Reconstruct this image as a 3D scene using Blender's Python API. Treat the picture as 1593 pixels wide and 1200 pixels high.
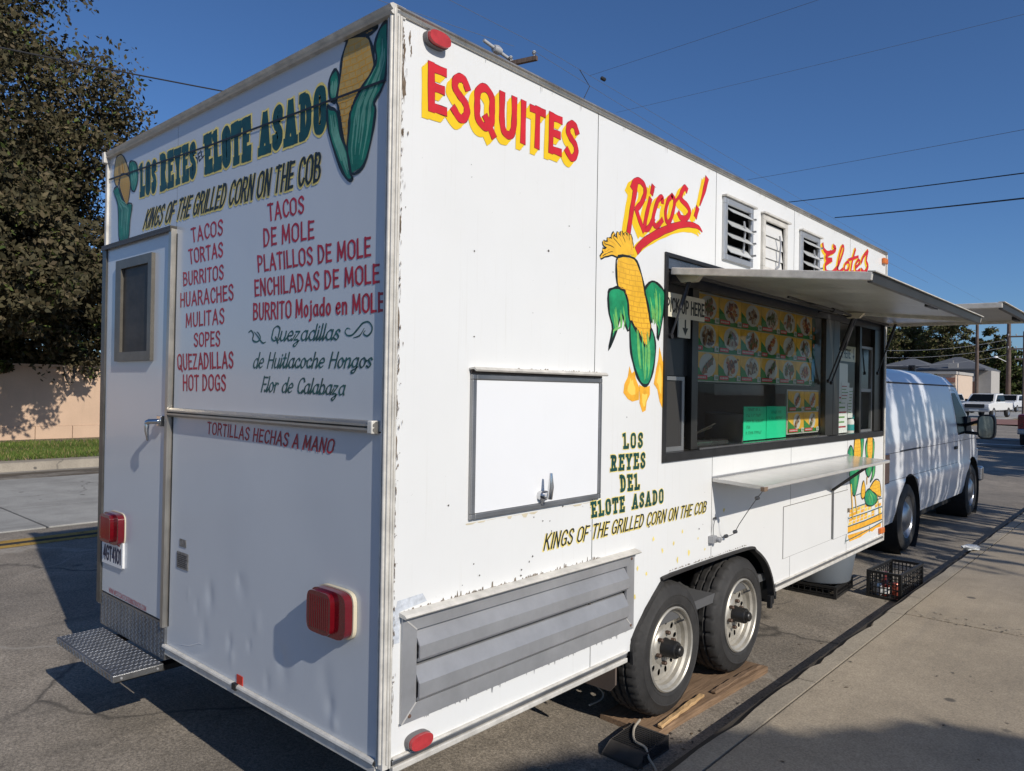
# Food trailer parked at a kerb, built as code.  Units: metres.
# x = across the street (kerb side positive), y = along the street (away from the viewer), z = up.
# The trailer's rear right bottom corner is the origin; the road lies about 0.46 below it.
import bpy, bmesh, math, random
import numpy as np
from mathutils import Vector, Matrix
from mathutils.geometry import tessellate_polygon
random.seed(7)
for o in list(bpy.data.objects): bpy.data.objects.remove(o)
SC = bpy.context.scene
COL = SC.collection

# ---------------------------------------------------------------- camera
cam = bpy.data.cameras.new('camera')
cam.sensor_width = 36.0
cam.lens = 36.0 * 1158.59 / 1593.0
cam.clip_start = 0.05
cam.clip_end = 6000.0
camo = bpy.data.objects.new('camera', cam)
COL.objects.link(camo)
camo.matrix_world = (Matrix.Translation((1.9204, -1.5420, 1.2479)) @ Matrix.Rotation(math.radians(41.8567), 4, 'Z')
                     @ Matrix.Rotation(math.radians(90.2620), 4, 'X') @ Matrix.Rotation(math.radians(0.9176), 4, 'Z'))
SC.camera = camo

# ---------------------------------------------------------------- daylight
SUN_TO = Vector((1.0, -0.20, 0.645)).normalized()
sun_el = math.asin(SUN_TO.z)
sun_rot = math.atan2(SUN_TO.x, SUN_TO.y)
w = bpy.data.worlds.new('World')
SC.world = w
w.use_nodes = True
nt = w.node_tree
nt.nodes.clear()
sky = nt.nodes.new('ShaderNodeTexSky')
sky.sky_type = 'NISHITA'
sky.sun_disc = False
sky.sun_elevation = sun_el
sky.sun_rotation = sun_rot
sky.altitude = 800
sky.air_density = 1.0
sky.dust_density = 1.2
sky.ozone_density = 10.0
bg = nt.nodes.new('ShaderNodeBackground')
bg.inputs['Strength'].default_value = 0.10
wo = nt.nodes.new('ShaderNodeOutputWorld')
nt.links.new(sky.outputs[0], bg.inputs[0])
nt.links.new(bg.outputs[0], wo.inputs[0])
sl = bpy.data.lights.new('sun', 'SUN')
sl.energy = 3.9
sl.angle = math.radians(0.53)
sl.color = (1.0, 0.94, 0.85)
slo = bpy.data.objects.new('sun', sl)
COL.objects.link(slo)
slo.rotation_euler = SUN_TO.to_track_quat('Z', 'Y').to_euler()
slo.location = (20, -4, 15)
SC.view_settings.view_transform = 'Standard'
SC.view_settings.look = 'None'
SC.view_settings.exposure = 0.0
SC.view_settings.gamma = 1.0
SC.view_settings.use_curve_mapping = False

# ---------------------------------------------------------------- materials
MATS = {}
def mat(name, col, rough=0.6, metal=0.0, var=0.0, vscale=3.0, bump=0.0, bscale=40.0, spec=0.5, coat=0.0, emit=None, speck=0.0, sscale=200.0, stretch=None):
    if name in MATS: return MATS[name]
    m = bpy.data.materials.new(name); m.use_nodes = True
    n = m.node_tree.nodes; l = m.node_tree.links
    b = n['Principled BSDF']
    b.inputs['Base Color'].default_value = (*col, 1)
    b.inputs['Roughness'].default_value = rough
    b.inputs['Metallic'].default_value = metal
    b.inputs['Specular IOR Level'].default_value = spec
    b.inputs['Coat Weight'].default_value = coat
    b.inputs['Coat Roughness'].default_value = 0.12
    tc = n.new('ShaderNodeTexCoord')
    src = tc.outputs['Object']
    if stretch:
        mp = n.new('ShaderNodeMapping'); mp.inputs['Scale'].default_value = stretch
        l.new(src, mp.inputs[0]); src = mp.outputs[0]
    cur = None
    if var > 0:
        t = n.new('ShaderNodeTexNoise'); t.inputs['Scale'].default_value = vscale; t.inputs['Detail'].default_value = 6; t.inputs['Roughness'].default_value = 0.65
        l.new(src, t.inputs['Vector'])
        r = n.new('ShaderNodeMapRange'); r.inputs['From Min'].default_value = 0.3; r.inputs['From Max'].default_value = 0.7
        r.inputs['To Min'].default_value = 1 - var; r.inputs['To Max'].default_value = 1 + var
        l.new(t.outputs['Fac'], r.inputs['Value'])
        cur = r.outputs[0]
    if speck > 0:
        t = n.new('ShaderNodeTexNoise'); t.inputs['Scale'].default_value = sscale; t.inputs['Detail'].default_value = 3
        l.new(src, t.inputs['Vector'])
        r = n.new('ShaderNodeMapRange'); r.inputs['From Min'].default_value = 0.3; r.inputs['From Max'].default_value = 0.7
        r.inputs['To Min'].default_value = 1 - speck; r.inputs['To Max'].default_value = 1 + speck
        l.new(t.outputs['Fac'], r.inputs['Value'])
        if cur is None: cur = r.outputs[0]
        else:
            mm = n.new('ShaderNodeMath'); mm.operation = 'MULTIPLY'; l.new(cur, mm.inputs[0]); l.new(r.outputs[0], mm.inputs[1]); cur = mm.outputs[0]
    if cur is not None:
        vm = n.new('ShaderNodeVectorMath'); vm.operation = 'SCALE'; vm.inputs[0].default_value = col
        l.new(cur, vm.inputs['Scale']); l.new(vm.outputs[0], b.inputs['Base Color'])
    if bump > 0:
        t = n.new('ShaderNodeTexNoise'); t.inputs['Scale'].default_value = bscale; t.inputs['Detail'].default_value = 4
        l.new(src, t.inputs['Vector'])
        bp = n.new('ShaderNodeBump'); bp.inputs['Strength'].default_value = bump; bp.inputs['Distance'].default_value = 0.01
        l.new(t.outputs['Fac'], bp.inputs['Height']); l.new(bp.outputs[0], b.inputs['Normal'])
    if emit:
        b.inputs['Emission Color'].default_value = (*emit[0], 1); b.inputs['Emission Strength'].default_value = emit[1]
    MATS[name] = m
    return m

class NB:                                    # a small node builder for the few richer materials
    def __init__(s, name):
        s.m = bpy.data.materials.new(name); s.m.use_nodes = True
        s.n = s.m.node_tree.nodes; s.l = s.m.node_tree.links; s.b = s.n['Principled BSDF']
        s.tc = s.n.new('ShaderNodeTexCoord').outputs['Object']
        MATS[name] = s.m
    def val(s, sock, v):
        if hasattr(v, 'is_output'): s.l.new(v, sock)
        else: sock.default_value = v
    def map(s, scale=(1, 1, 1), rot=(0, 0, 0), vec=None):
        q = s.n.new('ShaderNodeMapping'); q.inputs['Scale'].default_value = scale; q.inputs['Rotation'].default_value = rot
        s.l.new(vec or s.tc, q.inputs[0]); return q.outputs[0]
    def noise(s, scale, detail=5, rough=0.6, vec=None, dist=0.0):
        q = s.n.new('ShaderNodeTexNoise'); q.inputs['Scale'].default_value = scale; q.inputs['Detail'].default_value = detail
        q.inputs['Roughness'].default_value = rough; q.inputs['Distortion'].default_value = dist
        s.l.new(vec or s.tc, q.inputs['Vector']); return q.outputs['Fac']
    def voro(s, scale, feature='F1', vec=None, out='Distance'):
        q = s.n.new('ShaderNodeTexVoronoi'); q.feature = feature; q.inputs['Scale'].default_value = scale
        s.l.new(vec or s.tc, q.inputs['Vector']); return q.outputs[out]
    def rng(s, v, a, b, c=0.0, d=1.0):
        q = s.n.new('ShaderNodeMapRange'); s.l.new(v, q.inputs['Value'])
        for k, x in zip(('From Min', 'From Max', 'To Min', 'To Max'), (a, b, c, d)): q.inputs[k].default_value = x
        return q.outputs[0]
    def math(s, op, a, b=0.0):
        q = s.n.new('ShaderNodeMath'); q.operation = op; s.val(q.inputs[0], a); s.val(q.inputs[1], b); return q.outputs[0]
    def mix(s, f, a, b):
        q = s.n.new('ShaderNodeMix'); q.data_type = 'RGBA'
        s.val(q.inputs[0], f)
        s.val(q.inputs[6], (*a, 1) if isinstance(a, tuple) else a); s.val(q.inputs[7], (*b, 1) if isinstance(b, tuple) else b)
        return q.outputs[2]
    def scale(s, c, f):
        q = s.n.new('ShaderNodeVectorMath'); q.operation = 'SCALE'; s.val(q.inputs[0], c); s.val(q.inputs['Scale'], f); return q.outputs[0]
    def xyz(s, vec=None):
        q = s.n.new('ShaderNodeSeparateXYZ'); s.l.new(vec or s.tc, q.inputs[0]); return q.outputs
    def warp(s, amt, scale):
        q = s.n.new('ShaderNodeTexNoise'); q.inputs['Scale'].default_value = scale; q.inputs['Detail'].default_value = 4; s.l.new(s.tc, q.inputs['Vector'])
        a = s.n.new('ShaderNodeVectorMath'); a.operation = 'SCALE'; s.l.new(q.outputs['Color'], a.inputs[0]); a.inputs['Scale'].default_value = amt
        c = s.n.new('ShaderNodeVectorMath'); c.operation = 'ADD'; s.l.new(a.outputs[0], c.inputs[0]); s.l.new(s.tc, c.inputs[1]); return c.outputs[0]
    def bump(s, h, strength, dist=0.01, prev=None):
        q = s.n.new('ShaderNodeBump'); q.inputs['Strength'].default_value = strength; q.inputs['Distance'].default_value = dist
        s.l.new(h, q.inputs['Height'])
        if prev: s.l.new(prev, q.inputs['Normal'])
        return q.outputs[0]
    def out(s, col=None, rough=None, normal=None, metal=None):
        if col is not None: s.val(s.b.inputs['Base Color'], (*col, 1) if isinstance(col, tuple) else col)
        if rough is not None: s.val(s.b.inputs['Roughness'], rough)
        if normal is not None: s.l.new(normal, s.b.inputs['Normal'])
        if metal is not None: s.val(s.b.inputs['Metallic'], metal)
        return s.m

def m_asphalt():
    s = NB('asphalt')
    big = s.noise(0.55, 4); mid = s.noise(3.5, 6, 0.7); fine = s.noise(75, 3, 0.7); grit = s.voro(170)
    c = s.mix(s.rng(mid, .35, .65), (0.185, 0.158, 0.124), (0.275, 0.236, 0.188))
    c = s.mix(s.rng(big, .40, .62, 0, .55), c, (0.130, 0.115, 0.096))
    f = s.math('MULTIPLY', s.rng(fine, .3, .7, .50, 1.45), s.rng(grit, 0.0, .6, .62, 1.28))
    c = s.scale(c, f)
    cr = s.voro(0.42, 'DISTANCE_TO_EDGE', s.warp(0.55, 1.6))
    crm = s.math('MULTIPLY', s.rng(cr, 0.0, .010, 1, 0), s.rng(s.noise(0.5, 2), .42, .54))
    c = s.mix(s.math('MULTIPLY', crm, .75), c, (0.035, 0.031, 0.027))
    tar = s.voro(0.24, 'DISTANCE_TO_EDGE', s.warp(0.8, .9))
    tm = s.math('MULTIPLY', s.rng(tar, 0.0, .0055, 1, 0), s.rng(s.noise(0.35, 2), .42, .5))
    c = s.mix(s.math('MULTIPLY', tm, .55), c, (0.36, 0.33, 0.28))
    dr = s.voro(1.7, 'F1'); dm = s.math('MULTIPLY', s.rng(dr, .03, .10, 1, 0), s.rng(s.noise(.8, 2), .46, .56))
    c = s.mix(s.math('MULTIPLY', dm, .6), c, (0.035, 0.03, 0.026))
    st = s.rng(s.noise(1.3, 5, .7, s.map((1.6, .25, 1))), .58, .75, 0, .5)
    c = s.mix(st, c, (0.06, 0.052, 0.043))
    n = s.bump(fine, .5, .006); n = s.bump(grit, .35, .004, n); n = s.bump(crm, -.5, .01, n)
    return s.out(c, .88, n)
def m_concrete(name, base, seed=0.0, oil=0.5):
    s = NB(name)
    v = s.map((1, 1, 1)); 
    mid = s.noise(2.2, 7, .68); fine = s.noise(110, 3, .7); big = s.noise(.5, 3)
    c = s.scale(base, s.math('MULTIPLY', s.rng(mid, .3, .7, .78, 1.14), s.rng(fine, .3, .7, .68, 1.32)))
    c = s.scale(c, s.rng(big, .3, .7, .88, 1.1))
    spots = s.voro(2.3, 'F1'); sm = s.math('MULTIPLY', s.rng(spots, .06, .085, 1, 0), .8)
    c = s.mix(s.math('MULTIPLY', sm, s.rng(s.noise(1.1, 2), .42, .46)), c, (0.06, 0.055, 0.05))
    hair = s.voro(.33, 'DISTANCE_TO_EDGE', s.warp(.5, 2.2))
    hm = s.math('MULTIPLY', s.rng(hair, 0, .006, 1, 0), s.rng(s.noise(.7, 2), .5, .56))
    c = s.mix(s.math('MULTIPLY', hm, .6), c, (0.07, 0.062, 0.053))
    streak = s.rng(s.noise(1.6, 5, .7, s.map((1.8, .12, 1))), .52, .75, 0, oil)
    c = s.mix(streak, c, (0.12, 0.11, 0.10))
    n = s.bump(fine, .35, .004); n = s.bump(mid, .25, .01, n)
    return s.out(c, .85, n)
def m_whitepaint(name, base=(0.775, 0.775, 0.755), rough=.33, grime=.75, wave=.07):
    s = NB(name)
    x, y, z = s.xyz()
    c = s.scale(base, s.rng(s.noise(1.2, 5), .3, .7, .965, 1.02))
    run = s.noise(5.0, 5, .7, s.map((9, 9, .35)))
    c = s.mix(s.rng(run, .58, .8, 0, .28 * grime), c, (0.50, 0.46, 0.38))
    d = s.noise(38, 4, .75)
    c = s.mix(s.rng(d, .715, .74, 0, .55 * grime), c, (0.22, 0.19, 0.15))
    n = s.bump(s.noise(1.1, 2, .4), wave, .12)
    n = s.bump(s.noise(9, 2), wave * .5, .01, n)
    s.b.inputs['Coat Weight'].default_value = .15
    return s.out(c, rough, n)
def m_grime(name, axis='x'):                 # flaked paint, caulk and rust stain: alpha-masked thin skin
    s = NB(name)
    n1 = s.noise(22, 6, .75, s.map((1, 1, .45))); 
    c = s.mix(s.rng(s.noise(60, 4), .35, .65), (0.10, 0.075, 0.05), (0.32, 0.27, 0.20))
    s.val(s.b.inputs['Alpha'], s.rng(n1, .53, .57))
    return s.out(c, .85)
def m_steel(name, col=(0.42, 0.41, 0.39), rough=.32, dirs=(1, 60, 1), wave=.0):
    s = NB(name)
    br = s.noise(6, 4, .6, s.map(dirs)); sm = s.noise(3.5, 5)
    c = s.scale(col, s.math('MULTIPLY', s.rng(br, .3, .7, .88, 1.1), s.rng(sm, .3, .7, .85, 1.1)))
    n = s.bump(br, .08, .003)
    if wave: n = s.bump(s.noise(2.5, 2), wave, .05, n)
    return s.out(c, s.rng(sm, .3, .7, rough * .8, rough * 1.3), n, .9)
def m_glass(name='window_glass', tint=(0.90, 0.93, 0.92), ior=1.5):
    if name in MATS: return MATS[name]
    m = bpy.data.materials.new(name); m.use_nodes = True; n = m.node_tree.nodes; l = m.node_tree.links; n.clear()
    o = n.new('ShaderNodeOutputMaterial'); mx = n.new('ShaderNodeMixShader'); tr = n.new('ShaderNodeBsdfTransparent'); gl = n.new('ShaderNodeBsdfGlossy'); fr = n.new('ShaderNodeFresnel')
    tr.inputs[0].default_value = (*tint, 1); gl.inputs['Roughness'].default_value = 0.02; fr.inputs['IOR'].default_value = ior
    l.new(fr.outputs[0], mx.inputs[0]); l.new(tr.outputs[0], mx.inputs[1]); l.new(gl.outputs[0], mx.inputs[2]); l.new(mx.outputs[0], o.inputs[0])
    MATS[name] = m; return m
def m_wood(name, a, b, axis=(30, 1.5, 30)):
    s = NB(name)
    g = s.noise(3, 6, .7, s.map(axis)); k = s.noise(2, 4)
    c = s.mix(s.rng(g, .32, .68), a, b); c = s.scale(c, s.rng(k, .3, .7, .65, 1.15))
    return s.out(c, .8, s.bump(g, .5, .006))
def m_leaf(name, a, b, trans=.25):
    s = NB(name)
    rnd = s.n.new('ShaderNodeNewGeometry').outputs['Random Per Island']
    c = s.mix(rnd, a, b); c = s.scale(c, s.rng(s.noise(.5, 3), .3, .7, .7, 1.35))
    s.b.inputs['Transmission Weight'].default_value = 0
    s.b.inputs['Specular IOR Level'].default_value = .2
    return s.out(c, .75)

ASPHALT = m_asphalt()
FOOTPATH = m_concrete('footpath_concrete', (0.345, 0.287, 0.212), oil=.28)
KERBC = m_concrete('kerb_concrete', (0.33, 0.285, 0.22), oil=.3)
LANEC = m_concrete('lane_concrete', (0.345, 0.335, 0.305), oil=.35)
WHITE = m_whitepaint('white_sheet_paint')
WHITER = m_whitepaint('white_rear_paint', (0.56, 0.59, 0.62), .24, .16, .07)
WHITED = m_whitepaint('white_hatch_paint', (0.82, 0.825, 0.83), .3, .1, .02)
ALU = m_steel('weathered_aluminium', (0.50, 0.47, 0.42), .42, (1, 30, 1))
ALUG = m_steel('grey_aluminium', (0.36, 0.36, 0.36), .45, (60, 1, 60), .1)
STEEL = m_steel('stainless_steel', (0.36, 0.35, 0.34), .25, (40, 1, 40), .15)
VENTM = mat('dull_zinc', (0.40, 0.40, 0.405), .42, .45, var=.14, vscale=5, bump=.08, bscale=8)
TRIM = mat('aged_white_trim', (0.62, 0.59, 0.53), .5, .1, var=.22, vscale=14)
DARKF = mat('dark_anodised_frame', (0.045, 0.043, 0.042), .38, .6, var=.25, vscale=9)
BLACK = mat('black_plastic', (0.014, 0.014, 0.015), .5, var=.3, vscale=8)
RUBBER = mat('tyre_rubber', (0.030, 0.028, 0.026), .72, var=.30, vscale=9, bump=.15, bscale=60)
UNDER = mat('underbody_black', (0.012, 0.012, 0.012), .8)
INNER = mat('shaded_inner_wall', (0.075, 0.078, 0.08), .5, var=.1)  # wall tone darkened to stand in for shade inside the trailer
RIMM = mat('dusty_silver_rim', (0.46, 0.43, 0.37), .42, .45, var=.22, vscale=12)
REDLENS = mat('red_lens', (0.13, 0.004, 0.008), .14, spec=.6, coat=.6, var=.15, vscale=20)
REDLENSF = mat('faded_red_lens', (0.47, 0.045, 0.05), .35, var=.2, vscale=25)
ORANGEL = mat('amber_lens', (0.66, 0.17, 0.03), .3, var=.15, vscale=20)
CREAM = mat('yellowed_plastic', (0.62, 0.55, 0.40), .5, var=.15)
GLASS = m_glass(ior=1.28)
DGLASS = mat('dark_tinted_glass', (0.012, 0.013, 0.015), .06, spec=.6)
P_RED = mat('sign_red', (0.60, 0.020, 0.030), .45, var=.14, vscale=8)
P_DRED = mat('menu_red', (0.42, 0.012, 0.030), .45, var=.30, vscale=20)
P_YEL = mat('sign_yellow', (0.86, 0.56, 0.012), .45, var=.08, vscale=8)
P_PYEL = mat('pale_yellow_edge', (0.84, 0.68, 0.20), .5, var=.2, vscale=15)
P_GRN = mat('sign_dark_green', (0.006, 0.060, 0.052), .4, var=.35, vscale=14)
P_BLK = mat('sign_black', (0.010, 0.016, 0.015), .45)
P_TEAL = mat('script_green', (0.006, 0.075, 0.070), .4, var=.5, vscale=18)
P_HUSK = mat('husk_green', (0.012, 0.25, 0.105), .45, var=.4, vscale=16)
P_HUSKL = mat('husk_light_green', (0.16, 0.47, 0.12), .45, var=.3, vscale=16)
P_HUSKR = mat('husk_teal_green', (0.010, 0.17, 0.10), .4, var=.35, vscale=16)
P_HUSKRL = mat('husk_teal_light', (0.14, 0.36, 0.25), .4, var=.3, vscale=16)
P_COB = mat('cob_yellow', (0.84, 0.47, 0.035), .45, var=.15, vscale=16)
P_COBR = mat('cob_ochre', (0.55, 0.36, 0.10), .45, var=.15, vscale=16)
P_FLAME = mat('flame_orange', (0.86, 0.42, 0.03), .5, var=.25, vscale=14)
P_KERN = mat('kernel_brown', (0.66, 0.33, 0.03), .5)
P_BLUE = mat('grill_blue_grey', (0.05, 0.11, 0.12), .5, var=.4, vscale=20)

# ---------------------------------------------------------------- mesh helpers
class MB:
    def __init__(s): s.v = []; s.f = []; s.m = []; s.k = 0
    def add(s, vs, fs, mi=None):
        b = len(s.v); s.v += [tuple(q) for q in vs]; s.f += [tuple(b + i for i in f) for f in fs]
        s.m += [s.k if mi is None else mi] * len(fs); return s
    def box(s, x0, x1, y0, y1, z0, z1, mi=None):
        if x0 > x1: x0, x1 = x1, x0
        if y0 > y1: y0, y1 = y1, y0
        if z0 > z1: z0, z1 = z1, z0
        return s.add([(x, y, z) for z in (z0, z1) for y in (y0, y1) for x in (x0, x1)],
                     [(0, 2, 3, 1), (4, 5, 7, 6), (0, 1, 5, 4), (2, 6, 7, 3), (0, 4, 6, 2), (1, 3, 7, 5)], mi)
    def quad(s, a, b, c, d, mi=None): return s.add([a, b, c, d], [(0, 1, 2, 3)], mi)
    def tube(s, pts, r, n=8, mi=None, cap=True):
        pts = [Vector(p) for p in pts]; rs = r if isinstance(r, (list, tuple)) else [r] * len(pts)
        base = len(s.v); up = None
        for i, p in enumerate(pts):
            d = (pts[min(i + 1, len(pts) - 1)] - pts[max(i - 1, 0)]).normalized()
            if up is None: up = Vector((0, 0, 1)) if abs(d.z) < .9 else Vector((1, 0, 0))
            a = d.cross(up).normalized(); b2 = a.cross(d).normalized(); up = b2
            for k in range(n):
                t = 2 * math.pi * k / n; s.v.append(tuple(p + (a * math.cos(t) + b2 * math.sin(t)) * rs[i]))
        mi = s.k if mi is None else mi
        for i in range(len(pts) - 1):
            for k in range(n):
                q = base + i * n; s.f.append((q + k, q + (k + 1) % n, q + n + (k + 1) % n, q + n + k)); s.m.append(mi)
        if cap:
            s.f.append(tuple(base + n - 1 - k for k in range(n))); s.m.append(mi)
            e = base + (len(pts) - 1) * n; s.f.append(tuple(e + k for k in range(n))); s.m.append(mi)
        return s
    def lathe(s, prof, c, ax='x', n=32, mi=None):       # prof: (radius, axial) pairs round an axis through c
        base = len(s.v); mi = s.k if mi is None else mi
        for r, h in prof:
            for k in range(n):
                t = 2 * math.pi * k / n; u, v2 = r * math.cos(t), r * math.sin(t)
                p = {'x': (h, u, v2), 'y': (u, h, v2), 'z': (u, v2, h)}[ax]
                s.v.append((c[0] + p[0], c[1] + p[1], c[2] + p[2]))
        for i in range(len(prof) - 1):
            for k in range(n):
                q = base + i * n; s.f.append((q + k, q + (k + 1) % n, q + n + (k + 1) % n, q + n + k)); s.m.append(mi)
        return s
    def prism(s, poly, fn, d0, d1, mi=None):            # poly 2-D, fn(u, v, d) -> 3-D, thick from d0 to d1
        n = len(poly); vs = [fn(u, v2, d0) for u, v2 in poly] + [fn(u, v2, d1) for u, v2 in poly]
        tri = tessellate_polygon([[Vector((u, v2, 0)) for u, v2 in poly]])
        fs = [tuple(t) for t in tri] + [tuple(i + n for i in reversed(t)) for t in tri] + [(i, (i + 1) % n, n + (i + 1) % n, n + i) for i in range(n)]
        return s.add(vs, fs, mi)
    def sheet(s, loops, fn, d=0.0, mi=None):            # flat polygon with holes
        flat = [q for lp in loops for q in lp]
        tri = tessellate_polygon([[Vector((u, v2, 0)) for u, v2 in lp] for lp in loops])
        return s.add([fn(u, v2, d) for u, v2 in flat], [tuple(t) for t in tri], mi)
    def build(s, name, mats, parent=None, smooth=False, bevel=0.0, seg=2, kind=None, label=None, fix=False):
        me = bpy.data.meshes.new(name)
        off = Vector(parent['_w']) if parent is not None else Vector((0, 0, 0))
        me.from_pydata([tuple(Vector(q) - off) for q in s.v], [], s.f)
        mats = mats if isinstance(mats, (list, tuple)) else [mats]
        for m in mats: me.materials.append(m)
        me.polygons.foreach_set('material_index', s.m)
        if fix:
            bm = bmesh.new(); bm.from_mesh(me); bmesh.ops.recalc_face_normals(bm, faces=bm.faces); bm.to_mesh(me); bm.free()
        if smooth: me.shade_smooth(); 
        o = bpy.data.objects.new(name, me); COL.objects.link(o)
        if smooth:
            try: me.set_sharp_from_angle(angle=math.radians(smooth if smooth is not True else 40))
            except Exception: pass
        if bevel:
            b = o.modifiers.new('bevel', 'BEVEL'); b.width = bevel; b.segments = seg; b.limit_method = 'ANGLE'; b.angle_limit = math.radians(35)
        if parent is not None: o.parent = parent; o['_w'] = parent['_w']
        else: o['_w'] = (0, 0, 0)
        if kind: o['kind'] = kind
        if label: o['label'] = label
        return o

def build_each(mb, name, mats, parent=None, **kw):
    """every unconnected piece of a mesh becomes an object of its own"""
    key = {}; par = list(range(len(mb.v)))
    def find(i):
        while par[i] != i: par[i] = par[par[i]]; i = par[i]
        return i
    for i, v in enumerate(mb.v):
        k = tuple(round(c, 4) for c in v)
        if k in key: par[find(i)] = find(key[k])
        else: key[k] = i
    for f in mb.f:
        for i in f[1:]: par[find(i)] = find(f[0])
    comp = {}
    for f, m in zip(mb.f, mb.m): comp.setdefault(find(f[0]), []).append((f, m))
    out = []
    for fs in comp.values():
        n = MB(); idx = {}
        for f, m in fs:
            for i in f:
                if i not in idx: idx[i] = len(n.v); n.v.append(mb.v[i])
            n.f.append(tuple(idx[i] for i in f)); n.m.append(m)
        out.append(n.build(name, mats, parent, **kw))
    return out

def thing(name, loc, label, cat, group=None):
    o = bpy.data.objects.new(name, None); COL.objects.link(o); o.location = loc; o.empty_display_size = .2
    o['label'] = label; o['category'] = cat
    if group: o['group'] = group
    o['_w'] = tuple(loc); return o
def struct(name, loc=(0, 0, 0)):
    o = bpy.data.objects.new(name, None); COL.objects.link(o); o.location = loc; o['kind'] = 'structure'; o['_w'] = tuple(loc); return o
def tag(o, label, cat, group=None):
    o['label'] = label; o['category'] = cat
    if group: o['group'] = group
    return o
def copy_tree(o, parent=None):
    c = o.copy(); COL.objects.link(c)
    if parent is not None: c.parent = parent
    for ch in list(o.children): copy_tree(ch, c)
    return c
fx = lambda u, v, d: (d, u, v)               # kerb-side plane: (y, z) at depth x
fy = lambda u, v, d: (u, -d, v)              # rear plane: (x, z) at depth towards the viewer
fz = lambda u, v, d: (u, v, d)
def rects(outer, holes):                     # rectangle minus rectangles -> grid cells
    us = sorted({outer[0], outer[1], *[h[i] for h in holes for i in (0, 1) if outer[0] < h[i] < outer[1]]})
    vs = sorted({outer[2], outer[3], *[h[i] for h in holes for i in (2, 3) if outer[2] < h[i] < outer[3]]})
    for a, b in zip(us, us[1:]):
        for c, d in zip(vs, vs[1:]):
            m, n = (a + b) / 2, (c + d) / 2
            if not any(h[0] < m < h[1] and h[2] < n < h[3] for h in holes): yield a, b, c, d

def oval(y, z, w2, h2, x0, x1, ang=0.0, n=28, e=2.6):
    out = []
    for k in range(n):
        t = 2 * math.pi * k / n; c_, s_ = math.cos(t), math.sin(t); u = math.copysign(abs(c_) ** (2 / e), c_) * w2; v = math.copysign(abs(s_) ** (2 / e), s_) * h2
        out.append((y + u, z + v))
    return out

# ---------------------------------------------------------------- brush lettering
def catmull(p, n=6):
    p = [Vector(q) for q in p]; closed = (p[0] - p[-1]).length < 1e-6
    out = []
    N = len(p)
    for i in range(N - 1):
        a = p[i - 1] if i > 0 else (p[-2] if closed else p[0] * 2 - p[1])
        d = p[i + 2] if i + 2 < N else (p[1] if closed else p[-1] * 2 - p[-2])
        b, c = p[i], p[i + 1]
        for k in range(n):
            t = k / n
            out.append(0.5 * ((2 * b) + (c - a) * t + (2 * a - 5 * b + 4 * c - d) * t * t + (3 * b - a - 3 * c + d) * t ** 3))
    out.append(p[-1]); return out
class Brush:
    def __init__(s, mb, fn, d0=.0008): s.mb, s.fn, s.d = mb, fn, d0
    def ribbon(s, pts, ws, mi=0, cap=.35, off=(0, 0), jit=.06):
        pts = [Vector((q[0] + off[0], q[1] + off[1])) for q in pts]
        if len(pts) < 2: return
        if not isinstance(ws, (list, tuple)): ws = [ws] * len(pts)
        e0 = (pts[0] - pts[1]); e1 = (pts[-1] - pts[-2])
        closed = (pts[0] - pts[-1]).length < 1e-5
        if not closed:
            if e0.length > 0: pts[0] = pts[0] + e0.normalized() * ws[0] * cap
            if e1.length > 0: pts[-1] = pts[-1] + e1.normalized() * ws[-1] * cap
        ph = random.random() * 6
        L, R = [], []
        for i, p in enumerate(pts):
            if closed and i in (0, len(pts) - 1): d = pts[1] - pts[-2]
            else: d = pts[min(i + 1, len(pts) - 1)] - pts[max(i - 1, 0)]
            n = Vector((-d.y, d.x)); n = n.normalized() if n.length > 0 else Vector((0, 1))
            h = ws[i] * .5 * (1 + jit * math.sin(ph + i * 1.3))
            L.append(p + n * h); R.append(p - n * h)
        vs = [s.fn(q.x, q.y, s.d) for q in L] + [s.fn(q.x, q.y, s.d) for q in R]
        n = len(L)
        s.mb.add(vs, [(i, i + 1, n + i + 1, n + i) for i in range(n - 1)], mi); s.d += .000012
    def fill(s, poly, mi=0):
        s.mb.sheet([poly], s.fn, s.d, mi); s.d += .00003
G = {}
def g(ch, w, *st): G[ch] = (w, st)
ST = ('l', (.05, 0), (.05, 1))
OO = lambda w: ('s', (w / 2, .98), (.1 * w, .82), (.04, .5), (.1 * w, .18), (w / 2, .02), (.9 * w, .18), (w - .04, .5), (.9 * w, .82), (w / 2, .98))
g('A', .62, ('l', (.02, 0), (.31, 1)), ('l', (.31, 1), (.60, 0)), ('l', (.13, .33), (.49, .33)))
g('B', .55, ST, ('s', (.05, .96), (.35, .94), (.46, .76), (.33, .56), (.05, .54)), ('s', (.05, .54), (.40, .50), (.52, .27), (.38, .06), (.05, .04)))
g('C', .54, ('s', (.52, .78), (.44, .93), (.29, .98), (.12, .84), (.05, .5), (.12, .16), (.29, .02), (.44, .07), (.53, .22)))
g('D', .57, ST, ('s', (.05, .96), (.33, .92), (.52, .5), (.33, .08), (.05, .04)))
g('E', .47, ST, ('l', (.05, .95), (.46, .95)), ('l', (.05, .52), (.40, .52)), ('l', (.05, .05), (.47, .05)))
g('F', .45, ST, ('l', (.05, .95), (.46, .95)), ('l', (.05, .50), (.40, .50)))
g('G', .58, ('s', (.54, .78), (.45, .93), (.30, .98), (.12, .84), (.05, .5), (.12, .16), (.30, .02), (.46, .08), (.54, .22)), ('l', (.54, .44), (.54, .08)), ('l', (.34, .44), (.54, .44)))
g('H', .56, ST, ('l', (.51, 0), (.51, 1)), ('l', (.05, .52), (.51, .52)))
g('I', .10, ST)
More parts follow.
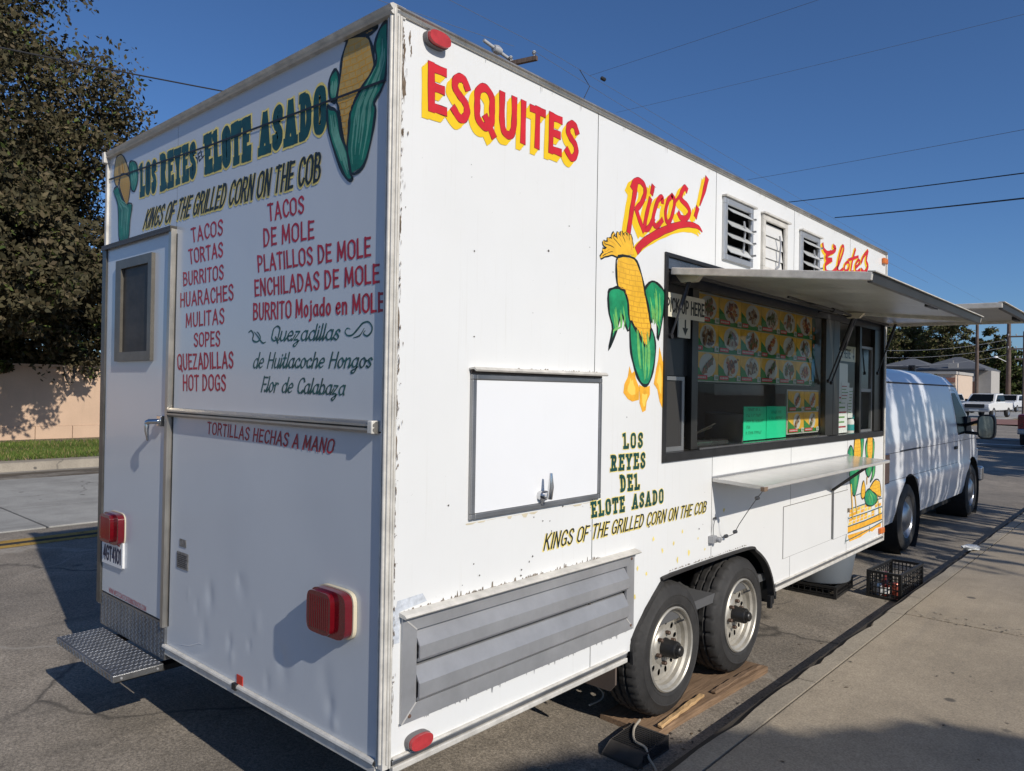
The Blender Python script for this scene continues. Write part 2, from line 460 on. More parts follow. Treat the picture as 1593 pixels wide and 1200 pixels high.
g('J', .40, ('s', (.36, 1), (.36, .4), (.30, .08), (.15, .02), (.03, .15)))
g('K', .56, ST, ('l', (.52, 1), (.07, .46)), ('l', (.20, .60), (.55, 0)))
g('L', .45, ST, ('l', (.05, .05), (.45, .05)))
g('M', .74, ('l', (.05, 0), (.10, 1)), ('l', (.10, 1), (.37, .18)), ('l', (.37, .18), (.64, 1)), ('l', (.64, 1), (.69, 0)))
g('N', .58, ST, ('l', (.05, 1), (.53, 0)), ('l', (.53, 0), (.53, 1)))
g('O', .60, OO(.60))
g('P', .52, ST, ('s', (.05, .96), (.36, .93), (.48, .72), (.36, .48), (.05, .46)))
g('Q', .62, OO(.60), ('l', (.34, .26), (.62, -.12)))
g('R', .56, ST, ('s', (.05, .96), (.36, .93), (.48, .73), (.36, .52), (.05, .50)), ('l', (.28, .50), (.55, 0)))
g('S', .52, ('s', (.47, .80), (.38, .94), (.25, .98), (.09, .88), (.07, .70), (.22, .55), (.40, .43), (.47, .25), (.38, .06), (.22, .02), (.03, .18)))
g('T', .54, ('l', (.27, 0), (.27, 1)), ('l', (.01, .95), (.53, .95)))
g('U', .56, ('s', (.05, 1), (.05, .4), (.12, .1), (.28, .02), (.44, .1), (.51, .4), (.51, 1)))
g('V', .58, ('l', (.02, 1), (.29, 0)), ('l', (.29, 0), (.56, 1)))
g('W', .80, ('l', (.02, 1), (.2, 0)), ('l', (.2, 0), (.4, .8)), ('l', (.4, .8), (.6, 0)), ('l', (.6, 0), (.78, 1)))
g('Y', .56, ('l', (.02, 1), (.28, .46)), ('l', (.54, 1), (.28, .46)), ('l', (.28, .46), (.28, 0)))
g('Z', .52, ('l', (.03, .95), (.48, .95)), ('l', (.48, .95), (.03, .05)), ('l', (.03, .05), (.50, .05)))
g('.', .08, ('l', (.04, .0), (.04, .05)))
g('$', .5, *G['S'][1], ('l', (.26, -.1), (.26, 1.1)))
g('0', .52, OO(.52)); g('1', .25, ('l', (.14, 0), (.14, 1)), ('l', (.14, 1), (.02, .84)))
g('4', .52, ('l', (.38, 0), (.38, 1)), ('l', (.38, 1), (.03, .32)), ('l', (.03, .32), (.50, .32)))
g('a', .48, ('s', (.42, .5), (.25, .62), (.07, .45), (.06, .18), (.2, .02), (.36, .12), (.42, .35)), ('s', (.42, .62), (.41, .2), (.47, .03)))
g('b', .46, ('l', (.06, 0), (.06, 1)), ('s', (.06, .42), (.22, .62), (.40, .45), (.38, .14), (.22, .02), (.06, .16)))
g('c', .40, ('s', (.37, .5), (.24, .62), (.07, .45), (.06, .2), (.2, .02), (.38, .12)))
g('d', .48, ('s', (.42, .48), (.25, .62), (.07, .45), (.06, .18), (.2, .02), (.36, .12), (.42, .35)), ('l', (.44, 1), (.43, 0)))
g('e', .44, ('s', (.08, .32), (.38, .36), (.36, .55), (.22, .62), (.07, .44), (.07, .16), (.22, .02), (.40, .14)))
g('f', .3, ('s', (.30, .95), (.20, 1), (.13, .8), (.12, .3), (.11, -.2)), ('l', (.0, .58), (.26, .58)))
g('g', .48, ('s', (.42, .5), (.25, .62), (.07, .45), (.06, .2), (.2, .04), (.36, .14), (.42, .35)), ('s', (.42, .62), (.42, .0), (.34, -.30), (.16, -.34), (.12, -.2), (.3, -.1), (.52, .05)))
g('h', .46, ('l', (.06, 0), (.06, 1)), ('s', (.06, .4), (.22, .61), (.38, .5), (.39, .0)))
g('i', .12, ('l', (.06, 0), (.06, .62)), ('l', (.06, .80), (.06, .86)))
g('j', .2, ('s', (.12, .62), (.12, .0), (.06, -.22), (-.06, -.24)), ('l', (.12, .80), (.12, .86)))
g('l', .12, ('s', (.06, 1), (.06, .3), (.07, .0)))
g('n', .46, ('l', (.06, 0), (.06, .62)), ('s', (.06, .4), (.22, .61), (.38, .5), (.39, .0)))
g('o', .44, ('s', (.22, .62), (.07, .48), (.06, .18), (.22, .01), (.38, .18), (.37, .48), (.22, .62)))
g('r', .34, ('l', (.06, 0), (.06, .62)), ('s', (.06, .4), (.18, .6), (.32, .55)))
g('s', .36, ('s', (.32, .52), (.2, .62), (.07, .5), (.18, .34), (.30, .2), (.22, .02), (.03, .1)))
g('t', .28, ('s', (.13, .92), (.12, .2), (.18, .02), (.28, .08)), ('l', (.0, .64), (.27, .64)))
g('u', .46, ('s', (.05, .62), (.05, .2), (.15, .02), (.30, .1), (.39, .35)), ('l', (.40, .62), (.40, .0)))
g('z', .42, ('l', (.05, .58), (.36, .58)), ('l', (.36, .58), (.05, .04)), ('s', (.05, .04), (.3, .06), (.36, -.12), (.22, -.36), (.08, -.28), (.2, -.14), (.46, .02)))
WEST = {}
def gw(ch, w, *st): WEST[ch] = (w, st)
sv = lambda x: ('l', (x, .02), (x, .98))
gw('L', .62, sv(.22), ('l', (.04, .90), (.24, .95)), ('l', (.08, .06), (.56, .06)), ('l', (.54, .04), (.56, .24)))
gw('O', .64, ('s', (.32, .94), (.14, .84), (.12, .5), (.14, .16), (.32, .06), (.50, .16), (.52, .5), (.50, .84), (.32, .94)))
gw('S', .56, ('s', (.46, .72), (.44, .90), (.26, .94), (.12, .80), (.16, .60), (.40, .42), (.46, .22), (.30, .06), (.12, .10), (.10, .28)))
gw('R', .66, sv(.20), ('l', (.05, .06), (.32, .06)), ('s', (.20, .93), (.46, .90), (.50, .70), (.42, .53), (.20, .50)), ('l', (.38, .50), (.50, .10)), ('l', (.46, .05), (.64, .08)), ('l', (.04, .94), (.22, .94)))
gw('E', .58, sv(.18), ('l', (.04, .93), (.50, .93)), ('l', (.50, .98), (.51, .76)), ('l', (.18, .52), (.42, .52)), ('l', (.04, .06), (.52, .06)), ('l', (.52, .02), (.53, .26)))
gw('Y', .64, ('l', (.10, .94), (.32, .46)), ('l', (.54, .94), (.32, .46)), ('l', (.32, .5), (.32, .04)), ('l', (.01, .93), (.22, .93)), ('l', (.42, .93), (.63, .93)), ('l', (.18, .06), (.46, .06)))
gw('D', .64, sv(.18), ('s', (.06, .93), (.38, .90), (.52, .68), (.52, .32), (.38, .10), (.06, .07)))
gw('T', .62, sv(.31), ('l', (.03, .93), (.59, .93)), ('l', (.05, .95), (.06, .72)), ('l', (.57, .95), (.56, .72)), ('l', (.16, .06), (.46, .06)))
gw('A', .70, ('l', (.13, .06), (.32, .96)), ('l', (.36, .96), (.57, .06)), ('l', (.20, .34), (.50, .34)), ('l', (.01, .05), (.24, .05)), ('l', (.44, .05), (.69, .05)))
def layout(txt, font, gap, space):
    x = 0; out = []
    for ch in txt:
        if ch == ' ': x += space; continue
        w_, st = font[ch]
        out.append([(k[0], [(x + p[0], p[1]) for p in k[1:]]) for k in st]); x += w_ + gap
    return out, x - gap
def write(br, txt, quad, font, width, mi=0, gap=.16, space=.34, off=(0, 0), wmul=1.0, nib=0.0, rag=.0, join=False):
    let, W = layout(txt, font, gap, space)
    if join:                                 # hairlines that run from one small letter into the next
        x = 0
        for ch, nx in zip(txt, txt[1:] + ' '):
            if ch == ' ': x += space; continue
            w_ = font[ch][0]
            if nx != ' ' and nx.islower() and ch in 'or': let.append([('s', [(x + w_ - .08, .50), (x + w_ + gap * .5, .44), (x + w_ + gap + .08, .50)])])
            elif nx != ' ' and nx.islower() and ch not in 'Hzg': let.append([('s', [(x + w_ - .10, .10), (x + w_ - .02, .03), (x + w_ + gap * .5, .12), (x + w_ + gap + .07, .40)])])
            x += w_ + gap
    bl, br_, tr, tl = [Vector(q) for q in quad]
    H = ((tl - bl).length + (tr - br_).length) / 2
    rnd = random.Random(txt)
    def P(p):
        u, v = p[0] / W, p[1]
        return bl.lerp(br_, u) * (1 - v) + tl.lerp(tr, u) * v
    for L in let:
        dj = Vector((rnd.uniform(-rag, rag) * H, rnd.uniform(-rag, rag) * H))
        for kind, pts in L:
            q = [P(p) + dj for p in pts]
            if kind == 's': q = catmull(q, 5)
            else: q = [q[0].lerp(q[1], k / 4) for k in range(5)]
            ww = width * H * wmul
            if nib:
                ws = []
                for i in range(len(q)):
                    d = q[min(i + 1, len(q) - 1)] - q[max(i - 1, 0)]
                    a = abs(math.sin(math.atan2(d.y, d.x) - math.radians(25)))
                    ws.append(ww * (1 - nib + nib * a))
            else: ws = ww
            br.ribbon(q, ws, mi, off=off)
# measured lettering and sign-painting outlines, metres on the rear face (x,z) or kerb side (y,z)
TEXTS=[('LOS', 'r', [(-2.0139, 2.1934), (-1.8222, 2.1847), (-1.829, 2.3438), (-2.0211, 2.3548)], 'west'),
 ('REYES', 'r', [(-1.7708, 2.1825), (-1.3992, 2.1849), (-1.4116, 2.3433), (-1.7781, 2.3559)], 'west'),
 ('DEL', 'r', [(-1.4012, 2.2377), (-1.3216, 2.2628), (-1.3415, 2.3012), (-1.4151, 2.2695)], 'tiny'),
 ('ELOTE', 'r', [(-1.3065, 2.1855), (-0.9201, 2.1732), (-0.9259, 2.3418), (-1.3249, 2.3481)], 'west'),
 ('ASADO', 'r', [(-0.8442, 2.1765), (-0.383, 2.1685), (-0.388, 2.3373), (-0.8444, 2.3321)], 'west'),
 ('KINGS OF THE GRILLED CORN ON THE COB', 'r', [(-1.9671, 2.0241), (-0.4142, 1.995), (-0.4051, 2.0986), (-1.9114, 2.1097)], 'kings'),
 ('TACOS', 'r', [(-1.4257, 1.8913), (-1.14, 1.8902), (-1.1395, 1.955), (-1.441, 1.9547)], 'menu'),
 ('TORTAS', 'r', [(-1.4475, 1.7941), (-1.1337, 1.7958), (-1.1359, 1.8566), (-1.463, 1.8604)], 'menu'),
 ('BURRITOS', 'r', [(-1.5049, 1.6989), (-1.1245, 1.6986), (-1.1267, 1.7593), (-1.5112, 1.7589)], 'menu'),
 ('HUARACHES', 'r', [(-1.5315, 1.6026), (-1.0346, 1.6031), (-1.0402, 1.6683), (-1.5339, 1.6637)], 'menu'),
 ('MULITAS', 'r', [(-1.4724, 1.5076), (-1.1119, 1.5084), (-1.1143, 1.5729), (-1.4747, 1.5667)], 'menu'),
 ('SOPES', 'r', [(-1.3881, 1.417), (-1.1452, 1.412), (-1.1476, 1.4769), (-1.3904, 1.475)], 'menu'),
 ('QUEZADILLAS', 'r', [(-1.5464, 1.312), (-1.0277, 1.3187), (-1.03, 1.3847), (-1.556, 1.3825)], 'menu'),
 ('HOT DOGS', 'r', [(-1.4895, 1.2172), (-1.0874, 1.2211), (-1.0899, 1.2879), (-1.4923, 1.2866)], 'menu'),
 ('TACOS', 'r', [(-0.7661, 1.8963), (-0.5158, 1.8928), (-0.5177, 1.9555), (-0.7761, 1.964)], 'menu'),
 ('DE MOLE', 'r', [(-0.7988, 1.7984), (-0.4467, 1.7883), (-0.4487, 1.8547), (-0.8041, 1.8682)], 'menu'),
 ('PLATILLOS DE MOLE', 'r', [(-0.8381, 1.7021), (-0.107, 1.6866), (-0.1088, 1.751), (-0.8477, 1.7659)], 'menu'),
 ('ENCHILADAS DE MOLE', 'r', [(-0.8608, 1.6056), (-0.0596, 1.5933), (-0.0613, 1.6554), (-0.8671, 1.671)], 'menu'),
 ('BURRITO Mojado en MOLE', 'r', [(-0.8692, 1.5099), (-0.0317, 1.4968), (-0.0333, 1.5581), (-0.8714, 1.5751)], 'menu'),
 ('Quezadillas', 'r', [(-0.7359, 1.42), (-0.2823, 1.4106), (-0.2611, 1.4684), (-0.7141, 1.4784)], 'script'),
 ('de Huitlacoche Hongos', 'r', [(-0.8701, 1.315), (-0.0968, 1.312), (-0.0774, 1.3633), (-0.847, 1.3769)], 'script'),
 ('Flor de Calabaza', 'r', [(-0.802, 1.2211), (-0.2463, 1.2168), (-0.2253, 1.2706), (-0.7795, 1.2813)], 'script'),
 ('TORTILLAS HECHAS A MANO', 'r', [(-1.2471, 1.0318), (-0.3092, 1.0087), (-0.2913, 1.0584), (-1.2436, 1.0826)], 'menu'),
 ('WWW.WESTCOASTCATERINGTRUCKS.COM', 'r', [(-2.2914, 0.1377), (-1.8186, 0.1341), (-1.8197, 0.159), (-2.2927, 0.1637)], 'url'),
 ('ESQUITES', 's', [(0.1551, 2.2033), (0.9909, 2.2258), (0.9961, 2.3745), (0.1512, 2.3542)], 'esq'),
 ('LOS', 's', [(1.3796, 0.9796), (1.5498, 0.9775), (1.5502, 1.0455), (1.3751, 1.0484)], 'west'),
 ('REYES', 's', [(1.2774, 0.8826), (1.5752, 0.8781), (1.5732, 0.9497), (1.2807, 0.9512)], 'west'),
 ('DEL', 's', [(1.3637, 0.7813), (1.5262, 0.7787), (1.5242, 0.8496), (1.3542, 0.8563)], 'west'),
 ('ELOTE', 's', [(1.1386, 0.689), (1.3985, 0.6866), (1.3966, 0.7556), (1.1302, 0.7549)], 'west'),
 ('ASADO', 's', [(1.464, 0.6902), (1.7525, 0.6909), (1.7505, 0.7587), (1.4677, 0.7566)], 'west'),
 ('KINGS OF THE GRILLED CORN ON THE COB', 's', [(0.8076, 0.5947), (2.1973, 0.5939), (2.2177, 0.6522), (0.8267, 0.6575)], 'kings')]
ART={'corn_rear': {'cob': [(-0.2511, 2.4673), (-0.2108, 2.4578), (-0.1546, 2.4448), (-0.1263, 2.4106), (-0.1085, 2.3518), (-0.1073, 2.3046), (-0.1393, 2.2864), (-0.2047, 2.242), (-0.2376, 2.1949),
                       (-0.241, 2.1127), (-0.2549, 2.0705), (-0.2829, 2.1495), (-0.3092, 2.2398), (-0.3194, 2.2635), (-0.3001, 2.336), (-0.2902, 2.4034), (-0.2679, 2.4459)],
               'husk': [(-0.3146, 2.22), (-0.3576, 2.2444), (-0.3739, 2.2555), (-0.3612, 2.1597), (-0.2911, 2.0253), (-0.2427, 1.9677), (-0.214, 1.9661), (-0.2259, 1.9855), (-0.249, 2.0672),
                        (-0.2884, 2.1368)],
               'leafl': [(-0.3251, 2.3745), (-0.3585, 2.3587), (-0.3661, 2.325), (-0.3587, 2.2803), (-0.3193, 2.2599), (-0.302, 2.3224)],
               'leafr': [(-0.0396, 2.4536), (-0.0769, 2.4423), (-0.1023, 2.3967), (-0.0924, 2.3472), (-0.1181, 2.3076), (-0.1806, 2.2632), (-0.232, 2.2005), (-0.2407, 2.1402), (-0.249, 2.0672),
                         (-0.2259, 1.9855), (-0.1533, 1.9993), (-0.1121, 2.0852), (-0.093, 2.1743), (-0.1002, 2.2027), (-0.0529, 2.2503), (-0.0322, 2.33), (-0.0339, 2.3961)],
               'silk': [(-0.2568, 2.4635), (-0.2921, 2.4706), (-0.3042, 2.4778), (-0.2571, 2.4761), (-0.1999, 2.4723), (-0.1115, 2.4597), (-0.0899, 2.4516), (-0.1435, 2.4427), (-0.1994, 2.4564)]},
 'corn_rear_small': {'cob': [(-2.2629, 2.3519), (-2.162, 2.3253), (-2.139, 2.2753), (-2.1526, 2.2107), (-2.1802, 2.1731), (-2.2243, 2.2137), (-2.2817, 2.2912)],
                     'husk': [(-2.3625, 2.2789), (-2.3034, 2.2906), (-2.2575, 2.236), (-2.1973, 2.1799), (-2.1492, 2.1809), (-2.1092, 2.1623), (-2.1306, 2.0906), (-2.1548, 1.9853), (-2.2437, 1.9875),
                              (-2.2805, 2.0346), (-2.2966, 2.1909)],
                     'leafr': [(-2.1586, 2.3875), (-2.1073, 2.3919), (-2.0552, 2.3596), (-2.0418, 2.2832), (-2.0797, 2.2321), (-2.1212, 2.2473), (-2.1402, 2.3005)],
                     'silk': [(-2.3622, 2.3655), (-2.3331, 2.4534), (-2.2568, 2.453), (-2.1947, 2.3986), (-2.1538, 2.328), (-2.2629, 2.3511), (-2.3037, 2.2949), (-2.3373, 2.3093)]},
 'corn_side': {'cob': [(1.3143, 1.8615), (1.3018, 1.795), (1.3181, 1.7242), (1.3695, 1.7136), (1.4005, 1.6674), (1.418, 1.578), (1.488, 1.5332), (1.5688, 1.4618), (1.607, 1.5414), (1.5883, 1.6259),
                       (1.5625, 1.6835), (1.5365, 1.7573), (1.5032, 1.821), (1.4477, 1.8723)],
               'flame': [[(1.3752, 1.2383), (1.3829, 1.2794), (1.4103, 1.3129), (1.4239, 1.363), (1.4445, 1.3303), (1.4702, 1.3436), (1.4789, 1.3061), (1.5111, 1.2646), (1.5097, 1.2055),
                          (1.4513, 1.1972), (1.4132, 1.2096)],
                         [(1.6423, 1.2835), (1.6618, 1.3535), (1.682, 1.4066), (1.6903, 1.4682), (1.7118, 1.4254), (1.7338, 1.3733), (1.7364, 1.285), (1.7297, 1.1613), (1.6999, 1.1967),
                          (1.6762, 1.2578)],
                         [(1.5108, 1.2772), (1.5585, 1.2651), (1.6065, 1.2743), (1.6077, 1.2313), (1.5796, 1.1969), (1.5712, 1.1542), (1.5428, 1.146), (1.5164, 1.1886)]],
               'husk': [(1.4226, 1.5743), (1.4726, 1.5321), (1.5609, 1.4614), (1.5998, 1.5064), (1.6066, 1.5542), (1.6407, 1.509), (1.651, 1.4401), (1.629, 1.3439), (1.59, 1.2827), (1.5422, 1.2777),
                        (1.4941, 1.3148), (1.4538, 1.3806), (1.4289, 1.4544)],
               'leafl': [(1.241, 1.6876), (1.2755, 1.7113), (1.3326, 1.7217), (1.3772, 1.7021), (1.4054, 1.6514), (1.4286, 1.5747), (1.4044, 1.5274), (1.3536, 1.5974), (1.3092, 1.5209),
                         (1.248, 1.4289), (1.2805, 1.5269), (1.2505, 1.5967)],
               'leafr': [(1.5452, 1.7328), (1.6082, 1.7828), (1.6832, 1.7698), (1.7301, 1.7354), (1.721, 1.6374), (1.6742, 1.5023), (1.6636, 1.5801), (1.629, 1.6294), (1.6044, 1.5756),
                         (1.579, 1.6679)],
               'silk': [(1.3212, 1.8747), (1.2431, 1.8673), (1.1887, 1.8357), (1.1748, 1.8494), (1.2219, 1.8801), (1.1935, 1.9113), (1.2488, 1.9161), (1.2344, 1.9337), (1.2834, 1.9456),
                        (1.2828, 1.9657), (1.3335, 1.9538), (1.3401, 1.9793), (1.3701, 1.9597), (1.4067, 1.9822), (1.4387, 1.9209), (1.4245, 1.8856), (1.3799, 1.8709)]},
 'elotes': [([(3.9256, 2.3278), (3.9522, 2.2901), (4.0336, 2.2781), (4.1505, 2.3045), (4.1939, 2.3356), (4.1488, 2.3472)], [0.0208, 0.0209, 0.0211, 0.0214, 0.0215, 0.0214]),
            ([(4.098, 2.2936), (4.0046, 2.2527), (4.0141, 2.2284), (4.1178, 2.2384)], [0.0228, 0.0224, 0.0225, 0.0228]),
            ([(4.1004, 2.2359), (3.9901, 2.1874), (4.0092, 2.1372), (4.1391, 2.1493), (4.2358, 2.1973)], [0.0227, 0.0225, 0.0225, 0.0229, 0.0232]),
            ([(4.2361, 2.1896), (4.3329, 2.2968), (4.377, 2.3634), (4.3391, 2.3734), (4.2777, 2.2889), (4.2448, 2.1985), (4.2825, 2.1722), (4.3741, 2.2077)],
             [0.017, 0.0172, 0.0173, 0.0172, 0.0171, 0.0171, 0.0171, 0.0174]),
            ([(4.4764, 2.2725), (4.4104, 2.2443), (4.4028, 2.1988), (4.4695, 2.2074), (4.5066, 2.2492), (4.4764, 2.2725)], [0.016, 0.0158, 0.0158, 0.016, 0.016, 0.016]),
            ([(4.6493, 2.398), (4.5832, 2.3002), (4.5476, 2.2062), (4.6069, 2.2137)], [0.0196, 0.0194, 0.0193, 0.0195]), ([(4.4854, 2.2898), (4.7229, 2.3495)], [0.016, 0.0164]),
            ([(4.6656, 2.2541), (4.7663, 2.3057), (4.7241, 2.3231), (4.6548, 2.2691), (4.6772, 2.2227), (4.7687, 2.2511)], [0.0163, 0.0165, 0.0165, 0.0163, 0.0163, 0.0166]),
            ([(4.9637, 2.4317), (4.8583, 2.3722), (4.7973, 2.3133)], [0.0204, 0.0201, 0.0199]),
            ([(4.9637, 2.4317), (4.9238, 2.3477), (4.9694, 2.3028), (4.8853, 2.2443), (4.7999, 2.2552)], [0.0237, 0.0236, 0.0238, 0.0235, 0.0233])],
 'flour': [([(-0.9074, 1.4604), (-0.8854, 1.467), (-0.8673, 1.4513), (-0.8724, 1.429), (-0.8401, 1.4205), (-0.8119, 1.4344), (-0.8268, 1.4535), (-0.8415, 1.4615)],
            [0.0045, 0.0068, 0.0082, 0.0083, 0.0067, 0.0059, 0.0052, 0.003]),
           ([(-0.8633, 1.4624), (-0.8336, 1.4426), (-0.797, 1.4155), (-0.769, 1.4183)], [0.0022, 0.0067, 0.0074, 0.0022]),
           ([(-0.2136, 1.4451), (-0.2319, 1.4498), (-0.2446, 1.438), (-0.2312, 1.4246), (-0.2024, 1.4255), (-0.1713, 1.4447), (-0.1458, 1.4625), (-0.1152, 1.4661), (-0.0946, 1.4508),
             (-0.0961, 1.4322), (-0.119, 1.4187), (-0.1397, 1.4276), (-0.1297, 1.4379)],
            [0.0025, 0.0039, 0.0052, 0.0052, 0.0064, 0.0077, 0.0064, 0.005, 0.0062, 0.0075, 0.0063, 0.0044, 0.0025]),
           ([(-0.1968, 1.4151), (-0.1602, 1.422), (-0.1351, 1.4463)], [0.0025, 0.0057, 0.0019])],
 'grill': {'cobs': [[(4.7023, 0.8948), (4.8274, 0.8899), (4.8524, 0.7929), (4.8471, 0.7009), (4.699, 0.7102), (4.6795, 0.8017)],
                    [(5.0231, 0.8973), (5.1511, 0.8925), (5.1652, 0.8), (5.1394, 0.7095), (5.0482, 0.7149), (5.0126, 0.8073)],
                    [(5.096, 0.4649), (5.2432, 0.5254), (5.3736, 0.4992), (5.4191, 0.3691), (5.3006, 0.3884), (5.1718, 0.4314)],
                    [(4.8706, 0.4295), (4.8907, 0.5017), (4.9359, 0.5425), (4.9743, 0.4795), (4.9653, 0.4129), (4.907, 0.3963)]],
           'flames': [[(4.5605, 0.2101), (4.9864, 0.2046), (5.4555, 0.2134), (5.4578, 0.1632), (4.9884, 0.1594), (4.5368, 0.1621)],
                      [(4.5588, 0.1463), (5.0865, 0.1279), (5.4295, 0.1429), (5.4313, 0.1031), (5.2876, 0.1097), (5.1871, 0.0919), (5.1118, 0.1094), (4.9673, 0.0985), (4.8738, 0.0889),
                       (4.6044, 0.0901)]],
           'greens': [[(4.5315, 0.7951), (4.5985, 0.8452), (4.6662, 0.8024), (4.6832, 0.7148), (4.5778, 0.7177)],
                      [(4.8343, 0.8896), (4.9229, 0.8936), (4.9039, 0.7903), (4.8704, 0.6995), (4.8501, 0.793)],
                      [(4.5905, 0.6741), (4.8139, 0.67), (4.8029, 0.5533), (4.7107, 0.4375), (4.6192, 0.5108), (4.5869, 0.6065)],
                      [(4.9711, 0.8243), (5.0189, 0.8824), (5.0084, 0.7925), (5.0457, 0.715), (4.9925, 0.7182)],
                      [(5.1568, 0.877), (5.2085, 0.8441), (5.1845, 0.7068), (5.1444, 0.7092), (5.1677, 0.7999)],
                      [(4.9787, 0.6515), (5.1611, 0.6699), (5.12, 0.5886), (5.0549, 0.5631), (5.0054, 0.5895)],
                      [(5.1743, 0.6537), (5.2372, 0.6573), (5.216, 0.5661), (5.1061, 0.5135), (5.1531, 0.5709)],
                      [(4.9763, 0.4343), (5.0716, 0.4633), (5.1718, 0.4314), (5.2877, 0.3896), (5.308, 0.3409), (5.1772, 0.3119), (5.0166, 0.3364), (4.9663, 0.3904)]],
           'lines': [([(4.7442, 0.4415), (4.9758, 0.4456)], [0.0088, 0.009]), ([(4.6153, 0.3464), (4.9801, 0.3478), (5.4491, 0.3504)], [0.0086, 0.009, 0.0096]),
                     ([(4.5749, 0.276), (4.9834, 0.2724), (5.4526, 0.2748)], [0.0086, 0.0091, 0.0095]), ([(4.5603, 0.2137), (4.9863, 0.2084), (5.4552, 0.219)], [0.0086, 0.009, 0.0096]),
                     ([(4.5261, 0.1635), (4.9884, 0.1594), (5.4578, 0.1632)], [0.0085, 0.0091, 0.0096]),
                     ([(4.5136, 0.1065), (4.7583, 0.112), (5.1111, 0.1248), (5.4587, 0.1433)], [0.0085, 0.0088, 0.0091, 0.0096]),
                     ([(4.5636, 0.288), (4.5361, 0.1778), (4.4973, 0.0912)], [0.0086, 0.0086, 0.0086]), ([(5.1103, 0.1439), (5.1072, 0.1024)], [0.0092, 0.0092])],
           'rows': [[[(4.5859, 0.2711), (4.5602, 0.2173)], [(5.437, 0.2685), (5.4445, 0.2202)]], [[(4.5937, 0.3416), (4.5789, 0.2826)], [(5.4335, 0.344), (5.4362, 0.2844)]]],
           'stems': [([(4.618, 0.5396), (4.6455, 0.4078), (4.6671, 0.2614)], [0.0187, 0.0188, 0.0188]), ([(4.7174, 0.4368), (4.7428, 0.3689), (4.7686, 0.2931)], [0.0131, 0.0131, 0.0132]),
                     ([(5.0185, 0.566), (5.0163, 0.5059)], [0.0121, 0.0121]), ([(5.3136, 0.3871), (5.357, 0.2889), (5.3745, 0.1928)], [0.0078, 0.0078, 0.0079])]},
 'ricos': [([(1.4558, 2.2374), (1.443, 2.1749), (1.4189, 2.0851), (1.3973, 1.9906)], [0.0255, 0.0254, 0.0253, 0.0252]),
           ([(1.4201, 2.2005), (1.4447, 2.235), (1.4895, 2.246), (1.5279, 2.2296), (1.5335, 2.1936), (1.5038, 2.1442), (1.4595, 2.1062)], [0.0217, 0.0218, 0.022, 0.0222, 0.0223, 0.0221, 0.0219]),
           ([(1.4595, 2.1062), (1.4914, 2.0587), (1.5293, 2.0159)], [0.0219, 0.0221, 0.0222]), ([(1.6074, 2.2466), (1.5954, 2.2094)], [0.0226, 0.0225]),
           ([(1.5843, 2.1802), (1.5514, 2.0975), (1.5378, 2.0453), (1.5476, 2.0271), (1.5765, 2.0408), (1.6167, 2.0907)], [0.0212, 0.0211, 0.021, 0.021, 0.0212, 0.0213]),
           ([(1.6969, 2.1854), (1.6925, 2.2102), (1.6527, 2.185), (1.614, 2.1028), (1.6198, 2.0647), (1.6514, 2.0601), (1.6994, 2.0992)], [0.0205, 0.0204, 0.0202, 0.02, 0.0202, 0.0202, 0.0205]),
           ([(1.7889, 2.2363), (1.7515, 2.2059), (1.7281, 2.1431), (1.7394, 2.1), (1.7722, 2.1058), (1.8039, 2.1639), (1.8153, 2.2187), (1.7888, 2.2382)],
            [0.0195, 0.0193, 0.0193, 0.0193, 0.0194, 0.0195, 0.0196, 0.0195]),
           ([(1.8131, 2.2051), (1.8772, 2.261)], [0.013, 0.0133]),
           ([(1.9409, 2.2976), (1.9161, 2.3058), (1.8823, 2.2687), (1.8806, 2.2383), (1.9461, 2.2164), (1.9716, 2.1889), (1.9412, 2.1528), (1.8834, 2.1423), (1.8563, 2.1619)],
            [0.0228, 0.0226, 0.0225, 0.0225, 0.0228, 0.0229, 0.0228, 0.0225, 0.0224]),
           ([(2.1582, 2.4049), (2.1267, 2.3296), (2.0827, 2.2471)], [0.0279, 0.0236, 0.0083]), ([(2.0576, 2.2256), (2.0363, 2.179)], [0.0247, 0.0245]),
           ([(1.4728, 1.9145), (1.5263, 1.9578), (1.6429, 2.018), (1.7657, 2.0682), (1.8951, 2.1104), (2.0041, 2.1268), (2.075, 2.1254), (2.1131, 2.1097)],
            [0.0293, 0.0308, 0.0303, 0.0285, 0.0252, 0.0217, 0.0165, 0.0055])]}
SILK={'root': [(1.3502, 1.8789), (1.4244, 1.8897)],
 'tips': [[(1.271, 1.8794), (1.2087, 1.8583), (1.1751, 1.8377)], [(1.2635, 1.8943), (1.2152, 1.8711), (1.1904, 1.8753)], [(1.2563, 1.9012), (1.2075, 1.9032), (1.1948, 1.9139)],
          [(1.277, 1.9165), (1.2388, 1.9241), (1.2343, 1.9345)], [(1.2981, 1.9279), (1.2692, 1.9433), (1.28, 1.9644)], [(1.334, 1.9376), (1.3117, 1.9584), (1.3113, 1.9729)],
          [(1.3632, 1.9422), (1.3435, 1.9636), (1.3372, 1.9805)], [(1.3853, 1.9458), (1.3728, 1.9668), (1.3666, 1.9797)], [(1.4033, 1.9445), (1.3997, 1.9646), (1.3932, 1.9817)],
          [(1.4186, 1.9345), (1.4179, 1.9592), (1.4113, 1.978)]]}
# ================================================================ the setting
def road_z(x): return -0.46 - 0.024 * x if x > -7.4 else -0.2824
ground = struct('ground')
mb = MB()
mb.quad((-2500, -2500, -0.62), (2500, -2500, -0.62), (2500, 2500, -0.62), (-2500, 2500, -0.62))
g_ = mb.build('soil', mat('dry_soil', (0.16, 0.13, 0.09), .95, var=.3, vscale=.4), ground)
g_['kind'] = 'structure'

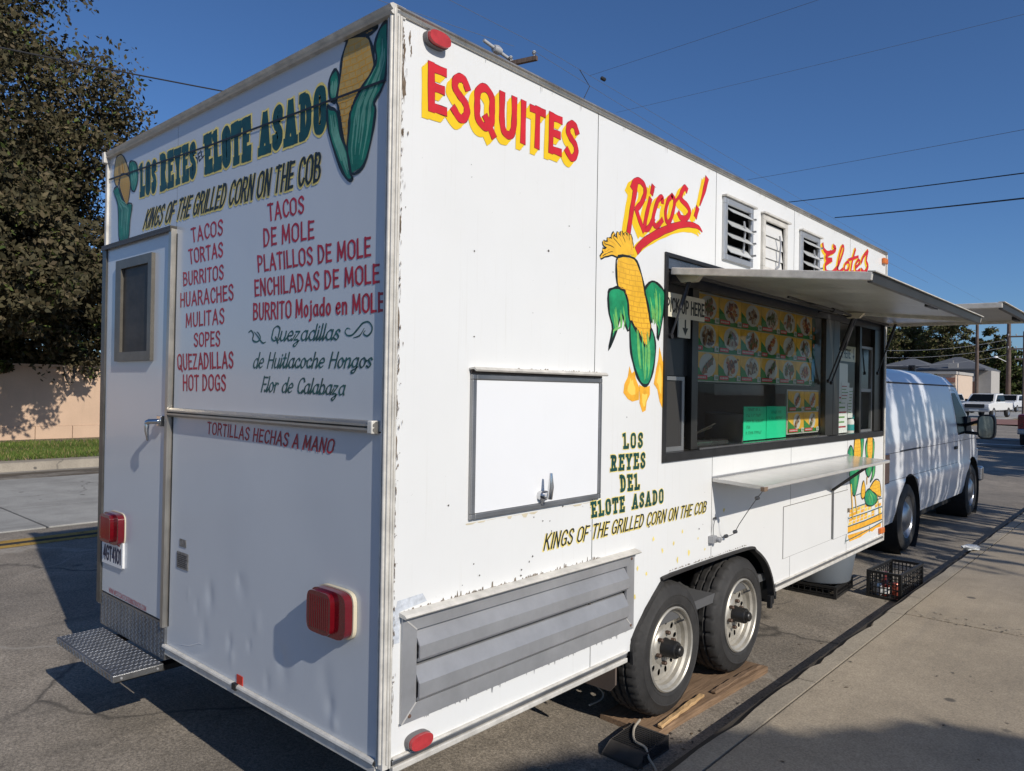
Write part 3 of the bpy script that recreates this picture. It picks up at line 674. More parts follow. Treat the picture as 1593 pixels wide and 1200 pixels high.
road = struct('road')
mb = MB()
xs = [0.345, -0.6, -2, -4, -6.93]
ys = [-14, -3, 2, 8, 16, 30, 60, 120, 260]
for i in range(len(xs) - 1):
    for j in range(len(ys) - 1):
        mb.quad((xs[i + 1], ys[j], road_z(xs[i + 1])), (xs[i], ys[j], road_z(xs[i])), (xs[i], ys[j + 1], road_z(xs[i])), (xs[i + 1], ys[j + 1], road_z(xs[i + 1])))
mb.build('asphalt_lane', ASPHALT, road)
mb = MB()                                                   # double centre line, worn yellow either side of a dark strip
for a, b in ((-6.20, -6.31), (-6.41, -6.53)):
    for y0 in np.arange(-14, 120, 1.5):
        mb.quad((b, y0, road_z(b) + .004), (a, y0, road_z(a) + .004), (a, y0 + 1.5, road_z(a) + .004), (b, y0 + 1.5, road_z(b) + .004))
cl = NB('worn_yellow_paint'); nn = cl.noise(14, 6, .75)
cl.val(cl.b.inputs['Alpha'], cl.rng(nn, .34, .46, .25, 1))
cl.out(cl.scale((0.44, 0.27, 0.055), cl.rng(cl.noise(5, 4), .3, .7, .7, 1.1)), .8)
mb.build('centre_line', cl.m, road)
mb = MB(); mb.quad((-6.41, -14, road_z(-6.41) + .004), (-6.31, -14, road_z(-6.31) + .004), (-6.31, 120, road_z(-6.31) + .004), (-6.41, 120, road_z(-6.41) + .004))
mb.build('centre_strip', mat('black_strip', (0.03, 0.028, 0.025), .9, var=.3), road)
mb = MB(); mb.quad((-9.6, 47, -.273), (0.3, 47, -.273), (0.3, 58, -.273), (-9.6, 58, -.273))
mb.build('brick_crossing', mat('brick_red_paving', (0.24, 0.12, 0.09), .9, var=.2, vscale=2), road)
mb = MB()
for y0 in (27.0, 31.5): mb.quad((-6.1, y0, road_z(-3) + .08), (0.2, y0, road_z(-3) + .08), (0.2, y0 + .35, road_z(-3) + .08), (-6.1, y0 + .35, road_z(-3) + .08))
mb.build('crossing_line', mat('worn_white_paint', (0.55, 0.54, 0.50), .8, var=.25, vscale=5), road)

lane = struct('road_concrete')
for k, y0 in enumerate(np.arange(-12.5, 62, 4.52)):
    mb = MB(); mb.box(-11.55, -6.945, y0 + .012, y0 + 4.508, -.40, -.2824 + (.002 if k % 2 else 0))
    mb.build('concrete_panel', LANEC, lane, bevel=.006, seg=1)
mb = MB(); mb.quad((-11.56, -12.5, -.296), (-6.93, -12.5, -.296), (-6.93, 62, -.296), (-11.56, 62, -.296)); mb.build('joint_filler', mat('joint_tar', (0.03, 0.028, 0.025), .9), lane)
mb = MB(); mb.quad((-40, 62, -.284), (-6.93, 62, -.284), (-6.93, 260, -.284), (-40, 260, -.284)); mb.build('far_lane', LANEC, lane)

gut = struct('road_gutter')
mb = MB()
for y0 in np.arange(-12.5, 60, 3): mb.box(-12.75, -11.56, y0, y0 + 2.99, -.42, -.286)
mb.build('gutter_apron', m_concrete('gutter_concrete', (0.27, 0.24, 0.195), oil=.8), gut)
s = NB('gutter_dirt'); s.val(s.b.inputs['Alpha'], s.rng(s.noise(2.6, 6, .7, s.map((1, .25, 1))), .42, .58)); s.out((0.13, 0.105, 0.075), .95)
mb = MB(); mb.quad((-12.45, -12, -.281), (-11.45, -12, -.281), (-11.45, 60, -.281), (-12.45, 60, -.281)); mb.build('dirt_film', s.m, gut)

fk = struct('far_kerb')
for y0 in np.arange(-12.5, 60, 3.6):
    mb = MB(); mb.add([(-12.72, y0, -.29), (-12.80, y0, -.14), (-13.05, y0, -.125), (-13.05, y0, -.3), (-12.72, y0 + 3.592, -.29), (-12.80, y0 + 3.592, -.14), (-13.05, y0 + 3.592, -.125), (-13.05, y0 + 3.592, -.3)],
        [(0, 1, 5, 4), (1, 2, 6, 5), (2, 3, 7, 6), (0, 3, 2, 1), (4, 5, 6, 7)])
    mb.build('kerb_block', KERBC, fk, bevel=.02)
vb = struct('verge_ground')
mb = MB(); mb.quad((-24, -14, -.135), (-13.04, -14, -.135), (-13.04, 62, -.135), (-24, 62, -.135)); mb.build('verge_soil', mat('verge_earth', (0.15, 0.12, 0.075), .95, var=.35, vscale=1.5, speck=.3, sscale=40), vb)
N = 60000
rg = np.random.default_rng(3)
bx = rg.uniform(-17.35, -13.08, N); by = rg.uniform(-1.0, 9.5, N) ; keep = rg.random(N) < np.clip(.55 + .6 * np.sin(bx * 2.1 + np.sin(by * 1.3)) * np.sin(by * .9), .25, 1)
bx, by = bx[keep], by[keep]; N = len(bx)
h = rg.uniform(.035, .095, N); a = rg.uniform(0, 2 * np.pi, N); lean = rg.uniform(-.05, .05, (N, 2)); ww = rg.uniform(.006, .014, N)
V = np.zeros((N, 3, 3)); V[:, 0] = np.stack([bx - ww * np.cos(a), by - ww * np.sin(a), np.full(N, -.135)], 1); V[:, 1] = np.stack([bx + ww * np.cos(a), by + ww * np.sin(a), np.full(N, -.135)], 1)
V[:, 2] = np.stack([bx + lean[:, 0], by + lean[:, 1], -.135 + h], 1)
def np_mesh(name, V, mats, per, midx=None, parent=None):
    n = len(V); me = bpy.data.meshes.new(name); me.vertices.add(n * per); off = np.array(parent['_w']) if parent is not None else 0
    me.vertices.foreach_set('co', (V.reshape(-1, 3) - off).astype(np.float32).ravel()); me.loops.add(n * per); me.loops.foreach_set('vertex_index', np.arange(n * per, dtype=np.int32))
    me.polygons.add(n); me.polygons.foreach_set('loop_start', np.arange(0, n * per, per, dtype=np.int32))
    for m in (mats if isinstance(mats, (list, tuple)) else [mats]): me.materials.append(m)
    if midx is not None: me.polygons.foreach_set('material_index', midx.astype(np.int32))
    me.update(calc_edges=True); me.validate()
    o = bpy.data.objects.new(name, me); COL.objects.link(o)
    if parent is not None: o.parent = parent
    o['_w'] = parent['_w'] if parent is not None else (0, 0, 0)
    return o
gr = np_mesh('grass', V, [m_leaf('grass_blades', (0.055, 0.10, 0.018), (0.12, 0.15, 0.03)), m_leaf('dry_grass_blades', (0.20, 0.16, 0.06), (0.26, 0.21, 0.10))], 3, (rg.random(N) < .14))
gr['kind'] = 'stuff'; gr['label'] = 'patchy green mown grass strip along the beige wall'; gr['category'] = 'grass'

# footpath on the kerb side: kerb blocks and slabs with open joints
kb = struct('kerb')
ky = [-9, -6, -3.1, -.4, 2.62, 4.36, 7.4, 10.4, 13.4, 16.4, 19.4]
for a, b in zip(ky, ky[1:]):
    n = 16; mb = MB(); rr = random.Random(int(a * 10))
    prof = lambda j: [(.300 + j, -.62), (.338 + j, -.352), (.352 + j, -.334), (.452, -.330), (.452, -.62)]
    for i in range(n + 1):
        y = a + .004 + (b - a - .008) * i / n; j = rr.uniform(-.008, .006) + (rr.uniform(.006, .016) if rr.random() < .10 else 0)
        mb.v += [(x, y, z) for x, z in prof(j)]
    for i in range(n):
        for k in range(4):
            q = i * 5 + k; mb.f.append((q, q + 1, q + 6, q + 5)); mb.m.append(0)
    mb.f.append((4, 3, 2, 1, 0)); mb.m.append(0); q = n * 5; mb.f.append((q, q + 1, q + 2, q + 3, q + 4)); mb.m.append(0)
    mb.build('kerb_block', KERBC, kb, smooth=30)
fp = struct('footpath')
sy = [-9, -6, -3.1, -.4, 2.62 - 1.3, 4.38, 7.4, 10.4, 13.4, 16.4, 19.4]
for i, (a, b) in enumerate(zip(sy, sy[1:])):
    for c, d in ((.460, 2.3), (2.306, 4.2)):
        mb = MB(); mb.box(c, d, a + .005, b - .005, -.5, -.330 + (.004 if i == 5 else 0)); mb.build('slab', FOOTPATH, fp, bevel=.008, seg=2)
mb = MB(); mb.quad((.30, -9, -.362), (4.2, -9, -.362), (4.2, 19.4, -.362), (.30, 19.4, -.362)); mb.build('joint_dirt', mat('joint_dirt', (0.05, 0.042, 0.033), .95), fp)
mb = MB(); mb.quad((4.2, -14, -.335), (40, -14, -.335), (40, 21, -.335), (4.2, 21, -.335)); o = mb.build('lot_paving', LANEC, fp)
# rough broken edge along the transverse joint
mb = MB(); rr = random.Random(5)
for i in range(120):
    t = i / 119; x = .47 + 1.75 * t; y = 4.385 + rr.uniform(-.02, .16) * (1 - .3 * t); r_ = rr.uniform(.004, .016)
    a = rr.uniform(0, 3); mb.add([(x + r_ * math.cos(a + k * 2.1), y + r_ * math.sin(a + k * 2.1), -.326 + (.004 if k < 3 else 0)) for k in range(3)] + [(x, y, -.326 + r_ * .5)], [(0, 1, 3), (1, 2, 3), (2, 0, 3)])
o = mb.build('joint_gravel', KERBC, fp); o['kind'] = 'stuff'

# grit and dry leaf scraps gathered along the kerb and scattered on the slabs
rd = np.random.default_rng(17); n = 420
gx = np.where(rd.random(n) < .55, .30 - np.abs(rd.normal(0, .10, n)), rd.uniform(-1.2, 1.9, n)); gy = rd.uniform(.2, 9.0, n)
gx = np.where((gx > .26) & (gx < .47), .24, gx)
gz = np.where(gx > .4, -.3285, -.46 - .024 * gx + .002); sz = rd.uniform(.004, .013, n); an = rd.uniform(0, 6.28, n)
V = np.stack([np.stack([gx + sz * np.cos(an + k) * e, gy + sz * np.sin(an + k) * e, gz + t * sz], 1) for k, e, t in ((0, 1.3, .1), (1.4, .5, .3), (3.1, 1.2, .05), (4.6, .6, .25))], 1)
o = np_mesh('leaf_litter', V, [mat('dry_leaf', (0.12, 0.085, 0.05), .9), mat('dark_grit', (0.05, 0.045, 0.04), .9)], 4, (rd.random(n) < .5)); o['kind'] = 'stuff'; o['label'] = 'dry leaf scraps and grit scattered along the kerb'; o['category'] = 'litter'

# ---------------------------------------------------------------- vegetation
def leaf_quads(C_, R_, n, size, seed, squash=1.0, lump=9, inner=.55, ysel=None, droop=0.0):
    """leaf-sized faces in lumpy clumps through an ellipsoid's outer volume"""
    r = np.random.default_rng(seed)
    K = max(12, int(n / 130))
    d = r.normal(size=(K, 3)); d /= np.linalg.norm(d, axis=1)[:, None]
    rad = r.uniform(inner, 1.0, K) ** .5
    lob = 1 + .13 * np.sin(d[:, 0] * lump + seed) + .11 * np.sin(d[:, 1] * lump * 1.3 + d[:, 2] * lump)
    cen = np.array(C_) + d * np.array(R_) * (rad * lob)[:, None]
    if ysel: cen = cen[(cen[:, 1] > ysel) | (r.random(len(cen)) < .25)]
    K = len(cen)
    idx = r.integers(0, K, n)
    cs = np.mean(R_) * .17 * r.uniform(.6, 1.4, K)[idx]
    off = r.normal(size=(n, 3)); off /= np.linalg.norm(off, axis=1)[:, None]; off *= (r.random(n) ** .5 * cs)[:, None]; off[:, 2] *= .65 + droop
    P = cen[idx] + off
    u = r.normal(size=(n, 3)); u[:, 2] -= .4; u /= np.linalg.norm(u, axis=1)[:, None]
    v = np.cross(u, r.normal(size=(n, 3))); v /= np.linalg.norm(v, axis=1)[:, None]
    s = size * r.uniform(.6, 1.4, n)[:, None]
    V = np.stack([P, P + u * s * .5 + v * s * .26, P + u * s, P + u * s * .5 - v * s * .26], 1)
    return V
def limb_tree(mb, base, top, r, n, seed, spread):
    rr = random.Random(seed); b = Vector(base); t = Vector(top)
    mb.tube([b + Vector((0, 0, -.15)), b + (t - b) * .04, b.lerp(t, .3) + Vector((rr.uniform(-.1, .1), rr.uniform(-.1, .1), 0)), b.lerp(t, .65), t], [r * 1.5, r * 1.05, r * .85, r * .55, r * .2], 9)
    for i in range(n):
        f = rr.uniform(.32, .85); p = b.lerp(t, f); a = rr.uniform(0, 6.28); L = spread * rr.uniform(.5, 1.0) * (1.2 - f * .6)
        q = p + Vector((math.cos(a) * L, math.sin(a) * L, L * rr.uniform(.25, .7)))
        mb.tube([p, p.lerp(q, .5) + Vector((0, 0, -.06 * L)), q], [r * .42, r * .26, r * .07], 6)
        for j in range(2):
            a2 = a + rr.uniform(-1, 1); e = p.lerp(q, .6); e2 = e + Vector((math.cos(a2), math.sin(a2), rr.uniform(.0, .7))) * L * .5
            mb.tube([e, e2], [r * .2, r * .04], 5)
BARK = m_wood('grey_bark', (0.07, 0.055, 0.042), (0.15, 0.12, 0.09), (14, 14, 2))
LEAFD = m_leaf('dark_leaves', (0.040, 0.036, 0.018), (0.085, 0.072, 0.036))
LEAFB = m_leaf('brownish_leaves', (0.085, 0.064, 0.036), (0.12, 0.095, 0.05))
LEAFG = m_leaf('green_leaves', (0.045, 0.065, 0.016), (0.10, 0.12, 0.03))
LEAFO = m_leaf('olive_leaves', (0.060, 0.065, 0.022), (0.125, 0.115, 0.045))
def tree(label, base, top, r, blobs, size, mats, seed, limbs=10, spread=3, split=(.7,), group=None, ysel=None, name='broadleaf_tree', droop=0.0, keep=None):
    t = thing(name, base, label, 'tree', group)
    mb = MB(); limb_tree(mb, base, top, r, limbs, seed, spread); mb.build('trunk', BARK, t, smooth=60)
    V = np.concatenate([leaf_quads(c, R_, n, size, seed * 31 + i, ysel=ysel, droop=droop) for i, (c, R_, n) in enumerate(blobs)])
    if keep is not None: V = V[keep(V)]
    q = np.random.default_rng(seed).random(len(V)); mi = np.zeros(len(V))
    for k, s_ in enumerate(split): mi[q > s_] = k + 1
    np_mesh('crown', V, mats, 4, mi, t)
    return t
tree('tall dense dark tree overhanging the beige wall across the street', (-20.6, 1.5, -.13), (-20.9, 1.6, 9.5), .38,
     [((-20.6, 0.6, 7.6), (4.6, 5.8, 3.9), 90000), ((-20.1, 1.3, 4.2), (4.3, 5.7, 3.2), 75000), ((-19.9, 2.6, 2.4), (2.0, 5.2, 1.3), 22000), ((-17.0, 1.4, 3.9), (2.1, 4.0, 1.7), 32000), ((-15.8, 0.6, 3.2), (1.7, 3.7, 1.1), 26000)], .135, [LEAFD, LEAFB, LEAFG], 4, 14, 4.2, (.72, .93), ysel=-.5)
# hedge hanging over the wall top
hd = thing('hedge', (-19.6, 3.0, -.13), 'dense ivy hedge spilling over the top of the beige wall', 'hedge')
mb = MB()
for k in range(7): mb.tube([(-19.3, -4 + k * 2.1, -.1), (-19.2, -3.8 + k * 2.1, 1.2), (-18.9, -3.5 + k * 2.1, 2.2)], [.06, .05, .02], 6)
build_each(mb, 'stem', BARK, hd)
V = np.concatenate([leaf_quads((-18.75, y, 2.15), (.75, 1.4, .85), 3300, .11, 900 + i) for i, y in enumerate(np.arange(-5, 10.1, 1.5))])
np_mesh('foliage', V, [LEAFD, LEAFG], 4, (np.random.default_rng(2).random(len(V)) < .35), hd)
mb = MB(); mb.tube([(-18.15, 4.62, 1.62), (-18.02, 4.66, 1.32), (-18.0, 4.72, 1.18), (-18.02, 4.8, 1.25), (-18.1, 4.84, 1.6)], .035, 6); tag(mb.build('bare_branch', BARK), 'dark bent bare branch hanging over the beige wall', 'branch')

# beige garden wall
wl = thing('garden_wall', (-18.4, 3, -.13), 'plain beige rendered block wall behind the grass strip', 'wall')
s = NB('beige_render'); c = s.scale((0.60, 0.42, 0.29), s.math('MULTIPLY', s.rng(s.noise(1.1, 5), .3, .7, .90, 1.05), s.rng(s.noise(45, 3), .3, .7, .94, 1.05)))
c = s.mix(s.rng(s.noise(1.5, 4, .6, s.map((1, 3, .3))), .6, .8, 0, .22), c, (0.30, 0.22, 0.16))
s.out(c, .9, s.bump(s.noise(40, 4), .25, .006))
y = -12.0; k = 0
while y < 34:
    mb = MB(); mb.box(-18.62, -18.42, y, y + 3.04, .17, 1.60); mb.build('wall_panel', s.m, wl); y += 3.042
y = -12.0
while y < 34:
    mb = MB(); mb.box(-18.66, -18.40, y + .006, y + .80, -.2, .166); mb.build('base_block', s.m, wl, bevel=.006, seg=1); y += .806
mb = MB(); mb.box(-18.66, -18.38, -12, 34, 1.602, 1.66); mb.build('wall_cap', s.m, wl)

# trees on the viewer's side of the street: they shade the footpath in front, the van and the far kerb
def crown_a(P):                              # crown shaped to its shadow: leaves that would shade the trailer are dropped
    k = (P[..., 2] + .33) / .645; g_ = P[..., 0] - k; h_ = P[..., 1] + .2 * k
    lim = np.interp(g_, [-.2, .2, .47, .70, 1.04, 1.4, 2.2, 4], [1.0, 1.55, 1.93, 2.20, 2.50, 2.60, 2.4, 1.6])
    return ((g_ > -.15) & (h_ < lim + .10 * np.sin(P[..., 2] * 7))).all(1)
tree('bushy unseen tree behind the viewer, crown shaped to shade the footpath', (9.2, -0.6, -.34), (9.2, -.6, 4.6), .2, [((8.8, -.4, 4.0), (2.6, 2.6, 1.5), 17000), ((8.4, -1.6, 4.2), (2.4, 2.6, 1.5), 12000)], .34, [LEAFO, LEAFG], 21, 4, 1.0, keep=crown_a)
tree('weeping pepper tree beside the footpath shading the van', (8.2, 7.9, -.34), (8.2, 8.1, 8.0), .22, [((7.6, 8.2, 7.6), (2.1, 4.0, 1.0), 2600)], .36, [LEAFO, LEAFG], 22, 10, 2.2, name='pepper_tree', keep=lambda P: (P[..., 1] + .2 * P[..., 0] > 6.75).all(1))
pt = bpy.data.objects['pepper_tree']
r_ = np.random.default_rng(8); n = 150
q = []
for i in range(n):
    low = i >= 108                                          # lower, shorter sprays added to streak the footpath and road with shade
    x0 = r_.uniform(6.3, 8.8); y0 = r_.uniform(6.4, 12.2) - .2 * (x0 + .25); z0 = (r_.uniform(-.4, .6) if low else r_.uniform(1.2, 2.5)) + .645 * (x0 + .25); Ls = r_.uniform(.5, 1.2) if low else r_.uniform(.9, 3.0); wd = r_.uniform(.06, .15); ben = r_.uniform(-.35, .35); a0 = r_.uniform(0, 6)
    for k in range(34):                                     # a hanging spray of many narrow leaves
        f = (k + r_.random()) / 34; yy = y0 + ben * f * f + .05 * math.sin(a0 + f * 5); zz = z0 - Ls * f; w_ = wd * (1 - .45 * f) * r_.uniform(.6, 1.2); hh = Ls / 34 * 1.9; xx = x0 + r_.uniform(-.06, .06); sl_ = r_.uniform(-.05, .05)
        q.append([(xx, yy - w_, zz), (xx + .02, yy + w_ * .2 + sl_, zz + hh * .4), (xx, yy + w_, zz - hh * .3), (xx - .02, yy + sl_, zz - hh)])
np_mesh('hanging_foliage', np.array(q), [LEAFO, LEAFG], 4, (r_.random(len(q)) < .4), pt)
tree('broad tree beside the footpath past the van', (7.5, 21.0, -.34), (7.5, 21, 7), .25, [((6.8, 21, 5.2), (3.2, 5.2, 2.4), 9000)], .40, [LEAFO, LEAFG], 23, 8, 2.4)

# far trees, house, low building, poles, vehicles down the street
far = [(-36.5, 128, 13.5, 4.6, 'left'), (-31.8, 124, 13.2, 4.2, ''), (-27.2, 126, 13.3, 3.6, ''), (-23.2, 122, 12.6, 3.2, ''), (-40, 118, 11, 4, ''), (-19.0, 130, 10.6, 2.4, ''), (-16.3, 125, 7.6, 2.4, ''), (-12.6, 128, 7.0, 2.8, ''), (-9.4, 135, 6.6, 2.8, '')]
flab = ['tall olive tree behind the trailer corner down the street', 'tall brownish tree behind the hip roofed house', 'bushy olive tree behind the roof ridge of the house', 'leafy tree between the house and the first utility pole', 'dark tree beyond the flat roofed beige building', 'slender ragged tree rising between the two utility poles', 'low round dark tree just past the thick lamp pole', 'dark rounded tree above the farther pickup', 'darkest tree farthest down the street behind the pole with three crossarms']
for i, (x, y, h_, r_w, _) in enumerate(far):
    mats = [[LEAFO, LEAFB, LEAFG], [LEAFG, LEAFO, LEAFD]][i > 5]
    nb = 13000 if i < 6 else 7000
    tree(flab[i], (x, y, -.3), (x + .3, y, h_ * .8), .3, [((x, y, h_ * .68), (r_w * 1.15, r_w, h_ * .36), nb), ((x + r_w * .4, y - 1, h_ * .36), (r_w * 1.05, r_w, h_ * .34), nb), ((x - r_w * .5, y + 1, h_ * .28), (r_w, r_w, h_ * .28), nb // 2)], .36, mats, 50 + i, 8, r_w, (.66, .88), group='trees at the end of the street')
shb = thing('shrub', (-17.6, 84, -.3), 'low leafy shrub in front of the flat roofed beige building', 'shrub')
mb = MB(); mb.tube([(-17.6, 84, -.4), (-17.6, 84, 1.8)], .12, 6); mb.build('stem', BARK, shb)
V = np.concatenate([leaf_quads((x, 84, 2.4), (1.3, 1.2, 1.2), 1500, .22, 700 + i) for i, x in enumerate((-19.0, -17.8, -16.9))])
np_mesh('foliage', V, [LEAFG, LEAFO], 4, (np.random.default_rng(5).random(len(V)) < .4), shb)

ROOF = mat('grey_shingle', (0.10, 0.105, 0.115), .85, var=.2, vscale=3, stretch=(1, 1, 6))
STUC = mat('blue_grey_stucco', (0.30, 0.30, 0.31), .9, var=.08)
PALE = mat('pale_stucco', (0.40, 0.375, 0.34), .9, var=.08)
hs = thing('house', (-19, 103, -.3), 'two storey house with grey hip roofs behind the flat beige building', 'house')
mb = MB(); mb.box(-21.6, -15.9, 100.4, 109, -.3, 4.35); mb.box(-26, -21.61, 101.5, 108, -.3, 4.75); mb.build('wall', STUC, hs)
mb = MB(); mb.box(-15.89, -14.6, 101.5, 107, -.3, 4.3); mb.build('wing', PALE, hs)
def hip(mb, x0, x1, y0, y1, z0, zr, inset):
    xm = (x0 + x1) / 2; ym = (y0 + y1) / 2
    a, b, c, d = (x0, y0, z0), (x1, y0, z0), (x1, y1, z0), (x0, y1, z0); r0, r1 = (x0 + inset, ym, zr), (x1 - inset, ym, zr)
    mb.add([a, b, c, d, r0, r1], [(0, 1, 5, 4), (1, 2, 5), (2, 3, 4, 5), (3, 0, 4), (3, 2, 1, 0)])
    mb.box(x0, x1, y0, y1, z0 - .18, z0 - .002)
mb = MB(); hip(mb, -22.4, -14.9, 99.7, 109.6, 4.5, 6.1, 3.4); hip(mb, -26.6, -20.9, 100.6, 108.5, 4.9, 6.0, 2.6); mb.build('roof', ROOF, hs)
WINF = mat('white_frame', (0.7, 0.7, 0.68), .5)
for x0 in (-20.6, -18.6, -17.2):
    mb = MB(); mb.box(x0, x0 + .9, 100.34, 100.42, 2.6, 3.9); wf = mb.build('window', WINF, hs)
    mb = MB(); mb.box(x0 + .1, x0 + .8, 100.31, 100.35, 2.7, 3.8); mb.build('pane', DGLASS, wf)
mb = MB(); mb.box(-18.75, -17.75, 99.9, 100.3, 4.55, 5.15); mb.box(-18.3, -18.2, 100, 100.1, 5.15, 5.5); mb.build('chimney', PALE, hs)
mb = MB(); mb.box(-16.6, -15.95, 100.2, 100.38, -.3, 3.0); mb.build('porch', mat('brown_boards', (0.20, 0.10, 0.07), .8), hs)
fb = thing('flat_building', (-19, 90, -.3), 'long low beige building with a red sign band', 'building')
mb = MB(); mb.box(-24.5, -15.7, 88.4, 97, -.3, 3.55); mb.build('wall', mat('beige_stucco', (0.60, 0.47, 0.36), .9, var=.06), fb)
mb = MB(); mb.box(-24.6, -15.6, 88.2, 97.1, 3.552, 3.85); mb.build('parapet', PALE, fb)
s = NB('red_brick_band'); q = s.n.new('ShaderNodeTexBrick'); q.inputs['Scale'].default_value = 3.0; q.inputs['Color1'].default_value = (0.36, 0.10, 0.05, 1); q.inputs['Color2'].default_value = (0.26, 0.08, 0.05, 1); q.inputs['Mortar'].default_value = (0.5, 0.4, 0.3, 1)
s.l.new(s.map((1, 1, 1), (math.radians(90), 0, 0)), q.inputs[0]); s.out(q.outputs[0], .9)
mb = MB(); mb.box(-22.3, -19.6, 88.3, 88.39, 2.9, 3.4); mb.box(-16.6, -15.72, 88.3, 88.39, 2.7, 3.2); build_each(mb, 'sign_band', s.m, fb)
for x0 in (-23.4, -21.0, -18.6):
    mb = MB(); mb.box(x0, x0 + 1.2, 88.33, 88.41, 1.0, 2.3); wf = mb.build('window', WINF, fb)
    mb = MB(); mb.box(x0 + .1, x0 + 1.1, 88.29, 88.34, 1.1, 2.2); mb.build('pane', DGLASS, wf)

POLEW = m_wood('pole_wood', (0.10, 0.065, 0.05), (0.17, 0.12, 0.09), (8, 8, .6))
INS = mat('grey_insulator', (0.42, 0.42, 0.42), .3)
def utility_pole(x, y, h_, r, arms, label, lamp=False, ang=0.0):
    t = thing('utility_pole', (x, y, -.28), label, 'utility pole')
    mb = MB(); mb.tube([(x, y, -.5), (x + .02, y, h_ * .5), (x, y, h_)], [r, r * .85, r * .65], 12); mb.build('post', POLEW, t, smooth=50)
    for z, L in arms:
        c, s_ = math.cos(ang), math.sin(ang); mb = MB()
        a_, b_ = Vector((x - L / 2 * c, y - L / 2 * s_, z)), Vector((x + L / 2 * c, y + L / 2 * s_, z)); nn_ = Vector((-s_, c, 0)) * .055
        mb.add([a_ + nn_ + Vector((0, 0, k)) for k in (-.06, .06)] + [a_ - nn_ + Vector((0, 0, k)) for k in (-.06, .06)] + [b_ + nn_ + Vector((0, 0, k)) for k in (-.06, .06)] + [b_ - nn_ + Vector((0, 0, k)) for k in (-.06, .06)],
               [(0, 1, 3, 2), (4, 6, 7, 5), (0, 4, 5, 1), (2, 3, 7, 6), (1, 5, 7, 3), (0, 2, 6, 4)])
        ar = mb.build('crossarm', POLEW, t)
        for f in (.03, .27, .73, .97):
            p = a_.lerp(b_, f); mb = MB(); mb.lathe([(0, .055), (.022, .06), (.022, .12), (.06, .135), (.035, .165), (.06, .18), (.04, .22), (0, .235)], (p.x, p.y, p.z), 'z', 10); mb.build('insulator', INS, ar, smooth=60)
    return t
near_pole = utility_pole(-13.1, 14.0, 10.95, .17, [(10.55, 3.1)], 'wooden utility pole rising behind the trailer roof', ang=math.radians(14))
mb = MB(); mb.tube([(-12.6, 13.25, 10.95), (-12.5, 14.35, 10.70)], .05, 8); mb.lathe([(0, -.16), (.10, -.14), (.13, 0), (.10, .14), (0, .16)], (-12.55, 13.75, 10.84), 'y', 10); mb.tube([(-12.55, 13.6, 10.85), (-12.7, 13.4, 11.02)], .035, 6); mb.build('cutout_switch', INS, near_pole, smooth=50)
utility_pole(-13.9, 89.0, 10.3, .20, [(9.7, 2.6)], 'brown utility pole in front of the grey roofed house', ang=.25)
p2_ = utility_pole(-12.4, 98.0, 10.7, .27, [(10.2, 2.8)], 'thicker utility pole carrying a street lamp past the house', ang=.25)
mb = MB(); mb.tube([(-12.6, 97.8, 5.2), (-13.4, 97.2, 5.7)], .04, 6); mb.lathe([(0, -.1), (.28, -.08), (.2, .1), (0, .14)], (-13.5, 97.1, 5.7), 'z', 10); mb.build('street_lamp', WINF, p2_, smooth=50)
utility_pole(-7.35, 70.0, 6.5, .10, [(6.1, 2.2), (5.1, 2.2), (4.3, 1.2)], 'dark pole with three crossarms beside the street', ang=.1)
wire_m = mat('wire_black', (0.02, 0.02, 0.022), .6)
wire_g = mat('wire_grey', (0.13, 0.14, 0.16), .5)
def wire(p, q, sag, r, label, m=wire_m, n=24):
    p, q = Vector(p), Vector(q); mb = MB()
    mb.tube([p.lerp(q, i / n) - Vector((0, 0, sag * 4 * (i / n) * (1 - i / n))) for i in range(n + 1)], r, 6)
    tag(mb.build('power_line', m), label, 'power line', 'overhead lines'); return mb
def ext(a, b, f, g_=0.0):
    a, b = Vector(a), Vector(b); return a + (b - a) * (-g_), a + (b - a) * f
# ================================================================ the food trailer
W_, L_, H_ = 2.44, 5.488, 2.498
tr = thing('food_trailer', (-1.22, 2.7, -.46), 'white food trailer painted with menus and corn cobs, serving hatch propped open', 'food trailer')
bx = lambda *a: MB().box(*a)
# --- kerb side: sheets with real openings
HOLES = [(1.745, 5.425, .91, 1.93), (2.365, 2.705, 2.012, 2.328), (2.885, 3.225, 2.012, 2.328), (3.50, 3.815, 2.012, 2.328), (.125, 1.415, .185, .432)]
seams = [0.016, 1.145, 2.272, 3.397, 4.53, 5.47]
arch = [(1.47, .0), (1.47, .073), (1.589, .193), (1.727, .296), (1.82, .327), (2.70, .327), (2.85, .292), (3.005, .195), (3.095, .075), (3.13, .0)]
for a, b in zip(seams, seams[1:]):
    a += .0022; b -= .0022; mb = MB()
    for c, d, e, f in rects((a, b, .345, 2.475), HOLES): mb.quad((0, c, e), (0, d, e), (0, d, f), (0, c, f))
    lo, hi = max(a, 1.47), min(b, 3.13)
    if a < 1.47:
        for c, d, e, f in rects((a, min(b, 1.47), .02, .345), HOLES): mb.quad((0, c, e), (0, d, e), (0, d, f), (0, c, f))
    if b > 3.13 or a > 3.13:
        c, d = max(a, 3.13), b; mb.quad((0, c, .02), (0, d, .02), (0, d, .345), (0, c, .345))
    if lo < hi:                                             # strip above the wheel opening
        zy = lambda y: np.interp(y, [q[0] for q in arch[1:-1]], [q[1] for q in arch[1:-1]])
        pts = sorted({lo, hi, *[q[0] for q in arch if lo < q[0] < hi]})
        for c, d in zip(pts, pts[1:]): mb.quad((0, c, zy(c)), (0, d, zy(d)), (0, d, .345), (0, c, .345))
    build_each(mb, 'side_panel', WHITE, tr)
mb = MB()
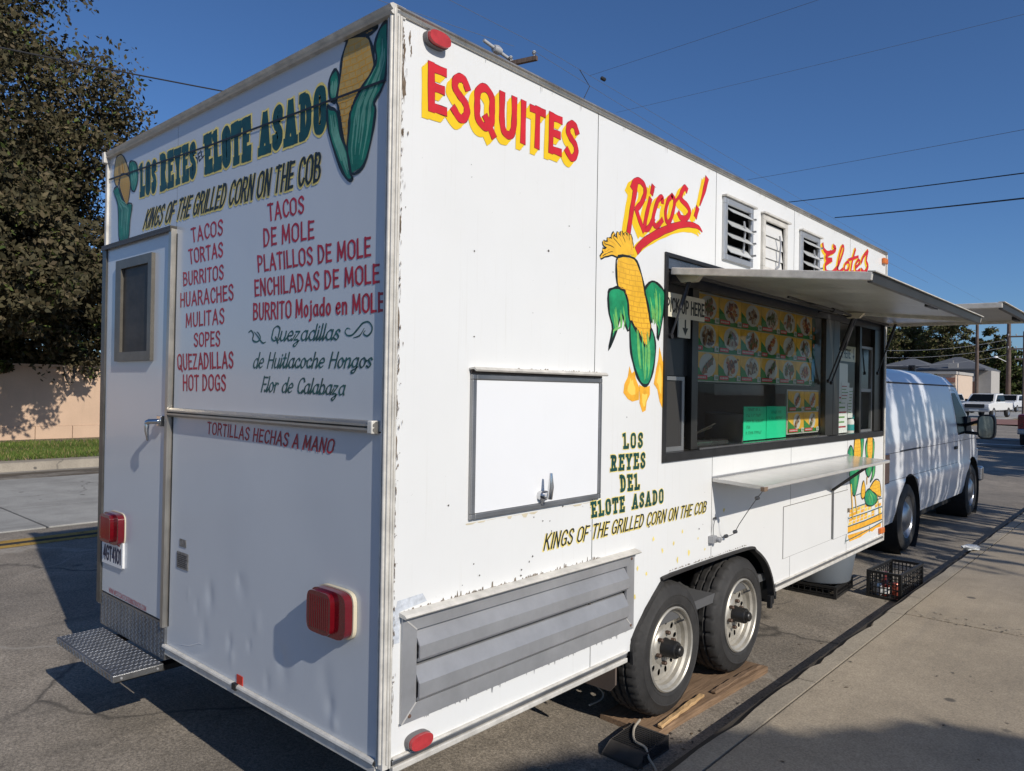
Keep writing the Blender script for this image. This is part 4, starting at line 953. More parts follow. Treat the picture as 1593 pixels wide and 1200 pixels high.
for s_ in seams[1:-1]:
    mb.box(-.012, -.004, s_ - .006, s_ + .006, .345 if 1.4 < s_ < 3.2 else .02, 2.46 if s_ < 1.7 else .905)
    if s_ > 1.7: mb.box(-.012, -.004, s_ - .006, s_ + .006, 1.935, 2.46)
build_each(mb, 'seam_backing', mat('seam_dirt', (0.09, 0.08, 0.07), .9), tr)
mb = MB()                                                   # jambs of the openings
for h in HOLES[:4]:
    mb.quad((0, h[0], h[2]), (-.05, h[0], h[2]), (-.05, h[0], h[3]), (0, h[0], h[3])); mb.quad((0, h[1], h[2]), (-.05, h[1], h[2]), (-.05, h[1], h[3]), (0, h[1], h[3]))
    mb.quad((0, h[0], h[2]), (-.05, h[0], h[2]), (-.05, h[1], h[2]), (0, h[1], h[2])); mb.quad((0, h[0], h[3]), (-.05, h[0], h[3]), (-.05, h[1], h[3]), (0, h[1], h[3]))
mb.build('jamb', DARKF, tr)
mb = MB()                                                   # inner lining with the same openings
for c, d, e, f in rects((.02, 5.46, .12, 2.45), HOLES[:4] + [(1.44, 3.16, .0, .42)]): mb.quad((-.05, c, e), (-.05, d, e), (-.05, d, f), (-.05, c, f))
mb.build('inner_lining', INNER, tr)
# --- other walls, roof, floor
mb = MB(); mb.box(-2.44, -2.40, .01, 5.47, .02, 2.46); mb.build('left_wall', WHITE, tr)
mb = MB(); mb.box(-2.398, -.052, 5.43, 5.47, .02, 2.46); mb.build('front_wall', WHITE, tr)
mb = MB(); mb.box(-2.40, -.04, .03, 5.45, 2.455, 2.475); mb.build('roof', WHITE, tr)
mb = MB(); mb.box(-2.40, -.045, .03, 5.43, .05, .10); mb.build('floor', mat('floor_sheet', (0.10, 0.10, 0.10), .6), tr)
mb = MB()
for x in (-.55, -1.95): mb.box(x - .05, x + .05, .08, 5.5, -.10, .045)
for y in (.25, .95, 1.3, 3.3, 4.1, 4.9): mb.box(-2.35, -.10, y - .03, y + .03, -.03, .047)
build_each(mb, 'chassis', UNDER, tr)
mb = MB(); mb.tube([(-2.36, 1.88, -.08), (-.1, 1.88, -.08)], .04, 10); mb.tube([(-2.36, 2.68, -.08), (-.1, 2.68, -.08)], .04, 10)
for x in (-.55, -1.95): mb.box(x - .03, x + .03, 1.5, 3.1, -.16, -.11)
mb.build('axle', UNDER, tr)
mb = MB(); 
for sx in (-.55, -1.95): mb.tube([(sx, 5.3, -.06), (-1.25, 6.15, -.06)], .045, 8)
mb.box(-1.31, -1.19, 6.02, 6.3, -.09, 0.0); mb.tube([(-1.25, 5.95, -.42), (-1.25, 5.95, .35)], .035, 10); mb.box(-1.35, -1.15, 5.85, 6.05, -.45, -.42)
mb.build('drawbar', BLACK, tr)
# wheel wells
mb = MB(); mb.box(-.48, -.47, 1.45, 3.15, -.05, .40); mb.box(-.47, -.004, 1.43, 3.16, .400, .41); mb.box(-.47, -.004, 1.44, 1.455, .0, .399); mb.box(-.47, -.004, 3.145, 3.16, -.10, .399)
mb.build('wheel_well', UNDER, tr)
mb = MB()
A_ = [(1.452, -.045), (1.458, .076), (1.579, .203), (1.722, .309), (1.818, .343), (2.702, .343), (2.862, .306), (3.021, .203), (3.112, .08), (3.150, -.04)]
B_ = [(1.484, -.045), (1.486, .068), (1.601, .182), (1.735, .282), (1.824, .311), (2.698, .311), (2.838, .278), (2.986, .186), (3.078, .068), (3.116, -.04)]
A_ = [tuple((Vector(q) * .45 + Vector(r) * .55)) for q, r in zip(A_, B_)]; A_ = [tuple(q) for q in catmull(A_, 5)]; B_ = [tuple(q) for q in catmull(B_, 5)]; n = len(A_)
for i in range(n - 1):
    for q0, q1, q2, q3, x0, x1 in ((A_[i], A_[i + 1], B_[i + 1], B_[i], .016, .016), (A_[i], A_[i + 1], A_[i + 1], A_[i], .016, -.001), (B_[i], B_[i + 1], B_[i + 1], B_[i], .016, -.03)):
        mb.quad((x0, *q0), (x0, *q1), (x1, *q2), (x1, *q3))
mb.build('arch_trim', RUBBER, tr)
mb = MB(); mb.box(-.02, .004, 3.085, 3.118, -.118, -.04); mb.build('trim_end', BLACK, tr)
mb = MB(); mb.prism([(-.26, .01), (-.03, .01), (-.03, -.13), (-.06, -.165), (-.26, -.165)], lambda u, v, d: (u, d, v), 1.39, 1.402); mb.build('mud_flap', mat('brown_rubber', (0.13, 0.095, 0.075), .8, var=.2), tr)
mb = MB(); mb.box(-.3, -.02, 3.22, 3.235, -.09, .0); mb.build('mud_flap', UNDER, tr)
# --- wheels
def wheel(y, label, blocky, tilt=0):
    R, cx, cz = .342, -.012, -.080
    N = 150 if blocky else 180
    ribs = [(-.012, .305, 0), (-.018, .322, 0), (-.034, .336, 1), (-.062, .340, 1), (-.066, .328, 0), (-.074, .328, 0), (-.078, .342, 2), (-.105, .342, 2), (-.109, .328, 0), (-.117, .328, 0), (-.121, .342, 2), (-.148, .342, 2), (-.152, .328, 0), (-.160, .328, 0), (-.164, .340, 1), (-.192, .336, 1), (-.208, .322, 0), (-.214, .305, 0)]
    side = [(-.026, .205, 0), (-.010, .212, 0), (-.001, .226, 0), (.0, .228, 0), (.0005, .232, 0), (-.001, .234, 0), (.002, .255, 0), (.0015, .272, 0), (.0035, .274, 0), (.0035, .278, 0), (0.001, .280, 0), (-.005, .294, 0)]
    prof = side + ribs + [(-.222, .25, 0), (-.21, .21, 0)]
    mb = MB(); step = 6 if blocky else 4
    for ax, r, k in prof:
        for j in range(N):
            t = 2 * math.pi * j / N; rr_ = r
            if k == 2 and blocky and (j + (3 if ax < -.1 else 0)) % step == 0: rr_ = r - .008
            if k == 1 and j % step == 0: rr_ = r - (.010 if blocky else .006)
            if k == 2 and not blocky and j % step == 0: rr_ = r - .004
            z = cz + rr_ * math.sin(t)
            bulge = max(0, -(math.sin(t)) - .93) * .06 if r < .3 else 0
            mb.v.append((cx + ax + bulge, y + rr_ * math.cos(t), max(z, cz - .338)))
    for i in range(len(prof) - 1):
        for j in range(N):
            q = i * N; mb.f.append((q + j, q + (j + 1) % N, q + N + (j + 1) % N, q + N + j)); mb.m.append(0)
    wh = MB().lathe([(0.0, -.10), (.13, -.10), (.13, -.20), (0, -.2)], (cx, y, cz), 'x', 24).build('wheel', UNDER, tr, label=label)
    mb.build('tyre', RUBBER, wh, smooth=35)
    mb = MB(); mb.lathe([(.214, -.024), (.216, -.002), (.209, .004), (.203, -.002), (.200, -.020), (.186, -.030), (.184, -.052), (.176, -.062), (.170, -.085)], (cx, y, cz), 'x', 56)
    mb.lathe([(.091, -.0585), (.082, -.050), (.074, -.046), (.050, -.046)], (cx, y, cz), 'x', 56)
    outer = [(.172 * math.cos(2 * math.pi * k / 56), .172 * math.sin(2 * math.pi * k / 56)) for k in range(56)]
    inner = [(.090 * math.cos(2 * math.pi * k / 40), .090 * math.sin(2 * math.pi * k / 40)) for k in range(40)]
    loops = [outer, inner]
    for k in range(12):
        t = 2 * math.pi * (k + .5) / 12; c_, s_ = math.cos(t), math.sin(t)
        loops.append([(.128 * c_ + .017 * math.cos(u) * c_ - .0125 * math.sin(u) * s_, .128 * s_ + .017 * math.cos(u) * s_ + .0125 * math.sin(u) * c_) for u in [2 * math.pi * m / 12 for m in range(12)]])
    mb.sheet(loops, lambda u, v, d: (cx - .058 - .5 * max(0, math.hypot(u, v) - .150), y + u, cz + v))
    mb.lathe([(.172, -.070), (.172, -.090)], (cx, y, cz), 'x', 40)
    mb.build('rim', RIMM, wh, smooth=30)
    mb = MB()
    mb.lathe([(.050, -.046), (.050, -.040), (.045, -.030), (.045, .022), (.041, .030), (.030, .032), (.027, .050), (.022, .055), (0, .055)], (cx, y, cz), 'x', 28)
    mb.build('hub', mat('black_grease_cap', (0.018, 0.017, 0.016), .42, var=.3, vscale=20), wh, smooth=30)
    mb = MB()
    for k in range(6):
        t = 2 * math.pi * k / 6 + .3; mb.lathe([(.011, -.046), (.011, -.026), (.007, -.022), (0, -.022)], (cx, y + .076 * math.cos(t), cz + .076 * math.sin(t)), 'x', 6)
    build_each(mb, 'lug_nut', mat('rusty_nut', (0.12, 0.08, 0.06), .6, .5), wh)
    mb = MB(); mb.tube([(cx - .05, y + .13, cz + .10), (cx - .02, y + .155, cz + .115)], .005, 6); mb.build('valve_stem', BLACK, wh)
    return wh
w1_ = wheel(1.885, 'rear wheel with shallow worn tread', False)
w2_ = wheel(2.700, 'front wheel with deep square tread blocks', True)
for s_ in (w1_, w2_):                                       # the far side pair, under the body
    c_ = copy_tree(s_, tr); c_.rotation_euler = (0, 0, math.pi)
    yy = 1.885 if s_ is w1_ else 2.700
    c_.location = (0, 2 * (yy - 2.7), 0)
    c_['label'] = 'wheel on the traffic side in the shade'
# --- trims
mb = MB()                                                   # right rear corner post: ribbed extrusion
mb.box(-.018, .009, -.008, .0155, .0, 2.485); mb.box(-.026, -.020, -.010, .004, 0.0, 2.46); mb.box(.0, .010, .0175, .026, .0, 2.467); mb.lathe([(.007, .02), (.007, 2.47)], (-.006, -.0085, 0), 'z', 10); mb.lathe([(.005, .02), (.005, 2.46)], (.0115, .008, 0), 'z', 8)
mb.build('corner_post', TRIM, tr, bevel=.002)
mb = MB(); mb.box(-2.452, -2.425, -.012, .02, .05, 2.47); mb.build('corner_post', TRIM, tr, bevel=.003, label='white rear corner post behind the door')
mb = MB(); mb.box(-.012, .012, 5.470, 5.492, .0, 2.47); mb.build('corner_post', TRIM, tr, bevel=.003)
rail = [(.0, 2.468), (.009, 2.470), (.011, 2.478), (.008, 2.483), (.013, 2.488), (.008, 2.497), (-.02, 2.499), (-.05, 2.485), (-.05, 2.468)]
mb = MB(); mb.prism(rail, lambda u, v, d: (u, d, v), .002, 5.49); mb.build('roof_rail', ALU, tr)
rail2 = [(0, 2.462), (.016, 2.464), (.022, 2.470), (.012, 2.478), (.020, 2.484), (.026, 2.492), (.014, 2.499), (-.04, 2.499), (-.04, 2.462)]
mb = MB(); mb.prism(rail2, lambda u, v, d: (d, -u, v), -2.445, .006); mb.build('rear_roof_rail', TRIM, tr)
mb = MB(); mb.box(-2.455, -2.42, -.032, .05, 2.435, 2.496); mb.build('corner_cap', TRIM, tr, bevel=.006)
mb = MB(); mb.box(-.006, .007, .034, 1.43, .002, .019); mb.box(-.006, .007, 3.15, 5.49, .002, .019); build_each(mb, 'bottom_channel', ALUG, tr, bevel=.003)
mb = MB(); mb.box(-.01, .012, .034, 1.43, -.022, -.0005); mb.box(-.01, .012, 3.15, 5.49, -.022, -.0005); mb.box(-.002, .012, .034, 1.43, .0205, .030); mb.box(-.002, .012, 3.15, 5.49, .0205, .030); build_each(mb, 'bottom_lip', TRIM, tr, bevel=.004)
mb = MB(); mb.box(-1.625, -.03, -.010, .02, -.022, .004); mb.lathe([(.011, -1.625), (.011, -.03)], (0, -.008, .014), 'x', 10); mb.build('rear_bottom_lip', TRIM, tr)
mb = MB(); mb.box(-.955, -.925, -.022, -.008, .003, .028); mb.build('lip_clip', BLACK, tr)
# --- rear skin
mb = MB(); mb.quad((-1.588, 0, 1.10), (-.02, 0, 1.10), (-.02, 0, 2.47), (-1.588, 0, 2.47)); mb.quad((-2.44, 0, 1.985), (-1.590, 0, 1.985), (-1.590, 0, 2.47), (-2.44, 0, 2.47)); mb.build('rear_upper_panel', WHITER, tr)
mb = MB()                                                   # dented lower panel
nx, nz = 120, 84; dents = [(-1.20, .33, .05, .010), (-.62, .22, .035, .010), (-.60, .17, .06, .006), (-.95, .44, .03, .006), (-.92, .42, .05, .004), (-1.02, .17, .03, .007), (-1.0, .12, .03, -.005), (-.30, .12, .035, .009), (-.27, .06, .03, -.008), (-.33, .20, .06, .005), (-1.32, .26, .03, .004), (-1.40, .30, .02, -.003), (-.8, .30, .04, -.004), (-.72, .09, .03, .005), (-1.25, .16, .05, .005), (-.5, .30, .05, .004), (-.86, .20, .02, .006), (-1.1, .60, .20, .004), (-.5, .75, .3, .005)]
for j in range(nz + 1):
    for i in range(nx + 1):
        x = -1.618 + (1.618 - .022) * i / nx; z = .015 + 1.08 * j / nz
        d = sum(a * .42 * math.exp(-((x - u) / (r * .62)) ** 2 - ((z - v) / (r * 1.1)) ** 2) for u, v, r, a in dents)
        edge = min(1, (x + 1.618) / .05, (-.022 - x) / .05, (z - .015) / .05, (1.095 - z) / .05)
        mb.v.append((x, d * max(0, edge), z))
for j in range(nz):
    for i in range(nx):
        q = j * (nx + 1) + i; mb.f.append((q, q + 1, q + nx + 2, q + nx + 1)); mb.m.append(0)
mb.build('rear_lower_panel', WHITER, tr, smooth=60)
belt = [(0, 1.092), (.018, 1.094), (.028, 1.103), (.028, 1.110), (.018, 1.1135), (.028, 1.117), (.028, 1.124), (.016, 1.133), (0, 1.135)]
mb = MB(); mb.prism(belt, lambda u, v, d: (d, -u, v), -1.590, -.045); mb.build('belt_rail', ALU, tr)
mb = MB(); mb.box(-.072, -.046, -.032, -.001, 1.092, 1.136); mb.build('belt_end', TRIM, tr, bevel=.004)
mb = MB(); br = Brush(mb, fy, .0045); br.ribbon([(-2.42, 2.350), (-2.0, 2.331), (-1.25, 2.297), (-.5, 2.275), (-.04, 2.261)], .009); mb.build('dark_line', BLACK, tr)  # thin dark line across the upper rear wall, over the lettering
# marker stickers and data plates
mb = MB(); mb.box(-.950, -.902, -.003, -.0008, .012, .060); mb.build('marker_sticker', mat('orange_red_sticker', (0.62, 0.04, 0.02), .5), tr)
PLATEM = mat('grey_data_plate', (0.22, 0.215, 0.205), .45, .4, speck=.35, sscale=60)
mb = MB(); mb.box(-1.493, -1.430, -.003, -.0008, .502, .537); mb.build('data_plate', PLATEM, tr)
dp = MB().box(-1.516, -1.405, -.004, -.0008, .402, .477).build('data_plate', PLATEM, tr)
mb = MB()
for k in range(7): mb.box(-1.508 + .002 * (k % 3), -1.415 - .01 * (k % 2), -.0052, -.0042, .412 + .0085 * k, .4145 + .0085 * k)
mb.build('plate_print', BLACK, dp)
mb = MB(); br = Brush(mb, fy, .0014); br.ribbon([(-1.47, .055), (-1.38, .072), (-1.29, .105), (-1.25, .108)], [.002, .004, .004, .002]); mb.build('scratch', mat('bare_scratch', (0.75, 0.75, 0.75), .5), tr)
# --- rear door
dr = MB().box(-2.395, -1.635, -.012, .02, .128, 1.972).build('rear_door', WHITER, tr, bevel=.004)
mb = MB(); mb.box(-2.448, -2.398, -.020, .012, .06, 1.975); mb.build('hinge_strip', mat('dark_hinge_aluminium', (0.13, 0.125, 0.115), .4, .7, var=.3, vscale=6), dr)
mb = MB(); mb.prism([(-1.607, .105), (-1.634, .105), (-1.612, 1.972), (-1.585, 1.972)], fy, -.01, .026); mb.build('door_frame', ALU, tr, bevel=.006)
mb = MB(); mb.prism([(-1.604, .11), (-1.596, .11), (-1.576, 1.95), (-1.584, 1.95)], fy, -.01, .002); build_each(mb, 'frame_gap', BLACK, tr)
mb = MB(); mb.box(-2.43, -1.583, -.032, .0, 1.974, 1.984); mb.box(-2.43, -1.583, -.032, -.026, 1.960, 1.9735); mb.build('drip_strip', mat('dark_drip_rail', (0.06, 0.055, 0.05), .5), tr)
win = MB()
for c, d, e, f in rects((-2.235, -1.789, 1.358, 1.882), [(-2.165, -1.830, 1.405, 1.836)]): win.box(c, d, -.030, -.0125, e, f)
win = win.build('door_window', mat('bronze_window_frame', (0.17, 0.155, 0.13), .42, .6, var=.2, vscale=12), dr)
s = NB('old_dark_window'); c = s.mix(s.rng(s.noise(2.5, 4, .7, s.map((1, 1, 2))), .35, .65), (0.016, 0.015, 0.014), (0.055, 0.048, 0.042)); s.b.inputs['Specular IOR Level'].default_value = .25; s.out(c, .45, s.bump(s.noise(4, 2), .12, .03))
mb = MB(); mb.quad((-2.165, -.016, 1.405), (-1.830, -.016, 1.405), (-1.830, -.016, 1.836), (-2.165, -.016, 1.836)); mb.build('pane', s.m, win)
CHROME = mat('worn_chrome', (0.62, 0.62, 0.62), .18, 1.0, var=.1)
mb = MB(); mb.box(-1.690, -1.646, -.034, -.0125, 1.045, 1.094); mb.tube([(-1.668, -.03, 1.068), (-1.705, -.062, 1.066), (-1.720, -.066, 1.06)], .013, 10); mb.tube([(-1.720, -.066, 1.06), (-1.722, -.066, 1.02), (-1.715, -.062, .975)], [.012, .010, .006], 10)
mb.build('door_handle', CHROME, dr, smooth=40, bevel=.003)
# diamond plate kick panel and step
DP = m_steel('diamond_plate', (0.34, 0.345, 0.35), .36, (8, 8, 8))
kp = MB().box(-2.405, -1.612, -.012, .02, -.050, .122).build('kick_plate', DP, tr)
def lozenges(fn, u0, u1, v0, v1, p=.022):
    mb = MB(); i = 0; v = v0 + p * .4
    while v < v1 - p * .3:
        u = u0 + p * .4 + (p / 2 if i % 2 else 0); j = 0
        while u < u1 - p * .3:
            a = math.radians(45 if (i + j) % 2 == 0 else -45); c_, s_ = math.cos(a), math.sin(a); L2, w2 = p * .52, p * .13
            P = lambda a_, b_, d: fn(u + a_ * c_ - b_ * s_, v + a_ * s_ + b_ * c_, d)
            mb.add([P(-L2, 0, 0), P(0, -w2, 0), P(L2, 0, 0), P(0, w2, 0), P(-L2 * .45, 0, .0026), P(L2 * .45, 0, .0026)], [(0, 1, 5, 4), (1, 2, 5), (2, 3, 4, 5), (3, 0, 4)])
            u += p; j += 1
        v += p * .5; i += 1
    return mb
o = lozenges(lambda u, v, d: (u, -.0124 - d, v), -2.40, -1.62, -.045, .118).build('tread_lozenges', DP, kp); o['kind'] = 'stuff'
st = MB().box(-2.365, -1.612, -.236, -.0125, -.0965, -.064).build('step', DP, tr, bevel=.004)
st.data.transform(Matrix.Identity(4))
o = lozenges(lambda u, v, d: (u, v, -.0636 + d), -2.36, -1.616, -.232, -.016).build('tread_lozenges', DP, st); o['kind'] = 'stuff'
o = lozenges(lambda u, v, d: (u, -.2362 - d, v), -2.36, -1.616, -.094, -.066).build('front_lozenges', DP, st); o['kind'] = 'stuff'
mb = MB()
for y in (-.20, -.04): mb.lathe([(.006, .0), (.005, .003), (0, .0035)], (-1.6118, y, -.082), 'x', 10)
build_each(mb, 'step_bolt', VENTM, st)
mb = MB(); mb.box(-2.3, -2.24, -.20, .3, -.125, -.0985); mb.box(-1.74, -1.68, -.20, .3, -.125, -.0985); build_each(mb, 'step_arm', UNDER, tr)
# tail lamps
def tail_lamp(x, z, label):
    b = MB().prism(oval(x, z, .107, .084, 0, 0, n=40, e=5), fy, .0012, .016).build('tail_lamp', CREAM, tr, bevel=.004, seg=2, label=label)
    mb = MB(); mb.prism(oval(x - .002, z, .103, .080, 0, 0, n=40, e=5), fy, .0163, .046); mb.build('lens', REDLENS, b, bevel=.012, seg=4, smooth=50)
    mb = MB(); mb.prism(oval(x - .030, z, .071, .072, 0, 0, n=40, e=5), fy, .030, .064); mb.build('lens_block', REDLENS, b, bevel=.012, seg=4, smooth=50)
    mb = MB()
    for k in range(10): mb.box(x - .084 + .0115 * k, x - .079 + .0115 * k, -.0653, -.0638, z - .056, z + .056)
    mb.build('lens_ribs', REDLENS, b)
tail_lamp(-.255, .466, 'clear red tail lamp on the lower right of the rear wall')
tail_lamp(-2.195, .492, 'red tail lamp above the number plate')
PW = mat('plate_white', (0.70, 0.70, 0.70), .45)
pl = thing
mb = MB(); mb.prism([(-2.362, .292), (-2.095, .296), (-2.095, .425), (-2.362, .420)], fy, .013, .024); np_ = mb.build('number_plate', PW, tr, bevel=.003)
mb = MB(); br = Brush(mb, fy, .0245); write(br, '4GT4101', [(-2.345, .312), (-2.112, .316), (-2.112, .388), (-2.345, .384)], G, .20, gap=.15); br.ribbon([(-2.29, .405), (-2.2, .413), (-2.13, .407)], .008, 1); mb.build('plate_text', [mat('plate_navy', (0.012, 0.016, 0.06), .5), P_DRED], np_)
# --- clearance lights on the kerb side
for y, z, lab in ((.170, 2.438, 'faded red clearance light under the roof rail'), (.140, .056, 'red clearance light low by the corner post')):
    b = MB().prism(oval(y, z, .051, .027, 0, 0), fx, .0006, .022).build('clearance_light', mat('grey_lamp_base', (0.16, 0.15, 0.15), .6), tr, label=lab)
    mb = MB(); mb.prism(oval(y, z, .048, .024, 0, 0), fx, .022, .036); mb.build('lens', REDLENSF, b, bevel=.009, seg=3)
for y, z in ((5.40, 2.405), (5.405, .075)):
    mb = MB(); mb.box(.0008, .028, y - .05, y + .05, z - .024, z + .024); mb.build('marker_light', ORANGEL, tr, bevel=.008, seg=2, label='amber marker light at the front end, ' + ('under the roof' if z > 1 else 'low by the grill painting'))
# --- louvred vent
vf = MB()
for c, d, e, f in rects((.066, 1.475, .128, .484), [(.128, 1.412, .186, .431)]): vf.box(.0006, .012, c, d, e, f)
vf = vf.build('louvre_vent', VENTM, tr)
mb = MB()
for (a, b) in (((.128, .186), (.066, .128)), ((1.412, .186), (1.475, .128)), ((.128, .431), (.066, .484))): 
    v = Vector(b) - Vector(a); nn_ = Vector((-v.y, v.x)).normalized() * .0022
    mb.prism([tuple(Vector(a) + nn_), tuple(Vector(b) + nn_), tuple(Vector(b) - nn_), tuple(Vector(a) - nn_)], fx, .0122, .0132)
build_each(mb, 'mitre_bead', mat('pale_bead', (0.5, 0.48, 0.45), .6), vf)
def slat(z0, z1):
    h_ = z0 - z1; pr = [(-.030, z0 + .004), (-.004, z0 - .03 * 0), (.027, z0 - h_ * .46), (.027, z1 + .012), (.016, z1), (-.025, z1 + .004), (-.025, z1 + .008), (.012, z1 + .008), (.020, z1 + .016), (.020, z0 - h_ * .46), (-.010, z0 - .004), (-.032, z0 - .002)]
    mb = MB(); mb.prism(pr, lambda u, v, d: (u, d, v), .130, 1.410); mb.build('louvre_slat', VENTM, vf)
slat(.424, .322); slat(.302, .190)
mb = MB(); mb.quad((-.034, .10, .16), (-.034, 1.44, .16), (-.034, 1.44, .45), (-.034, .10, .45)); mb.build('vent_back', VENTM, vf)
mb = MB(); mb.prism([(.0006, .486), (.034, .482), (.040, .488), (.030, .495), (.0006, .500)], lambda u, v, d: (u, d, v), .058, 1.495); mb.build('vent_drip', TRIM, vf)
for y, z in ((.10, .148), (1.45, .148), (1.45, .46)):
    mb = MB(); mb.lathe([(.007, .012), (.006, .015), (0, .016)], (0, y, z), 'x', 10); mb.build('vent_rivet', mat('rust_rivet', (0.13, 0.07, 0.045), .7), vf)
def jag(y0, y1, z, up, amp, m, name, x=.0007, dens=.010, seed=0, fn=None):
    """ragged edge where paint or caulk has run: a comb of uneven vertical teeth"""
    rr = random.Random(seed); mb = MB(); y = y0
    while y < y1:
        wd_ = rr.uniform(.5, 1.4) * dens; h_ = amp * rr.random() ** 2.2 * (1.0 if rr.random() < .8 else 1.9)
        a, b = (z, z + h_) if up else (z - h_, z)
        pts = [(y, z), (y + wd_, z), (y + wd_ * rr.uniform(.5, .9), z + (h_ if up else -h_)), (y + wd_ * rr.uniform(.1, .45), z + (h_ if up else -h_) * rr.uniform(.7, 1))]
        mb.add([fx(u, v, x) for u, v in pts], [(0, 1, 2, 3)]); y += wd_
    o = mb.build(name, m, tr); o['kind'] = 'stuff'; return o
GRIME_ = mat('brown_grime', (0.20, 0.165, 0.125), .9, var=.4, vscale=30)
jag(.062, 1.478, .129, False, .016, VENTM, 'overspray_edge', seed=1)
jag(.25, 1.2, .499, True, .013, GRIME_, 'grime_edge', seed=2); jag(.07, .5, .498, True, .008, GRIME_, 'grime_edge', seed=3)
jag(.62, 1.16, 1.326, True, .007, GRIME_, 'grime_edge', seed=4, dens=.014); jag(1.82, 2.75, .334, True, .010, GRIME_, 'grime_edge', seed=5, dens=.012); jag(.36, 1.1, .757, False, .010, CREAM, 'grime_edge', seed=6, dens=.05)
# flaked sealant by the vent and along the corner post
CAULK = m_grime('flaking_sealant'); 
mb = MB(); mb.quad((.0008, .032, .40), (.0008, .062, .40), (.0008, .062, .52), (.0008, .032, .52)); mb.quad((.0010, .040, .50), (.0010, .18, .515), (.0010, .16, .545), (.0010, .05, .54)); build_each(mb, 'old_sealant', mat('bluish_caulk', (0.55, 0.58, 0.62), .7, var=.2, vscale=40, bump=.5, bscale=60), tr)
rr = random.Random(12); mb = MB(); br = Brush(mb, fx, .0009)
def flake(y, z, w_, h_):
    k_ = 16; br.fill([(y + w_ * math.cos(2 * math.pi * j / k_) * rr.uniform(.25, 1.2), z + h_ * math.sin(2 * math.pi * j / k_) * rr.uniform(.35, 1.2)) for j in range(k_)])
for y, z, w_, h_ in ((.040, 2.36, .009, .045), (.036, 2.27, .006, .07), (.043, 2.24, .012, .05), (.064, 2.41, .006, .030), (.070, 2.37, .004, .020), (.038, 2.09, .006, .018), (.036, 1.78, .006, .04), (.034, 1.46, .005, .06), (.034, 1.05, .004, .05)): flake(y, z, w_, h_)
for i in range(230):
    z = 2.45 - 2.3 * rr.random() ** 1.2; flake(.0285 + abs(rr.gauss(0, .0045)) + (rr.random() < .06) * rr.uniform(0, .03), z, rr.uniform(.0006, .003), rr.uniform(.001, .012) * rr.choice((1, 1, 2)))
for i in range(26):
    y = rr.uniform(.03, 5.3); L2 = rr.uniform(.006, .03); br.ribbon([(y, 2.466), (y + .001, 2.466 - L2)], [.003, .001])
mb.build('rust_flaking', mat('rusty_flakes', (0.15, 0.11, 0.075), .9, var=.5, vscale=60), tr)['kind'] = 'stuff'
# --- hatch
hf = MB()
for c, d, e, f in rects((.372, 1.186, .770, 1.300), [(.394, 1.166, .790, 1.280)]): hf.box(.0006, .016, c, d, e, f)
hf = hf.build('storage_hatch', ALUG, tr, bevel=.003)
mb = MB(); mb.box(.0006, .011, .396, 1.164, .792, 1.278); mb.build('hatch_panel', WHITED, hf)
mb = MB(); mb.prism([(.0006, 1.322), (.030, 1.326), (.040, 1.316), (.036, 1.310), (.026, 1.318), (.0006, 1.316)], lambda u, v, d: (u, d, v), .366, 1.196); mb.build('hatch_gutter', TRIM, hf)
mb = MB(); mb.box(.0006, .010, .372, 1.19, 1.302, 1.3155); mb.build('hatch_hinge', mat('brown_hinge', (0.09, 0.07, 0.06), .7, var=.3, vscale=20), hf)
mb = MB(); mb.prism(oval(.775, .822, .028, .020, 0, 0, n=16), fx, .0112, .030); mb.tube([(.03, .775, .822), (.052, .775, .824)], .014, 12); mb.tube([(.055, .775, .812), (.062, .775, .86), (.060, .776, .915)], [.012, .012, .006], 10); mb.prism([(.765, .803), (.785, .803), (.775, .780)], fx, .0112, .02)
mb.build('hatch_handle', CHROME, hf, smooth=40)
# --- small louvred windows under the roof
FROST = mat('dusty_glass_slat', (0.60, 0.61, 0.60), .25, spec=.6, var=.1)
for k, (y0, y1) in enumerate(((2.347, 2.724), (2.867, 3.247), (3.484, 3.834))):
    wf = MB(); z0, z1 = 1.994, 2.346
    for c, d, e, f in rects((y0, y1, z0, z1), [(y0 + .036, y1 - .036, z0 + .034, z1 - .034)]): wf.box(.0006, .018, c, d, e, f)
    wf = wf.build('louvre_window', [mat('pale_aluminium', (0.50, 0.51, 0.52), .4, .6, var=.1), TRIM][k == 1], tr, bevel=.003, label=['louvre window with glass slats wide open, over the hatch end', 'middle louvre window with white slats shut', 'louvre window with open slats beside the red lettering'][k])
    mb = MB(); mb.box(.0008, .030, y0 - .006, y1 + .03, z1 + .002, z1 + .012); mb.build('window_drip', TRIM, wf)
    n = 4
    for i in range(n):
        zt = z1 - .042 - i * .071; a = math.radians(8 if k == 1 else (52, 46, 50, 40)[i]); hh = .074
        mb = MB(); x0 = -.012; dx, dz = math.sin(a) * hh, -math.cos(a) * hh
        mb.prism([(x0, zt), (x0 + dx, zt + dz), (x0 + dx + .004 * math.cos(a), zt + dz + .004 * math.sin(a)), (x0 + .004 * math.cos(a), zt + .004 * math.sin(a))], lambda u, v, d: (u, d, v), y0 + .040, y1 - .044)
        mb.build('louvre_slat', mat('white_slat', (0.66, 0.65, 0.62), .5, var=.08) if k == 1 else FROST, wf)
    ym = (y0 * .38 + y1 * .62); mb = MB(); mb.tube([(.022, ym, z1 - .10), (.026, ym + .01, z1 - .15), (.018, ym + .004, z0 + .06)], .006, 8); mb.tube([(.018, ym + .004, z0 + .06), (.004, ym - .01, z0 + .04)], .008, 8); mb.build('operator_lever', VENTM, wf)
    if k != 1:
        mb = MB(); 
        for i in range(n): mb.box(.0, .05, y1 - .043, y1 - .032, z1 - .08 - i * .071, z1 - .070 - i * .071)
        build_each(mb, 'slat_arm', ALUG, wf)
